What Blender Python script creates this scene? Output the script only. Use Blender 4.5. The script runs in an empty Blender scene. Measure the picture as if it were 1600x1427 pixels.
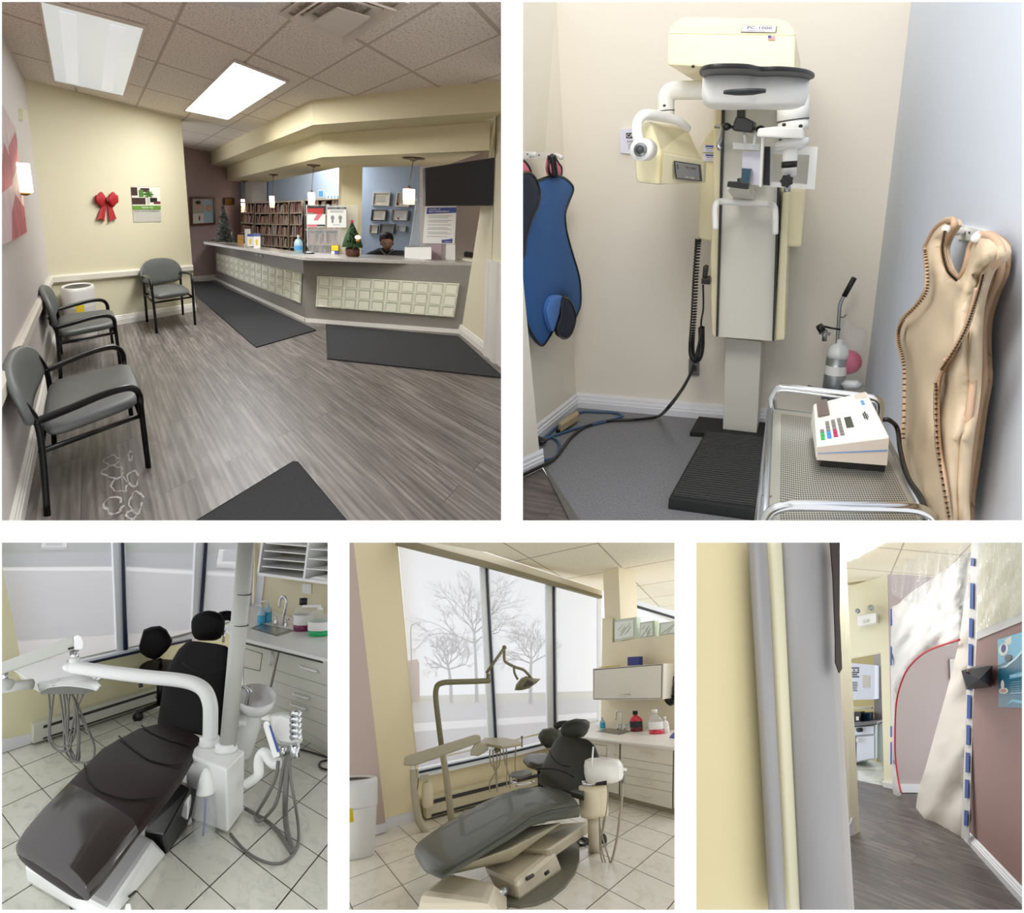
import bpy, bmesh, math, random
from mathutils import Vector, Matrix, noise

SC = bpy.context.scene
COL = SC.collection
PI = math.pi

# ------------------------------------------------------------------ camera, world, exposure
CAM_F = 1200.0                                  # focal length in pixels of a 1600 px wide frame
EYE = Vector((0, 0, 1.6))
cam_data = bpy.data.cameras.new('camera')
cam_data.sensor_fit = 'HORIZONTAL'; cam_data.sensor_width = 36.0
cam_data.lens = 36.0 * CAM_F / 1600.0
cam_data.clip_start = 0.02; cam_data.clip_end = 400
camera = bpy.data.objects.new('camera', cam_data)
camera.location = EYE; camera.rotation_euler = (PI/2, 0, 0)
COL.objects.link(camera); SC.camera = camera

world = bpy.data.worlds.new('overcast_sky'); SC.world = world; world.use_nodes = True
bg = world.node_tree.nodes['Background']
bg.inputs['Color'].default_value = (0.965, 0.98, 1.0, 1); bg.inputs['Strength'].default_value = 1.12

SC.view_settings.view_transform = 'Standard'; SC.view_settings.look = 'None'
SC.view_settings.gamma = 1.0; SC.view_settings.use_curve_mapping = False
SC.view_settings.exposure = 0.22

# ------------------------------------------------------------------ rooms
# Each room of the cutaway has its own floor: origin on the floor, two plan axes and its upright.
class Room:
    def __init__(s, o, x, y, z):
        s.O = Vector(o) + EYE; s.M = Matrix((x, y, z)).transposed(); s.I = s.M.inverted()
        s.E = s.I @ (EYE - s.O)
    def w(s, p): return s.O + s.M @ Vector(p)
    def ray(s, px, py): return s.I @ Vector(((px-800)/CAM_F, 1, -(py-713.5)/CAM_F))
    def flo(s, px, py, z=0.0):
        d = s.ray(px, py); return s.E + d*((z - s.E.z)/d.z)
    def on(s, pl, px, py, off=0.0):
        p, n = pl; d = s.ray(px, py)
        return s.E + d*((n.dot(p - s.E) + off)/n.dot(d))
    def wall(s, q0, q1):
        a, b = s.flo(*q0), s.flo(*q1); return s.vplane(a, b)
    def vplane(s, a, b):
        n = (b - a).cross(Vector((0, 0, 1))).normalized()
        if n.dot(s.E - a) < 0: n = -n
        return (a, n)
    def face(s, base, px, py, d=0.0):
        n = s.E - base; n.z = 0; n.normalize(); return s.on((base, n), px, py, d)
    def round_axes(s, c):                       # plan axes that give a true circle of unit width as seen
        n = s.E - Vector(c); n.z = 0
        if n.length < 1e-6: n = Vector((0, 1, 0))
        n.normalize(); u = n.cross(Vector((0, 0, 1))).normalized(); a, b = s.M @ u, s.M @ n
        v = n - u*(b.dot(a)/a.dot(a)); v *= a.length/(s.M @ v).length; return u, v, a.length
    def hz(s, base, py):                        # height above base at which the image row py is met
        lo, hi = -3.0, 6.0
        f = lambda z: s.px((base[0], base[1], z))[1]
        for _ in range(40):
            m = (lo+hi)/2
            if f(m) > py: lo = m
            else: hi = m
        return (lo+hi)/2
    def px(s, p):
        q = s.w(p) - EYE; return (800 + CAM_F*q.x/q.y, 713.5 - CAM_F*q.z/q.y)
WORLD = Room(-EYE, (1,0,0), (0,1,0), (0,0,1))

# ------------------------------------------------------------------ materials
MATS = {}
def lin(c):
    if isinstance(c, str): c = [int(c[i:i+2], 16) for i in (0, 2, 4)]
    r = []
    for v in c:
        v = v/255.0; r.append(v/12.92 if v <= 0.04045 else ((v+0.055)/1.055)**2.4)
    return (r[0], r[1], r[2], 1)
def mat(name, col, rough=0.5, metal=0.0, emit=0.0, alpha=1.0, trans=0.0, noise_amt=0.0, nscale=20.0, bump=0.0, bscale=60.0, coat=0.0, ecol=None, stretch=None, spec=None, sub=0.0, ior=None):
    m = bpy.data.materials.new(name); m.use_nodes = True; MATS[name] = m
    nt = m.node_tree; b = nt.nodes['Principled BSDF']; c = lin(col)
    b.inputs['Base Color'].default_value = c; b.inputs['Roughness'].default_value = rough
    b.inputs['Metallic'].default_value = metal; b.inputs['Alpha'].default_value = alpha
    b.inputs['Transmission Weight'].default_value = trans; b.inputs['Coat Weight'].default_value = coat
    if ior: b.inputs['IOR'].default_value = ior
    if spec is not None: b.inputs['Specular IOR Level'].default_value = spec
    if emit: b.inputs['Emission Strength'].default_value = emit; b.inputs['Emission Color'].default_value = lin(ecol) if ecol else c
    tc = nt.nodes.new('ShaderNodeTexCoord')
    mp = nt.nodes.new('ShaderNodeMapping'); nt.links.new(tc.outputs['Object'], mp.inputs['Vector'])
    if stretch: mp.inputs['Scale'].default_value = stretch
    if noise_amt:
        n = nt.nodes.new('ShaderNodeTexNoise'); n.inputs['Scale'].default_value = nscale; n.inputs['Detail'].default_value = 4
        nt.links.new(mp.outputs[0], n.inputs['Vector'])
        r = nt.nodes.new('ShaderNodeMapRange'); r.inputs['From Min'].default_value = .3; r.inputs['From Max'].default_value = .7
        r.inputs['To Min'].default_value = 1-noise_amt; r.inputs['To Max'].default_value = 1+noise_amt
        nt.links.new(n.outputs['Fac'], r.inputs['Value'])
        x = nt.nodes.new('ShaderNodeVectorMath'); x.operation = 'SCALE'; x.inputs[0].default_value = c[:3]
        nt.links.new(r.outputs[0], x.inputs['Scale']); nt.links.new(x.outputs[0], b.inputs['Base Color'])
    if bump:
        n = nt.nodes.new('ShaderNodeTexNoise'); n.inputs['Scale'].default_value = bscale; n.inputs['Detail'].default_value = 3
        nt.links.new(mp.outputs[0], n.inputs['Vector'])
        u = nt.nodes.new('ShaderNodeBump'); u.inputs['Strength'].default_value = bump; u.inputs['Distance'].default_value = .01
        nt.links.new(n.outputs['Fac'], u.inputs['Height']); nt.links.new(u.outputs[0], b.inputs['Normal'])
    return m
class NT:                                       # short-hand for node graphs on UVs
    def __init__(s, name, rough=.5, **k):
        s.m = mat(name, 'ffffff', rough, **k); s.nt = s.m.node_tree; s.b = s.nt.nodes['Principled BSDF']
        s.uv = s.node('ShaderNodeTexCoord').outputs['UV']
    def node(s, t, ins=None, **kw):
        n = s.nt.nodes.new(t)
        for k, v in kw.items(): setattr(n, k, v)
        for k, v in (ins or {}).items():
            if isinstance(v, bpy.types.NodeSocket): s.nt.links.new(v, n.inputs[k])
            else: n.inputs[k].default_value = v
        return n
    def math(s, op, a, b=0.0): return s.node('ShaderNodeMath', {0: a, 1: b}, operation=op).outputs[0]
    def mapped(s, scale=(1,1,1), rot=0.0, loc=(0,0,0), src=None):
        return s.node('ShaderNodeMapping', {'Vector': src or s.uv, 'Scale': scale, 'Rotation': (0,0,rot), 'Location': loc}).outputs[0]
    def ramp(s, fac, stops):
        n = s.node('ShaderNodeValToRGB', {'Fac': fac}); e = n.color_ramp.elements
        while len(e) < len(stops): e.new(.5)
        for q, (p, c) in zip(e, stops): q.position = p; q.color = lin(c)
        return n.outputs['Color']
    def mix(s, fac, a, b, mode='MIX'):
        n = s.node('ShaderNodeMix', data_type='RGBA', blend_type=mode)
        for k, v in ((0, fac), (6, a), (7, b)):
            if isinstance(v, bpy.types.NodeSocket): s.nt.links.new(v, n.inputs[k])
            else: n.inputs[k].default_value = v
        return n.outputs[2]
    def out(s, col, bump=None, bs=.3, bd=.01):
        s.nt.links.new(col, s.b.inputs['Base Color'])
        if bump is not None:
            u = s.node('ShaderNodeBump', {'Height': bump, 'Strength': bs, 'Distance': bd}); s.nt.links.new(u.outputs[0], s.b.inputs['Normal'])
def plank_material(name, dark, mid, light, rot=0.0, width=.15, length=1.1, rough=.42):
    g = NT(name, rough); v = g.mapped(rot=rot)
    br = g.node('ShaderNodeTexBrick', {'Vector': v, 'Scale': 1.0, 'Brick Width': length, 'Row Height': width, 'Mortar Size': .0015, 'Color1': (.25,.25,.25,1), 'Color2': (.75,.75,.75,1), 'Mortar': (0,0,0,1)})
    br.offset = .37
    off = g.node('ShaderNodeVectorMath', {0: v, 1: g.node('ShaderNodeVectorMath', {0: br.outputs['Color'], 1: (7,3,5)}, operation='MULTIPLY').outputs[0]}, operation='ADD').outputs[0]
    n1 = g.node('ShaderNodeTexNoise', {'Vector': g.node('ShaderNodeMapping', {'Vector': off, 'Scale': (2.2, 11, 1)}).outputs[0], 'Scale': 1.0, 'Detail': 7, 'Roughness': .62, 'Distortion': 1.6})
    n2 = g.node('ShaderNodeTexNoise', {'Vector': g.node('ShaderNodeMapping', {'Vector': off, 'Scale': (.9, 4.5, 1)}).outputs[0], 'Scale': 1.0, 'Detail': 3, 'Distortion': 2.5})
    wv = g.node('ShaderNodeTexWave', {'Vector': g.node('ShaderNodeMapping', {'Vector': off, 'Scale': (.45, 5, 1)}).outputs[0], 'Scale': 1.6, 'Distortion': 9, 'Detail': 3, 'Detail Scale': 1.2}, bands_direction='Y')
    f = g.math('ADD', g.math('MULTIPLY', n1.outputs['Fac'], .62), g.math('ADD', g.math('MULTIPLY', n2.outputs['Fac'], .38), g.math('MULTIPLY', g.math('SUBTRACT', wv.outputs['Fac'], .5), .10)))
    f = g.math('ADD', f, g.math('MULTIPLY', g.math('SUBTRACT', br.outputs['Color'], .5), .10))
    c = g.ramp(f, [(.34, dark), (.5, mid), (.66, light)])
    c = g.mix(br.outputs['Fac'], c, lin(dark))
    g.out(c, f, .12); return g.m
def tile_material(name, base, vein, grout, size=.33, rot=0.0, loc=(0,0,0), rough=.12, gw=.006, sx=None):
    g = NT(name, rough); v = g.mapped(rot=rot, loc=loc)
    br = g.node('ShaderNodeTexBrick', {'Vector': v, 'Scale': 1.0, 'Brick Width': sx or size, 'Row Height': size, 'Mortar Size': gw, 'Mortar Smooth': .1, 'Color1': (.3,.3,.3,1), 'Color2': (.7,.7,.7,1)})
    br.offset = 0.0
    off = g.node('ShaderNodeVectorMath', {0: v, 1: g.node('ShaderNodeVectorMath', {0: br.outputs['Color'], 1: (9,4,2)}, operation='MULTIPLY').outputs[0]}, operation='ADD').outputs[0]
    n = g.node('ShaderNodeTexNoise', {'Vector': off, 'Scale': 2.6 if size == 1.0 else 5.5, 'Detail': 6, 'Roughness': .6, 'Distortion': 1.2})
    c = g.ramp(n.outputs['Fac'], [(.3, vein), (.5, base), (1.0, base)])
    c = g.mix(br.outputs['Fac'], c, lin(grout))
    g.out(c, g.math('SUBTRACT', 1.0, br.outputs['Fac']), .25, .003); return g.m
def ceiling_material(name, base, speck, grid, size=.6, sx=None, rot=0.0, loc=(0,0,0), gw=.012):
    g = NT(name, .95); v = g.mapped(rot=rot, loc=loc)
    br = g.node('ShaderNodeTexBrick', {'Vector': v, 'Scale': 1.0, 'Brick Width': sx or size, 'Row Height': size, 'Mortar Size': gw, 'Mortar Smooth': .0})
    br.offset = 0.0
    n = g.node('ShaderNodeTexNoise', {'Vector': v, 'Scale': 70.0, 'Detail': 3, 'Roughness': .7})
    n2 = g.node('ShaderNodeTexNoise', {'Vector': v, 'Scale': 1.2, 'Detail': 2})
    c = g.ramp(n.outputs['Fac'], [(.38, speck), (.5, base), (1.0, base)])
    c = g.mix(br.outputs['Fac'], c, lin(grid))
    g.out(c, n.outputs['Fac'], .25, .004); return g.m

# ------------------------------------------------------------------ rooms end at the partitions between them
PART = {}
def cut_at_partitions(me, o, room):
    pl = PART.get(id(room))
    if not pl: return
    for nrm in pl:                               # planes through the partition lines; nrm points out of the room
        d = [nrm.dot(v.co + o - EYE) for v in me.vertices]
        if not d or max(d) <= 0: continue
        bm = bmesh.new(); bm.from_mesh(me)
        r = bmesh.ops.bisect_plane(bm, geom=bm.verts[:]+bm.edges[:]+bm.faces[:], plane_co=EYE-o, plane_no=nrm, clear_outer=True, dist=1e-5)
        ed = [e for e in r['geom_cut'] if isinstance(e, bmesh.types.BMEdge)]
        if ed: bmesh.ops.holes_fill(bm, edges=ed, sides=0)
        bm.to_mesh(me); bm.free()
def col_plane(px, sgn): return Vector((1, -(px-800)/CAM_F, 0))*sgn          # everything right (sgn 1) of the line is outside
def row_plane(py, sgn): return Vector((0, -(py-713.5)/CAM_F, -1))*sgn        # everything below (sgn 1) is outside
# ------------------------------------------------------------------ mesh building
class MB:
    def __init__(s, room, m=None, fn=None):
        s.r = room; s.v = []; s.f = []; s.fm = []; s.sm = []; s.uv = {}; s.mats = []; s.cur = m; s.fn = fn
    def mi(s, m):
        m = m or s.cur
        if m not in s.mats: s.mats.append(m)
        return s.mats.index(m)
    def add(s, vs, fs, m=None, smooth=False, uvs=None, raw=False):
        k = len(s.v); i = s.mi(m)
        for j, p in enumerate(vs):
            s.v.append(Vector(s.fn(*p)) if (s.fn and not raw) else Vector(p))
            if uvs: s.uv[k+j] = uvs[j]
        for f in fs: s.f.append(tuple(k+q for q in f)); s.fm.append(i); s.sm.append(smooth)
        return s
    def quad(s, a, b, c, d, m=None, n=1, uv=None):
        if n == 1: return s.add([a,b,c,d], [(0,1,2,3)], m)
        vs = []; fs = []
        a, b, c, d = map(Vector, (a,b,c,d))
        for i in range(n+1):
            for j in range(n+1): u, v = i/n, j/n; vs.append((a*(1-u)+b*u)*(1-v) + (d*(1-u)+c*u)*v)
        for i in range(n):
            for j in range(n): q = i*(n+1)+j; fs.append((q, q+n+1, q+n+2, q+1))
        return s.add(vs, fs, m)
    def poly(s, pts, m=None, uv=None): return s.add(pts, [tuple(range(len(pts)))], m, uvs=uv)
    def slab(s, pts, off, m=None, uv=None):      # polygon pushed by the vector off
        n = len(pts); off = Vector(off); a = [Vector(p) for p in pts]; b = [p+off for p in a]
        fs = [tuple(range(n)), tuple(range(2*n-1, n-1, -1))] + [(i, n+i, n+(i+1) % n, (i+1) % n) for i in range(n)]
        return s.add(a+b, fs, m, uvs=(uv+uv) if uv else None)
    def hexa(s, p, m=None): return s.add(p, [(0,3,2,1),(4,5,6,7),(0,1,5,4),(1,2,6,5),(2,3,7,6),(3,0,4,7)], m)
    def box(s, x0, x1, y0, y1, z0, z1, m=None):
        return s.hexa([(x0,y0,z0),(x1,y0,z0),(x1,y1,z0),(x0,y1,z0),(x0,y0,z1),(x1,y0,z1),(x1,y1,z1),(x0,y1,z1)], m)
    def rbox(s, x0, x1, y0, y1, z0, z1, r=.02, m=None, n=4, topr=None):    # plan-rounded box with soft top and bottom rim
        t = r if topr is None else topr; rings = []
        def ring(ins, z):
            o = []; q = max(r-ins, .0005)
            for cx, cy, a0 in ((x1-r,y1-r,0),(x0+r,y1-r,90),(x0+r,y0+r,180),(x1-r,y0+r,270)):
                for k in range(n+1):
                    a = math.radians(a0+90*k/n); o.append((cx+q*math.cos(a), cy+q*math.sin(a), z))
            return o
        for k in range(n+1): a = PI/2*k/n; rings.append(ring(t*(1-math.sin(a)), z0+t*(1-math.cos(a))))
        for k in range(n+1): a = PI/2*k/n; rings.append(ring(t*(1-math.cos(a)), z1-t*(1-math.sin(a))))
        return s.loft(rings, m, cap=True)
    def loft(s, rings, m=None, cap=True, closed=True, smooth=True):
        n = len(rings[0]); vs = [p for r in rings for p in r]; fs = []
        for i in range(len(rings)-1):
            for j in range(n if closed else n-1):
                k = (j+1) % n; fs.append((i*n+j, i*n+k, (i+1)*n+k, (i+1)*n+j))
        if cap: fs += [tuple(range(n-1, -1, -1)), tuple((len(rings)-1)*n+j for j in range(n))]
        return s.add(vs, fs, m, smooth)
    def tube(s, pts, r, m=None, n=10, k=0, cap=True, rr=None):      # k = curve subdivisions; rr = radii
        P = [Vector(s.fn(*p)) if s.fn else Vector(p) for p in pts]
        if k: P = spline(P, k)
        N = len(P); R = [r]*N
        if rr:
            R = [rr[min(int(i*(len(rr)-1)/max(N-1,1)), len(rr)-2)]*(1-((i*(len(rr)-1)/max(N-1,1)) - min(int(i*(len(rr)-1)/max(N-1,1)), len(rr)-2))) + rr[min(int(i*(len(rr)-1)/max(N-1,1))+1, len(rr)-1)]*((i*(len(rr)-1)/max(N-1,1)) - min(int(i*(len(rr)-1)/max(N-1,1)), len(rr)-2)) for i in range(N)]
        kw = math.hypot(s.r.M[0][0], s.r.M[0][1]); P = [s.r.M @ p for p in P]; R = [q*kw for q in R]
        t = (P[1]-P[0]).normalized(); u = t.orthogonal().normalized(); rings = []
        for i, p in enumerate(P):
            q = (P[min(i+1, N-1)] - P[max(i-1, 0)])
            if q.length > 1e-9: t = q.normalized()
            u = (u - t*u.dot(t)); u = u.normalized() if u.length > 1e-6 else t.orthogonal().normalized(); w = t.cross(u)
            rings.append([s.r.I @ (p + (u*math.cos(a) + w*math.sin(a))*R[i]) for a in (2*PI*j/n for j in range(n))])
        fn, s.fn = s.fn, None; s.loft(rings, m, cap=cap); s.fn = fn; return s
    def lathe(s, c, prof, m=None, n=24, ax='z', cap=True, sx=1.0, sy=1.0):   # prof = [(radius, height)]
        rings = []; U, V = (Vector((1,0,0)), Vector((0,1,0)))
        if ax == 'z' and not s.fn: U, V, _ = s.r.round_axes(c)
        for r, h in prof:
            o = []
            for j in range(n):
                a = 2*PI*j/n; q = U*(r*math.cos(a)*sx) + V*(r*math.sin(a)*sy); x, y = (q.x, q.y) if ax == 'z' else (r*math.cos(a)*sx, r*math.sin(a)*sy)
                o.append({'z': (c[0]+x, c[1]+y, c[2]+h), 'x': (c[0]+h, c[1]+x, c[2]+y), 'y': (c[0]+x, c[1]+h, c[2]+y)}[ax])
            rings.append(o)
        return s.loft(rings, m, cap=cap)
    def ball(s, c, rx, ry=None, rz=None, m=None, n=14, squeeze=1.0):
        ry = ry or rx; rz = rz or rx; rings = []; U, V = (Vector((1,0,0)), Vector((0,1,0)))
        if not s.fn: U, V, kk = s.r.round_axes(c); kk = math.hypot(s.r.M[0][0], s.r.M[0][1])/kk; U *= kk; V *= kk
        for i in range(1, n):
            a = PI*i/n - PI/2; cr = abs(math.cos(a))**squeeze; sr = math.copysign(abs(math.sin(a))**squeeze, math.sin(a))
            rings.append([Vector((c[0], c[1], c[2]+rz*sr)) + U*(rx*cr*math.cos(b)) + V*(ry*cr*math.sin(b)) for b in (2*PI*j/(2*n) for j in range(2*n))])
        return s.loft(rings, m)
    def sheet(s, f, nu, nv, m=None, smooth=True, uv=None, thick=None):
        vs = []; fs = []; uvs = []
        for i in range(nu+1):
            for j in range(nv+1): vs.append(f(i/nu, j/nv)); uvs.append((i/nu, j/nv))
        for i in range(nu):
            for j in range(nv): q = i*(nv+1)+j; fs.append((q, q+nv+1, q+nv+2, q+1))
        return s.add(vs, fs, m, smooth, uvs=uvs if uv else None)
    def text(s, body, o, x, y, m=None, off=None):     # fills the parallelogram o, x (width), y (height)
        cu = bpy.data.curves.new('t', 'FONT'); cu.body = body; cu.resolution_u = 2
        ob = bpy.data.objects.new('t', cu); me = ob.to_mesh()
        vs = [v.co.copy() for v in me.vertices]; fs = [tuple(p.vertices) for p in me.polygons]; ob.to_mesh_clear()
        bpy.data.objects.remove(ob); bpy.data.curves.remove(cu)
        if not vs: return s
        x0 = min(v.x for v in vs); x1 = max(v.x for v in vs); y0 = min(v.y for v in vs); y1 = max(v.y for v in vs)
        o, x, y = Vector(o), Vector(x), Vector(y); d = Vector(off) if off is not None else Vector((0,0,0))
        return s.add([o + d + x*((v.x-x0)/(x1-x0)) + y*((v.y-y0)/(y1-y0)) for v in vs], fs, m)
    def build(s, name, parent=None, label=None, cat=None, group=None, kind=None, loc=None, sub=0, bevel=0.0, solid=0.0):
        me = bpy.data.meshes.new(name)
        W = [s.r.w(p) for p in s.v]
        if parent is not None: o = Vector(parent['at'])
        elif loc is not None: o = s.r.w(loc)
        else:
            c = sum(s.v, Vector())/len(s.v); o = s.r.w((c.x, c.y, min(p.z for p in s.v)))
        me.from_pydata([w-o for w in W], [], s.f)
        for m in s.mats: me.materials.append(MATS[m])
        for p, i, sm in zip(me.polygons, s.fm, s.sm): p.material_index = i; p.use_smooth = sm
        if s.uv:
            l = me.uv_layers.new(name='UVMap')
            for lp in me.loops:
                q = s.uv.get(lp.vertex_index, (0, 0)); l.data[lp.index].uv = (q[0], q[1])
        cut_at_partitions(me, o, s.r)
        me.validate(); me.update()
        ob = bpy.data.objects.new(name, me); COL.objects.link(ob)
        if parent is not None: ob.parent = parent; ob.location = (0,0,0)
        else: ob.location = o
        ob['at'] = list(o)
        if solid:
            q = ob.modifiers.new('solid', 'SOLIDIFY'); q.thickness = solid; q.offset = 0
        if bevel:
            q = ob.modifiers.new('bevel', 'BEVEL'); q.width = bevel; q.segments = 2; q.limit_method = 'ANGLE'
        if sub:
            q = ob.modifiers.new('sub', 'SUBSURF'); q.levels = sub; q.render_levels = sub
        tag(ob, label, cat, group, kind); return ob
def tag(ob, label=None, cat=None, group=None, kind=None):
    if label: ob['label'] = label
    if cat: ob['category'] = cat
    if group: ob['group'] = group
    if kind: ob['kind'] = kind
    return ob
def thing(room, name, label, cat, at, group=None):
    ob = bpy.data.objects.new(name, None); ob.empty_display_size = .05; ob.location = room.w(at); COL.objects.link(ob)
    ob['at'] = list(ob.location); tag(ob, label, cat, group); return ob
def spline(P, k):
    if len(P) < 3: return P
    o = []
    for i in range(len(P)-1):
        p0, p1, p2, p3 = P[max(i-1,0)], P[i], P[i+1], P[min(i+2, len(P)-1)]
        for j in range(k):
            t = j/k; o.append(.5*((2*p1) + (p2-p0)*t + (2*p0-5*p1+4*p2-p3)*t*t + (3*p1-p0-3*p2+p3)*t**3))
    return o + [P[-1]]
def cage(p):                                     # eight corners (bottom 0-3, top 4-7, ring order) -> map of the unit box
    p = [Vector(q) for q in p]
    def f(u, v, w=0.0):
        b = (p[0]*(1-u)+p[1]*u)*(1-v) + (p[3]*(1-u)+p[2]*u)*v
        t = (p[4]*(1-u)+p[5]*u)*(1-v) + (p[7]*(1-u)+p[6]*u)*v
        return b*(1-w) + t*w
    return f
def plate(a, b, c, d, n):                        # four corners (bl, br, tr, tl) -> map (u, v, lift)
    a, b, c, d = map(Vector, (a, b, c, d)); n = Vector(n)
    return lambda u, v, w=0.0: (a*(1-u)+b*u)*(1-v) + (d*(1-u)+c*u)*v + n*w
def frame3(o, x, y, z=(0,0,1)):                  # local axes -> room
    o, x, y, z = map(Vector, (o, x, y, z)); return lambda a, b, c=0.0: o + x*a + y*b + z*c
def area(room, name, at, aim, size, power, col=(1,1,1), size_y=None):
    l = bpy.data.lights.new(name, 'AREA'); l.energy = power; l.size = size; l.color = col
    if size_y: l.shape = 'RECTANGLE'; l.size_y = size_y
    o = bpy.data.objects.new(name, l); a = room.w(at); o.location = a
    o.rotation_euler = (room.w(aim) - a).to_track_quat('-Z', 'Y').to_euler(); COL.objects.link(o); return o
def bulb(room, name, at, power, col=(1,.8,.6), r=.03):
    l = bpy.data.lights.new(name, 'POINT'); l.energy = power; l.shadow_soft_size = r; l.color = col
    o = bpy.data.objects.new(name, l); o.location = room.w(at); COL.objects.link(o); return o
R1 = Room((-0.19023, 0.5651, -0.84641), (0.26032, 1.10558, 0.3205), (-0.93419, 1.6943, 0.54744), (0.02892, -0.20541, 0.68508))
R2 = Room((0.13217, 0.77838, -1.48414), (-1.02374, 0.24126, 0.08133), (-0.74127, -2.04311, -0.79539), (-0.01107, -0.37633, 0.977))
R3 = Room((-0.75909, 1.6002, -1.63657), (0.19669, 0.84989, -0.02783), (-0.95415, 0.92078, -0.01333), (0.01031, 0.02104, 0.71551))
R4 = Room((0.05025, 0.42828, -1.23493), (0.59723, 1.07495, -0.28348), (-0.4974, 1.32107, -0.41182), (-0.03696, 0.20972, 0.71738))
R5 = Room((0.13648, 0.12352, -1.62114), (1.34176, 3.06541, -0.86689), (-1.25341, -0.29416, 0.13806), (0.0496, 0.26575, 1.01649))
PART[id(R1)] = [col_plane(800, 1), row_plane(830.5, 1)]; PART[id(R2)] = [col_plane(800, -1), row_plane(830.5, 1)]
PART[id(R3)] = [col_plane(529, 1), row_plane(830.5, -1)]; PART[id(R4)] = [col_plane(529, -1), col_plane(1071, 1), row_plane(830.5, -1)]; PART[id(R5)] = [col_plane(1071, -1), row_plane(830.5, -1)]
# ------------------------------------------------------------------ shared materials
mat('white_paint', 'f6f6f4', .6); mat('mat_white', 'fbfbfa', .9, spec=.1)
mat('cream_wall', 'd6ceb0', .75, bump=.05, bscale=90); mat('cream_wall_dim', 'e0d8bd', .75)
mat('yellow_wall', 'e4deb8', .7, bump=.05); mat('mauve_wall', 'b39d9d', .75); mat('lilac_wall', 'b8a0aa', .75)
mat('blue_wall', 'b4c4da', .75); mat('pink_white_wall', 'd9c8bc', .75); mat('pale_white_wall', 'd6dade', .75)
mat('left_wall_paint', 'cfc7c2', .45); mat('rail_paint', 'dcd5c6', .5); mat('trim_white', 'e8e4dc', .45)
mat('grey_laminate', '8b867e', .4, noise_amt=.03); mat('granite', 'b9b4ab', .25, noise_amt=.25, nscale=120)
mat('soffit_paint', 'd8cda8', .75); mat('soffit_under', 'b9aa94', .8); mat('brown_tile', '6f5f4c', .95)
mat('glass_block', 'ccd0b8', .12, coat=.4, bump=.25, bscale=25); mat('block_joint', 'f0eed8', .6)
mat('black_mat', '2d2e31', .95, noise_amt=.25, nscale=160, bump=.3, bscale=200); mat('black_rubber', '1b1c1d', .7)
mat('black_metal', '030304', .3, spec=.3); mat('grey_vinyl', '5b5e5c', .5, bump=.06, bscale=120)
mat('bin_white', 'dcdad6', .35); mat('black_plastic', '141414', .4); mat('yellow_label', 'e6c81e', .6)
mat('red_ribbon', 'a8151c', .7, bump=.2, bscale=60); mat('dark_red', '7c0f16', .8)
mat('paper', 'efeeea', .7); mat('paper_warm', 'e6dfcf', .7); mat('paper_grey', 'bdb9ae', .5); mat('ink', '33343a', .7); mat('ink_grey', '8d8f92', .7)
mat('green_band', '5f8f2f', .6); mat('leaf_green', '4f7a33', .7); mat('dark_brown', '3a2320', .7); mat('plum', '6b2c3c', .7)
mat('wood_dark', '5a3420', .4, noise_amt=.2, nscale=30); mat('wood_tan', 'b48a62', .5, noise_amt=.15, nscale=30)
mat('brass', 'b08b45', .35, metal=.8); mat('bronze', '6b5a4c', .4, metal=.6); mat('chrome', 'd6d8da', .12, metal=1.0); mat('steel', 'a9acae', .3, metal=.9)
mat('lamp_glow', 'fff0dc', .5, emit=4.0, ecol='ffe6c8'); mat('lamp_glow_pink', 'ffd9c4', .5, emit=1.2, ecol='ffc9b0')
mat('troffer_glow', 'ffffff', .5, emit=14.0, ecol='fbfdff'); mat('troffer_dim', 'aab4ba', .3, emit=.38, ecol='f0f6fa')
mat('diffuser_metal', 'd6cabc', .5); mat('screen_black', '080706', .35)
mat('acrylic', 'eef3f6', .03, alpha=.16, spec=.5); mat('acrylic_edge', 'd8dde2', .1, alpha=.5)
mat('skin', 'd8a88e', .6); mat('hair', '241d1b', .6); mat('jacket', '17181d', .8)
mat('green_needles', '3f5a37', .8, noise_amt=.3, nscale=40); mat('grey_needles', '5c605a', .8, noise_amt=.35, nscale=40)
mat('blue_ink', '3d4f94', .5); mat('sky_blue', '5aa2dc', .5); mat('red_ink', 'c23a3a', .5); mat('pink_ink', 'd77a86', .5)
mat('file_pink', 'dcb4ac', .7, noise_amt=.3, nscale=40); mat('file_tan', 'dcc0a4', .7, noise_amt=.3, nscale=40); mat('file_white', 'e3dcd4', .7); mat('shelf_paint', 'e0d0b8', .6)
mat('sanitizer', 'bfe2ee', .1, alpha=.75); mat('painting_pink', 'b4505c', .6, noise_amt=.35, nscale=6); mat('painting_pale', 'cbb4b4', .6, noise_amt=.15, nscale=5)
mat('scuff', 'b4b0ac', .6, noise_amt=.2, nscale=50)
mat('tube_glow', 'c8d0d4', .5, emit=.42, ecol='fbfdff')
mat('office_fill_glow', 'ffffff', .5, emit=7.0, ecol='f4f8ff')
plank_material('grey_planks', '4e4845', '6f6864', '918a85', rot=PI/2, width=.17, length=1.2)
ceiling_material('ceiling_tiles', 'eadfd2', 'c6b8a8', 'beb0a0', size=.6, sx=.6)
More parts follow.
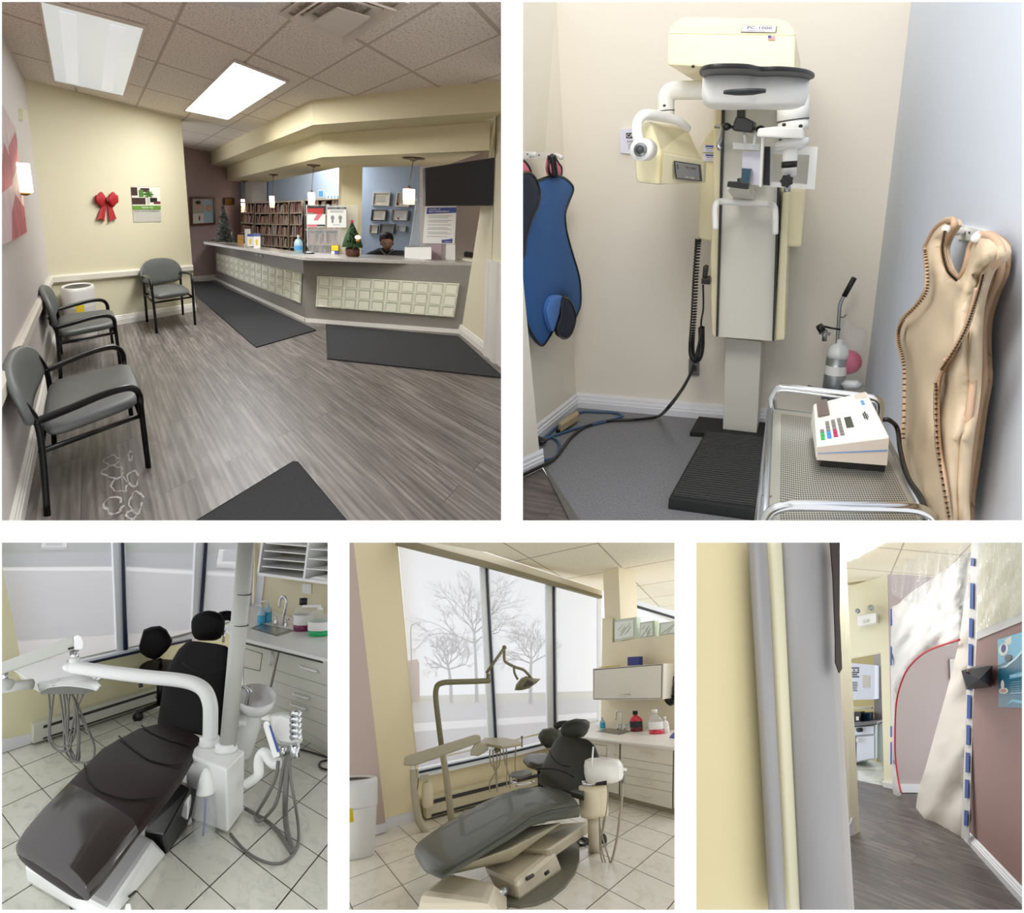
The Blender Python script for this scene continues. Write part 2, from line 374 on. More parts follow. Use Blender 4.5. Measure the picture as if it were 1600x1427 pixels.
# ------------------------------------------------------------------ white partitions between the rooms (their cut front faces)
def partitions():
    D = 1.12; k = D/CAM_F
    def X(px): return (px-800)*k
    def Zp(py): return EYE.z - (py-713.5)*k
    def bar(name, x0, x1, y0, y1, depth=.35, flare=1.0):
        f = (D+depth)/D
        a = [(X(x0),D,Zp(y1)),(X(x1),D,Zp(y1)),(X(x1),D,Zp(y0)),(X(x0),D,Zp(y0))]
        cx, cz = (X(x0)+X(x1))/2, (Zp(y0)+Zp(y1))/2
        b = [tuple(EYE + (Vector(q)-EYE)*((D+depth)/D)) for q in a]
        MB(WORLD, 'mat_white').hexa([Vector(p) for p in a+b]).build(name, kind='structure')
    bar('wall_front', -60, 3, -60, 1490, .12); bar('wall_front', 1597, 1660, -60, 1490, .12)
    bar('wall_front', 3, 1597, -60, 3, .12); bar('wall_front', 3, 1597, 1422, 1490, .12)
    bar('wall_front', 3, 1597, 813.5, 848, .12); bar('wall_front', 783, 817, 3, 813.5, .12)
    bar('wall_front', 512, 546, 848, 1422, .12); bar('wall_front', 1054, 1088, 848, 1422, .12)
    def board(px, y0, y1, depth):                   # dividing wall running back between two neighbouring rooms
        def P(x, y, d): return EYE + (Vector((X(x), D, Zp(y)))-EYE)*(d/D)
        MB(WORLD, 'white_paint').hexa([P(px-9,y1,D+.1), P(px+9,y1,D+.1), P(px+3,y1,depth), P(px-3,y1,depth), P(px-9,y0,D+.1), P(px+9,y0,D+.1), P(px+3,y0,depth), P(px-3,y0,depth)]).build('wall_between', kind='structure')
    board(800, -20, 828, 4.6); board(529, 834, 1500, 3.2); board(1071, 834, 1500, 3.2)
partitions()
# ================================================================== RECEPTION (upper left)
R = R1; Z = Vector((0, 0, 1))
F = R.flo; H1 = 2.605
FW = R.wall((89,524), (306,485)); LW = R.wall((28,813), (89,524)); CL = R.wall((336,437), (477,503)); CR = R.wall((477,503), (720,521))
RW = R.wall((720,521), (763,556)); MW = R.wall((303,441), (336,437))
def top(p, h=H1): return Vector((p[0], p[1], h))
def wallbox(name, a, b, z0, z1, m, out, kind='structure', label=None):     # slab of wall between two plan points, pushed back by out
    a, b = Vector(a), Vector(b); n = (b-a).cross(Z).normalized()
    if n.dot(R.E - a) > 0: n = -n
    return MB(R, m).slab([top(a,z0), top(b,z0), top(b,z1), top(a,z1)], n*out).build(name, kind=kind, label=label)
def strip(name, a, b, z0, z1, d, m, steps=((0,1),), kind='structure'):       # moulding running along a wall, profile steps of (height fraction, depth fraction)
    a, b = Vector(a), Vector(b); n = (b-a).cross(Z).normalized()
    if n.dot(R.E - a) < 0: n = -n
    mb = MB(R, m); pr = []
    for h, q in steps: pr.append((z0+(z1-z0)*h, d*q))
    pr = [(z0, 0)] + pr + [(z1, 0)]
    r = [[top(e, z) + n*q for z, q in pr] for e in (a, b)]
    mb.loft(r, smooth=False); return mb.build(name, kind=kind)
SK = ((0,1), (.55,1), (.6,.8), (.72,.8), (.78,.55), (.9,.55), (.95,.3))
pc = F(89,524); pe = F(306,485)
# floor
fl = [F(x, y) for x, y in ((-6,824),(792,824),(793,560),(793,450),(560,430),(420,425),(300,424),(-6,500))]
MB(R, 'grey_planks').poly(fl, uv=[(p.x, p.y) for p in fl]).build('floor', kind='structure')
g = fl
cl = [F(x, y, H1) for x, y in ((-6,-6),(792,-6),(792,245),(600,255),(480,258),(400,258),(290,255),(200,200),(-6,140))]
MB(R, 'ceiling_tiles').slab(cl, (0,0,.06), uv=[(p.x, p.y) for p in cl]).build('ceiling', kind='structure')
lw0 = pc + (F(28,813)-pc)*1.62
wallbox('wall_left', lw0, pc, 0, H1, 'left_wall_paint', .1)
wallbox('wall_back', pc, pe, 0, H1, 'cream_wall', .16)
m0, m1 = F(298,441.6), F(336,437); m2 = R.on(MW, 383, 400); m2.z = 0
wallbox('wall_hall', m0 + (m0-m1)*1.2, m2, 0, H1, 'mauve_wall', .1)
strip('baseboard_left', lw0, pc, 0, .11, .025, 'trim_white', SK)
strip('baseboard_back', pc, pe, 0, .11, .025, 'trim_white', SK)
strip('baseboard_hall', m0, m1, 0, .11, .02, 'trim_white', SK)
zr = R.hz(pc, 437); strip('trim_1', lw0, pc, zr-.045, zr+.045, .03, 'rail_paint', ((0,.6),(.2,1),(.8,1),(1,.6)))
zr2 = R.hz(pe, 413.5); strip('trim_2', pc, pe, zr-.045, zr+.045, .03, 'rail_paint', ((0,.6),(.2,1),(.8,1),(1,.6)))
# counter
zc = .845; q0, q1, q2 = F(336,437), F(477,503), F(720,521)
def counter_body():
    t = thing(R, 'reception_counter', 'long angled grey reception counter with glass block panels in its front', 'counter', q1)
    back = [R.w(q) for q in ()]
    nl, nr = CL[1], CR[1]
    for nm, a, b, n in (('left_front_panel', q0, q1, nl), ('right_front_panel', q1, q2, nr)):
        bt_ = R.on(CR, 738, 417.5) if b is q2 else top(b,zc); MB(R, 'grey_laminate').slab([top(a,0), top(b,0), bt_, top(a,zc)], -n*.12).build('front_panel', t)
        MB(R, 'trim_white').slab([top(a,0)+n*.012, top(b,0)+n*.012, top(b,.05)+n*.012, top(a,.05)+n*.012], -n*.012).build('kick_board', t)
    # worktop: overhangs the front; stone
    a = R.flo(318,377.5,zc+.045); b = R.flo(475,401.5,zc+.045); c = R.flo(762,411.5,zc+.045)
    bk = [c - nr*.52, b - nr*.45 , a - nl*.42]
    MB(R, 'granite').slab([a, b, c] + bk, (0,0,-.045)).build('worktop', t, bevel=.004)
    def blocks(pl, px, nc):
        P = [R.on(pl, *q, .004) for q in px]; f = plate(P[3], P[2], P[1], P[0], pl[1]); mb = MB(R, 'block_joint', f)
        mb.box(0,1,0,1,0,.01); pn = mb.build('glass_block_panel', t, label='cream jointed glass block panel')
        for i in range(nc):
            for j in range(3):
                u0, u1 = (i+.1)/nc, (i+.92)/nc; v0, v1 = (j+.08)/3, (j+.93)/3
                k = MB(R, 'glass_block', f)
                e = .005; uu = (u1-u0)*.12; vv = (v1-v0)*.14
                k.add([(u0,v0,.011),(u1,v0,.011),(u1,v1,.011),(u0,v1,.011),(u0+uu,v0+vv,.011-e),(u1-uu,v0+vv,.011-e),(u1-uu,v1-vv,.011-e),(u0+uu,v1-vv,.011-e)],
                      [(0,1,5,4),(1,2,6,5),(2,3,7,6),(3,0,4,7),(4,5,6,7)])
                for q in range(len(k.v)): k.v[q] = k.v[q] + pl[1]*.002
                k.build('glass_block', pn)
    blocks(CL, [(338.3,395.5),(472.2,427.7),(470.4,474),(339.2,423)], 14)
    blocks(CR, [(495.7,431.5),(717,443.3),(708.7,495.6),(493.3,478.9)], 10)
    f = plate(*[R.on(CL, *q, .004) for q in ((399,399.5),(410,402.3),(410,398.6),(399,396)) ], CL[1])
    MB(R, 'paper_grey', f).box(0,.42,0,1,0,.004).box(.56,1,0,1,0,.004).build('small_label', t)
    return t
counter_body()
# soffit over the counter, two steps
def fascia(name, pts, z0, z1, back):
    P = [Vector(p) for p in pts]; n = [CL[1], CR[1]]
    top_ = [top(p, z0) for p in P] + [top(P[2]-n[1]*back, z0), top(P[1]-(n[0]+n[1])*.5*back, z0), top(P[0]-n[0]*back, z0)]
    mb = MB(R, 'soffit_paint').slab(top_, (0,0,z1-z0)); return mb.build(name, kind='structure')
t0, t1, t2 = F(322,241,H1), F(487.4,156.5,H1), F(792,125,H1)
zb = (R.hz(t1,195.7)*2 + R.hz(F(783,126.5,H1),173.6))/3
fascia('trim_3', (t0,t1,t2), zb, H1, 1.15)
s0, s1, s2 = F(346.5,264,zb), F(502,209,zb), F(766,190,zb)
zl = (R.hz(s1,245.7) + R.hz(s2,232.5) + R.hz(s0,284.5))/3
fascia('trim_4', (s0,s1,s2), zl, zb-.001, .8)
# pillar on the counter line
a = R.on((CR[0]-CR[1]*.36, CR[1]), 547, 380); b = R.on((CR[0]-CR[1]*.36, CR[1]), 530, 380); c = R.on((CR[0]-CR[1]*.36, CR[1]), 561, 380)
d = R.on((CR[0]-CR[1]*.85, CR[1]), 533, 300)
pa, pb, pcx = R.on((a, CR[1]), 549, 247), R.on((b, CR[1]), 536, 247), R.on((c, CR[1]), 567, 247)
low = lambda p: Vector((p.x, p.y, .3))
back_ = -CR[1]*.3
MB(R, 'soffit_paint').hexa([low(b), low(c), low(c)+back_, low(b)+back_, pb, pcx, pcx+back_, pb+back_]).build('trim_5', kind='structure')
# right-hand wall, its baseboard and the door casing beside it
r0, r1 = F(720,521), F(763,556); r2 = r0 + (r1-r0)*1.75; rb = r0 - (r1-r0)*1.2
rt = R.on(RW, 772, 190); rt = r0 + (rt-r0)*((H1)/rt.z)
MB(R, 'cream_wall_dim').slab([r0, r1, top(r1), rt], -RW[1]*.05).build('wall_right', kind='structure')
strip('baseboard_right', r0, r1, 0, .12, .03, 'trim_white', SK)
n = RW[1]
mb = MB(R, 'trim_white')
for k, (u0, u1, dd) in enumerate(((1.0,1.06,.05),(1.06,1.2,.035),(1.2,1.3,.05),(1.3,1.75,.02))):
    A, B = r0+(r1-r0)*u0, r0+(r1-r0)*u1; mb.slab([top(A,0)+n*dd, top(B,0)+n*dd, top(B,1.02)+n*dd, top(A,1.02)+n*dd], -n*(dd+.1))
mb.build('door_1', kind='structure')
wallbox('wall_right', r1, r2, 1.02, H1, 'cream_wall_dim', .12)
# walls of the office behind the counter
b0 = m2; b1 = R.on((CR[0]-CR[1]*2.0, CR[1]), 536, 300); b1.z = 0; b2 = R.on((CR[0]-CR[1]*1.7, CR[1]), 656, 300); b2.z = 0; b3 = rb.copy()
wallbox('wall_office', b0, b1, 0, H1, 'blue_wall', .1)
wallbox('wall_office', b1, b2, 0, H1, 'blue_wall', .1)
b4 = R.on((r0-CR[1]*.02, CR[1]), 800, 330); wallbox('wall_office', b2, Vector((b4.x,b4.y,0)), 0, H1, 'pink_white_wall', .1)
MB(R, 'pale_white_wall', plate(*[R.on(R.vplane(b0,b1), *q, .02) for q in ((384,320),(417,319),(417,270),(384,270))], R.vplane(b0,b1)[1])).box(0,1,0,1,0,.02).build('trim_6', kind='structure')
# --- ceiling fittings
def flatbox(px, z, h, m, name, parent=None, **k):
    P = [F(x, y, z) for x, y in px]; return MB(R, m).slab(P, (0,0,h)).build(name, parent, **k)
def troffer(px, label, m, inner):
    c = sum((F(x,y,H1) for x,y in px), Vector())/4
    t = thing(R, 'ceiling_light', label, 'ceiling light', c, 'recessed fluorescent ceiling lights')
    P = [F(x, y, H1-.012) for x, y in px]; k = [c + (p-c)*1.05 for p in P]
    for q in k: q.z = H1-.015
    mb = MB(R, 'diffuser_metal')
    for i in range(4): j = (i+1) % 4; mb.slab([k[i], k[j], P[j], P[i]], (0,0,.012))
    mb.build('frame', t)
    MB(R, m).slab([p + Vector((0,0,.004)) for p in P], (0,0,.01)).build('diffuser', t)
    if inner:
        f = plate(P[0], P[1], P[2], P[3], (0,0,-.004))
        for u in (.26, .76): MB(R, 'tube_glow', f).box(u-.1, u+.06, .04, .96, -.6, -.3).build('tube_glow', t, label='brighter band where the tube sits')
troffer([(64,3),(224,45),(192,150),(86,127)], 'large recessed ceiling light panel nearest the left wall, showing two tubes', 'troffer_dim', True)
troffer([(366,98),(446,129),(356,187),(290,173)], 'brightly glowing recessed ceiling light panel in front of the counter', 'troffer_glow', False)
t = thing(R, 'air_vent', 'square stepped air diffuser in the ceiling at the top of the reception', 'air vent', F(540,20,H1))
D = [F(x,y,H1-.002) for x,y in ((437,18),(536,68),(640,0),(520,-40))]; c = sum(D, Vector())/4
for k, (s_, dz) in enumerate(((1.0,.0),(.82,-.03),(.62,-.015),(.44,-.045))):
    P = [c + (p-c)*s_ + Vector((0,0,-.02+dz)) for p in D]; Q = [c + (p-c)*(s_-.14) + Vector((0,0,-.02+dz*.3+.01)) for p in D]
    mb = MB(R, 'diffuser_metal')
    if k < 3:
        for i in range(4): j = (i+1) % 4; mb.slab([P[i], P[j], Q[j], Q[i]], (0,0,.012))
    else: mb.slab(P, (0,0,.01))
    mb.build('vent_ring' if k < 3 else 'vent_plate', t)
MB(R, 'left_wall_paint').lathe(F(370,2,H1-.05), [(.0,0),(.14,.0),(.17,.02),(.17,.05)], n=28).build('ceiling_speaker', label='round cover on the ceiling at the top edge, left of the air diffuser', cat='ceiling fitting')
# --- mats
def rug(px, label, m='black_mat', h=.012, group=None):
    P = [F(x,y) for x,y in px]; mb = MB(R, m).slab([p+Z*h for p in P], (0,0,-h)); 
    c = sum(P, Vector())/len(P)
    o = mb.build('floor_mat', label=label, cat='mat', group=group, bevel=.003); 
    e = MB(R, 'black_rubber'); K = [c+(p-c)*.985 for p in P]
    for i in range(len(P)): j = (i+1) % len(P); e.slab([P[i]+Z*(h+.002), P[j]+Z*(h+.002), K[j]+Z*(h+.002), K[i]+Z*(h+.002)], (0,0,-.004))
    e.build('border', o); return o
rug([(303,441),(332,441),(494,517),(400,544),(303,460)], 'long black runner mat along the left wing of the counter')
rug([(509,508),(716,527),(788,592),(511,562)], 'wide black mat below the right wing of the counter')
rug([(296,824),(458,724),(466,725),(548,824)], 'dark textured doormat cut off by the bottom edge, nearest the viewer')
def scuffs():
    rnd = random.Random(4); mb = MB(R, 'scuff')
    for cx, cy, rx, ry in ((178,738,17,10),(208,748,9,13),(186,758,14,12),(178,790,14,13),(213,785,11,17),(204,712,3,8),(175,720,12,8),(205,805,8,6)):
        pts = []
        for k in range(15): a = k/14*2*PI*.93 + rnd.random(); rr = 1+rnd.uniform(-.22,.22); pts.append(F(cx+rx*rr*math.cos(k/14*5.9), cy+ry*rr*math.sin(k/14*5.9), .0015))
        for p, q in zip(pts, pts[1:]):
            d = (q-p); w = Vector((-d.y, d.x, 0)).normalized()*rnd.uniform(.0015,.0055); mb.quad(p-w, q-w, q+w, p+w)
    mb.build('floor_scuff', label='whitish salt stain rings on the grey plank floor in front of the near chair', cat='stain', kind='stuff')
scuffs()
# --- waiting room chairs
def armchair(feet, label, zs=.42, za=.605, zt=.77, room=R1, bw=1.0, du=0.0):
    P = [q if isinstance(q, Vector) else room.flo(*q) for q in feet]                      # rear-near, front-near, front-far, rear-far
    def g(u, v, z=0.0): return (P[0]*(1-u)+P[1]*u)*(1-v) + (P[3]*(1-u)+P[2]*u)*v + Z*z
    t = thing(room, 'waiting_chair', label, 'chair', sum(P, Vector())/4, 'grey waiting room armchairs'); r = .0115
    for v in (0, 1):
        o = -.02 if v == 0 else .02
        MB(room, 'black_metal', g).tube([(1.0,v,0),(.985,v+o*.3,.3),(.98,v+o,za-.09)], r, k=4).build('leg', t)
        MB(room, 'black_metal', g).tube([(0.0,v,0),(.03,v,.3),(.02,v,za-.03),(-.05,v,za+.06)], r, k=4).build('leg', t)
        MB(room, 'black_metal', g).tube([(.98,v+o,za-.10),(.975,v+o,za-.05),(.93,v+o*1.5,za-.01),(.82,v+o*2,za+.012),(.6,v+o*2,za+.012),(.3,v+o*1.5,za-.008),(.0,v,za-.03)], r*1.15, k=6).build('armrest', t)
    mb = MB(room, 'black_metal', g)
    mb.tube([(.02,.0,zs-.07),(.02,1,zs-.07)], r*.8); mb.tube([(.97,0,zs-.07),(.97,1,zs-.07)], r*.8); mb.tube([(.02,0,zs-.07),(.97,0,zs-.07)], r*.8); mb.tube([(.02,1,zs-.07),(.97,1,zs-.07)], r*.8)
    mb.build('seat_frame', t)
    def ring(ins, z, n=40):
        o = []
        for k in range(n):
            a = 2*PI*k/n; cx, sy = math.cos(a), math.sin(a)
            e = .36; x = math.copysign(abs(cx)**e, cx); y = math.copysign(abs(sy)**e, sy)
            u = .54 + (.50-ins)*x; v = .5 + (.47-ins)*y*(1-.06*x)
            o.append((u, v, z + .012*math.cos(y*1.5)*(1 if z > zs-.03 else 0)))
        return o
    MB(room, 'grey_vinyl', g).loft([ring(.03,zs-.04), ring(.0,zs-.028), ring(-.012,zs-.012), ring(.0,zs+.006), ring(.05,zs+.018), ring(.2,zs+.024), ring(.4,zs+.024)]).build('seat', t)
    # back pad: wide rounded shell, bowed
    def back(zz, yy, th):
        a = (yy-.5)*2; bow = .09*a*a; return (-.05 + du*(.4+(zz-zs)*2) - (zz-zs-.06)*.3 + bow - .02 + th, yy, zz)
    rings = []
    zlo, zc_ = zs+.035, zs+(zt-zs)*.45
    N = 40
    for s_, th in ((.90,-.035),(1.0,-.02),(1.02,0),(1.0,.03),(.93,.05),(.6,.06),(.25,.062)):
        o = []
        for k in range(N):
            a = 2*PI*k/N; x = math.cos(a); y = math.sin(a)
            hx = .56*bw*math.copysign(abs(x)**.72, x); hz_ = (zt-zc_)*abs(y)**.9 if y > 0 else -(zc_-zlo)*abs(y)**.55
            o.append(back(zc_ + hz_*s_, .5 + hx*s_, th))
        rings.append(o)
    MB(room, 'grey_vinyl', g).loft(rings).build('backrest', t)
    return t
armchair([(74,806),(232,731),(205,649),(85,694)], 'nearest grey armchair against the left wall with black tubular arms', zs=.375, za=.475, zt=.66, du=-.10)
c0 = F(95,592); cf = F(232,731)-F(74,806); cs = F(205,649)-F(232,731)
armchair([c0, c0+cf, c0+cf+cs, c0+cs], 'middle grey armchair between the near chair and the white bin', zs=.36, za=.45, zt=.70)
armchair([(230,503),(245,521),(305,508),(286,492)], 'far grey armchair standing alone against the cream wall near the hallway')
# --- white bin behind the middle chair
def bin_(room, base, rad, h, label, lab_az, k=1.0, sy=1.0):
    t = thing(room, 'waste_bin', label, 'bin', base); b = Vector(base); fn = (lambda x, y, z: (x, y, z)) if sy != 1.0 else None
    MB(room, 'bin_white', fn).lathe(b, [(rad*.86,0),(rad*.9,.02),(rad*.97,h*.62),(rad*.99,h*.64)], n=40).build('body', t)
    MB(room, 'bin_white', fn).lathe(b, [(rad*1.0,h*.645),(rad*1.0,h*.93),(rad*.98,h*.985),(rad*.9,h),(rad*.8,h*.985),(rad*.74,h*.93)], n=40, cap=False).build('collar', t)
    MB(room, 'black_plastic', fn).lathe(b, [(0.001,h*.965),(rad*.8,h*.975),(rad*.86,h*.992)], n=40, cap=False).build('opening', t, label='black open top')
    return t, b
bb = F(131,512); bb.y -= .28; bt, b_ = bin_(R, bb, .15, R.hz(bb, 446), 'white cylindrical bin with black open top behind the middle armchair', 0, sy=2)
f = plate(*[R.face(b_, *q, .2) for q in ((119,489),(132,487),(131,476),(118,478))], (0,0,0)); MB(R, 'yellow_label').poly([f(0,0),f(1,0),f(1,1),f(0,1)]).build('label_sticker', bt)
# --- wall decorations
def on_plate(pl, px, off=.0, room=None):
    room = room or R; return plate(*[room.on(pl, *q, off) for q in px], pl[1])     # bl, br, tr, tl
f = on_plate(FW, [(149,347),(184,347),(184,304),(149,304)])
def bow():
    t = thing(R, 'ribbon_bow', 'red velvet ribbon bow hung on the cream wall', 'bow', f(.5,0))
    for sg in (-1, 1):
        rr = []
        for k in range(9):
            a = k/8; w = .10+.16*math.sin(PI*min(a*1.15,1))+.05*a; cx = .5+sg*(.06+.43*a); cy = .80+.03*a
            rr.append([(cx+ .02*math.cos(b), cy+w*math.sin(b), .018+.02*math.cos(b)) for b in (2*PI*j/12 for j in range(12))])
        MB(R, 'red_ribbon', f).loft(rr).build('loop', t)
        MB(R, 'red_ribbon', f).slab([(.5,.75,.012),(.5+sg*.14,.78,.012),(.5+sg*.44,.1,.02),(.5+sg*.26,.12,.03),(.5+sg*.12,.0,.02)], (0,0,-.01)).build('tail', t)
    MB(R, 'dark_red', f).ball((.5,.8,.03), .09, .1, .02).build('knot', t)
bow()
def poster_green():
    f = on_plate(FW, [(209,347),(252,346.5),(249.5,291.5),(204.5,291)]); mb = MB(R, 'paper_grey', f)
    mb.box(0,1,0,1,0,.004)
    q = lambda u0,u1,v0,v1,m,w=.0045: mb.quad((u0,v0,w),(u1,v0,w),(u1,v1,w),(u0,v1,w), m)
    q(0,1,.46,.98,'paper_warm'); q(0,.2,.74,.97,'dark_brown',.005); q(0,.46,.49,.68,'dark_brown',.005); q(.62,.88,.55,.68,'black_plastic',.005); q(.75,1,.5,.58,'plum',.005); q(.3,.62,.84,.95,'dark_brown',.005); q(.24,.4,.7,.9,'leaf_green',.0052)
    rnd = random.Random(1)
    for k in range(40): u, v = .55+rnd.gauss(0,.09), .77+rnd.gauss(0,.045); mb.quad((u-.03,v-.012,.006),(u+.03,v-.02,.006),(u+.035,v+.016,.006),(u-.02,v+.02,.006), 'leaf_green')
    q(.5,.6,.49,.68,'paper_grey',.006); q(0,1,.345,.46,'green_band',.006)
    mb.text('THANK YOU', (.3,.375,.007), (.42,0,0), (0,.055,0), 'paper'); mb.text('FOR YOUR PATIENCE', (.06,.285,.006), (.86,0,0), (0,.035,0), 'ink')
    mb.build('poster', label='small poster with potted plant photo and green band on the cream wall', cat='poster')
poster_green()
LWf = lambda px, off=0.0: on_plate(LW, px, off)
f = plate(*[R.on(LW, *q, .03) for q in ((3,379),(33,366),(15,195),(3,178))], LW[1]*.0)
P = [R.on(LW, *q) for q in ((-14,385),(33.5,366),(16,200),(-14,150))]; f = plate(*P, LW[1])
mb = MB(R, 'painting_pale', f); mb.box(0,1,0,1,0,.03)
for pts in ([(.35,0),(1,.02),(1,.25),(.6,.35),(.4,.2)], [(.4,.7),(.9,.95),(1,.9),(.8,.6),(.5,.45)], [(0,.3),(.5,.42),(.55,.6),(.2,.7)]): mb.poly([(u,v,.0305) for u, v in pts], 'painting_pink')
mb.build('canvas_painting', label='large red and pale pink canvas painting on the left wall, cut by the edge', cat='painting')
t = thing(R, 'wall_sconce', 'glowing amber wall lamp on the left wall beside the painting', 'wall lamp', R.on(LW, 40, 280, .06))
P = R.on(LW, 38, 301, .05); hh = (R.on(LW, 36, 262, .05)-P).length
MB(R, 'lamp_glow').lathe(P, [(.018,0),(.028,.005),(.028,hh),(.024,hh)], n=20).build('shade', t)
MB(R, 'brass').lathe(P - Z*.02, [(.008,0),(.02,.01),(.02,.02)], n=14).tube([P+Z*.02, P+Z*.02-LW[1]*.06], .008).build('bracket', t)
bulb(R, 'sconce_light', P + LW[1]*.09 + Z*.05, .8, (1,.62,.38))
P = [R.on(LW, *q) for q in ((29,187),(37,186),(36,170),(28,169))]; MB(R, 'cream_wall', plate(*P, LW[1])).box(0,1,0,1,0,.03).build('sensor_box', label='small cream alarm sensor high in the left corner', cat='sensor')
# framed pictures on the hallway wall
def framed(room, pl, px, label, fm, im, bw=.07, group=None, name='picture_frame', cat='picture', paint=None, th=.03):
    f = on_plate(pl, px, room=room); mb = MB(room, fm, f)
    for a in ((0,1,0,bw),(0,1,1-bw,1),(0,bw,bw,1-bw),(1-bw,1,bw,1-bw)): mb.box(*a, 0, th)
    o = mb.build(name, label=label, cat=cat, group=group)
    mb = MB(room, im, f); mb.quad((bw,bw,th*.5),(1-bw,bw,th*.5),(1-bw,1-bw,th*.5),(bw,1-bw,th*.5))
    if paint: paint(mb, th*.5+.001)
    mb.build('print', o); return o
def clinic(mb, w):
    q = lambda u0,u1,v0,v1,m,d=0: mb.quad((u0,v0,w+d),(u1,v0,w+d),(u1,v1,w+d),(u0,v1,w+d), m)
    q(.08,.5,.42,.92,'paper_grey'); q(.5,.92,.42,.92,'sanitizer'); q(.08,.5,.08,.42,'paper'); q(.52,.92,.08,.42,'sanitizer')
    mb.ball((.3,.7,w), .1, .14, .003, 'skin', n=8); mb.ball((.3,.8,w+.001), .11, .07, .003, 'hair', n=8); mb.ball((.7,.6,w), .13, .12, .003, 'skin', n=8); mb.ball((.34,.25,w), .03, .1, .003, 'dark_red', n=6)
framed(R, MW, [(298,353),(336,350.5),(335.5,308.5),(297,307.5)], 'dark wood framed collage of smiling patients on the mauve wall', 'wood_dark', 'paper', paint=clinic)
framed(R, MW, [(350,321),(365.5,320),(365.5,309.5),(350,310)], 'small brass plaque in dark wooden frame on the mauve wall', 'wood_dark', 'brass', bw=.12, name='wall_plaque', cat='plaque')
# --- television
TP = [R.on(RW, *q) for q in ((0,0),)] if 0 else None
tvp = (r1, CR[1]); P = [R.on(tvp, *q) for q in ((665,322),(795,321),(795,243),(664,262.5))]
f = plate(*P, CR[1]); mb = MB(R, 'black_plastic', f); mb.box(0,1,0,1,-.05,0)
t = mb.build('television', label='black flat television mounted high on the right of the reception', cat='television')
MB(R, 'screen_black', f).box(.02,.98,.05,.96,0,.002).build('screen', t)
MB(R, 'black_plastic').slab([f(.3,.3,-.05), f(.5,.3,-.05), f(.5,.6,-.05), f(.3,.6,-.05)], -CR[1]*.3).build('wall_bracket', t)
# --- pendants
def pendant(cx, cy, sx, sy0, sy1, sw, cw, k):
    p = R.flo(cx, cy, zl-.004)
    t = thing(R, 'pendant_lamp', k, 'pendant lamp', p, 'pendant lamps over the counter')
    sc = (R.face(p, cx+1, cy)-R.face(p, cx, cy)).length
    MB(R, 'bronze').lathe(p, [(cw*.36*sc,0),(cw*.34*sc,-.012),(cw*.14*sc,-.02),(.004,-.04)][::-1], n=24).build('canopy', t)
    a, b = R.face(p, sx, sy0), R.face(p, sx, sy1); h = (a-b).length; r = sw*.34*sc
    MB(R, 'bronze').tube([p-Z*.02, a+Z*.03], .003, n=6).build('cord', t)
    MB(R, 'lamp_glow').lathe(b+Z*h*.3, [(r,0),(r*1.02,.01),(r,h*.68),(r*.9,h*.7)], n=20).build('shade', t)
    MB(R, 'lamp_glow_pink').lathe(b, [(r*.97,0),(r,h*.3)], n=20).build('shade_rim', t, label='dimmer pinkish lower band of the shade')
    MB(R, 'bronze').lathe(a, [(r*.35,0),(r*.35,.015),(.006,.035)], n=14).build('cap', t)
    bulb(R, 'pendant_light', b-Z*.03, .5)
pendant(381.5,283,380,311.5,326,9,17,'leftmost small glowing pendant lamp, next to the mauve wall')
pendant(427,272.5,425.5,306.5,324.5,11,20,'second glowing pendant lamp from the left over the counter')
pendant(490,258,487,301,320.5,13,24,'third pendant lamp, pinkish glow, left of the pillar')
pendant(646,247,639,295.5,319.5,17,30,'rightmost and brightest pendant lamp, by the television')
# --- file shelves
BW = R.vplane(b0, b1)
def shelves(px, cols, rows, label, seed, flap):
    f = on_plate(BW, px); rnd = random.Random(seed); t = thing(R, 'file_shelf', label, 'file shelf', f(.5,0))
    mb = MB(R, 'shelf_paint', f); mb.box(0,1,0,1,0,.02)
    for i in range(cols+1): mb.box(i/cols-.008, i/cols+.008, 0, 1, .02, .22)
    for j in range(rows+1): mb.box(0, 1, j/rows-.012, j/rows+.012, .02, .24)
    mb.build('cabinet', t)
    for i in range(cols):
        for j in range(rows):
            n = 12
            mb = MB(R, 'file_pink', f)
            for k in range(n):
                u = i/cols + (k+.6)/(n+.6)/cols; hh = rnd.uniform(.62,.88)/rows; d = .2+rnd.uniform(-.03,.03); ln = rnd.uniform(-.2,.5)/cols/n*2
                u1 = u+.9/n/cols; v = j/rows+.014
                mb.hexa([(u,v,.03),(u1,v,.03),(u1,v,d),(u,v,d),(u+ln,v+hh,.03),(u1+ln,v+hh,.03),(u1+ln,v+hh,d),(u+ln,v+hh,d)], rnd.choice(['file_pink','file_tan','file_pink','file_white']))
            mb.build('patient_files', t, kind='stuff')
    return t
shelves([(383.5,393),(403,395),(403,318),(383.5,317.5)], 1, 5, 'narrow file shelf of pinkish folders next to the mauve wall', 1, 0)
shelves([(405,396),(456,402),(455,316),(405,318)], 2, 5, 'wide middle file shelf packed with pink patient folders', 2, 1)
shelves([(458,402),(475,403),(475,315),(457,316)], 1, 5, 'narrow file shelf of folders just left of the clear shield', 3, 0)
shelves([(480,402),(530,404),(530,312),(480,314)], 1, 4, 'file shelf of tan folders left of the pillar, below the blue sign', 4, 0)
f = on_plate(BW, [(497,309),(506,309),(506,297),(497,297)]); MB(R, 'paper', f).box(0,1,0,1,0,.01).quad((.1,.1,.011),(.9,.1,.011),(.9,.9,.011),(.1,.9,.011),'sky_blue').build('wall_card', label='square card with blue design on the blue office wall', cat='card')
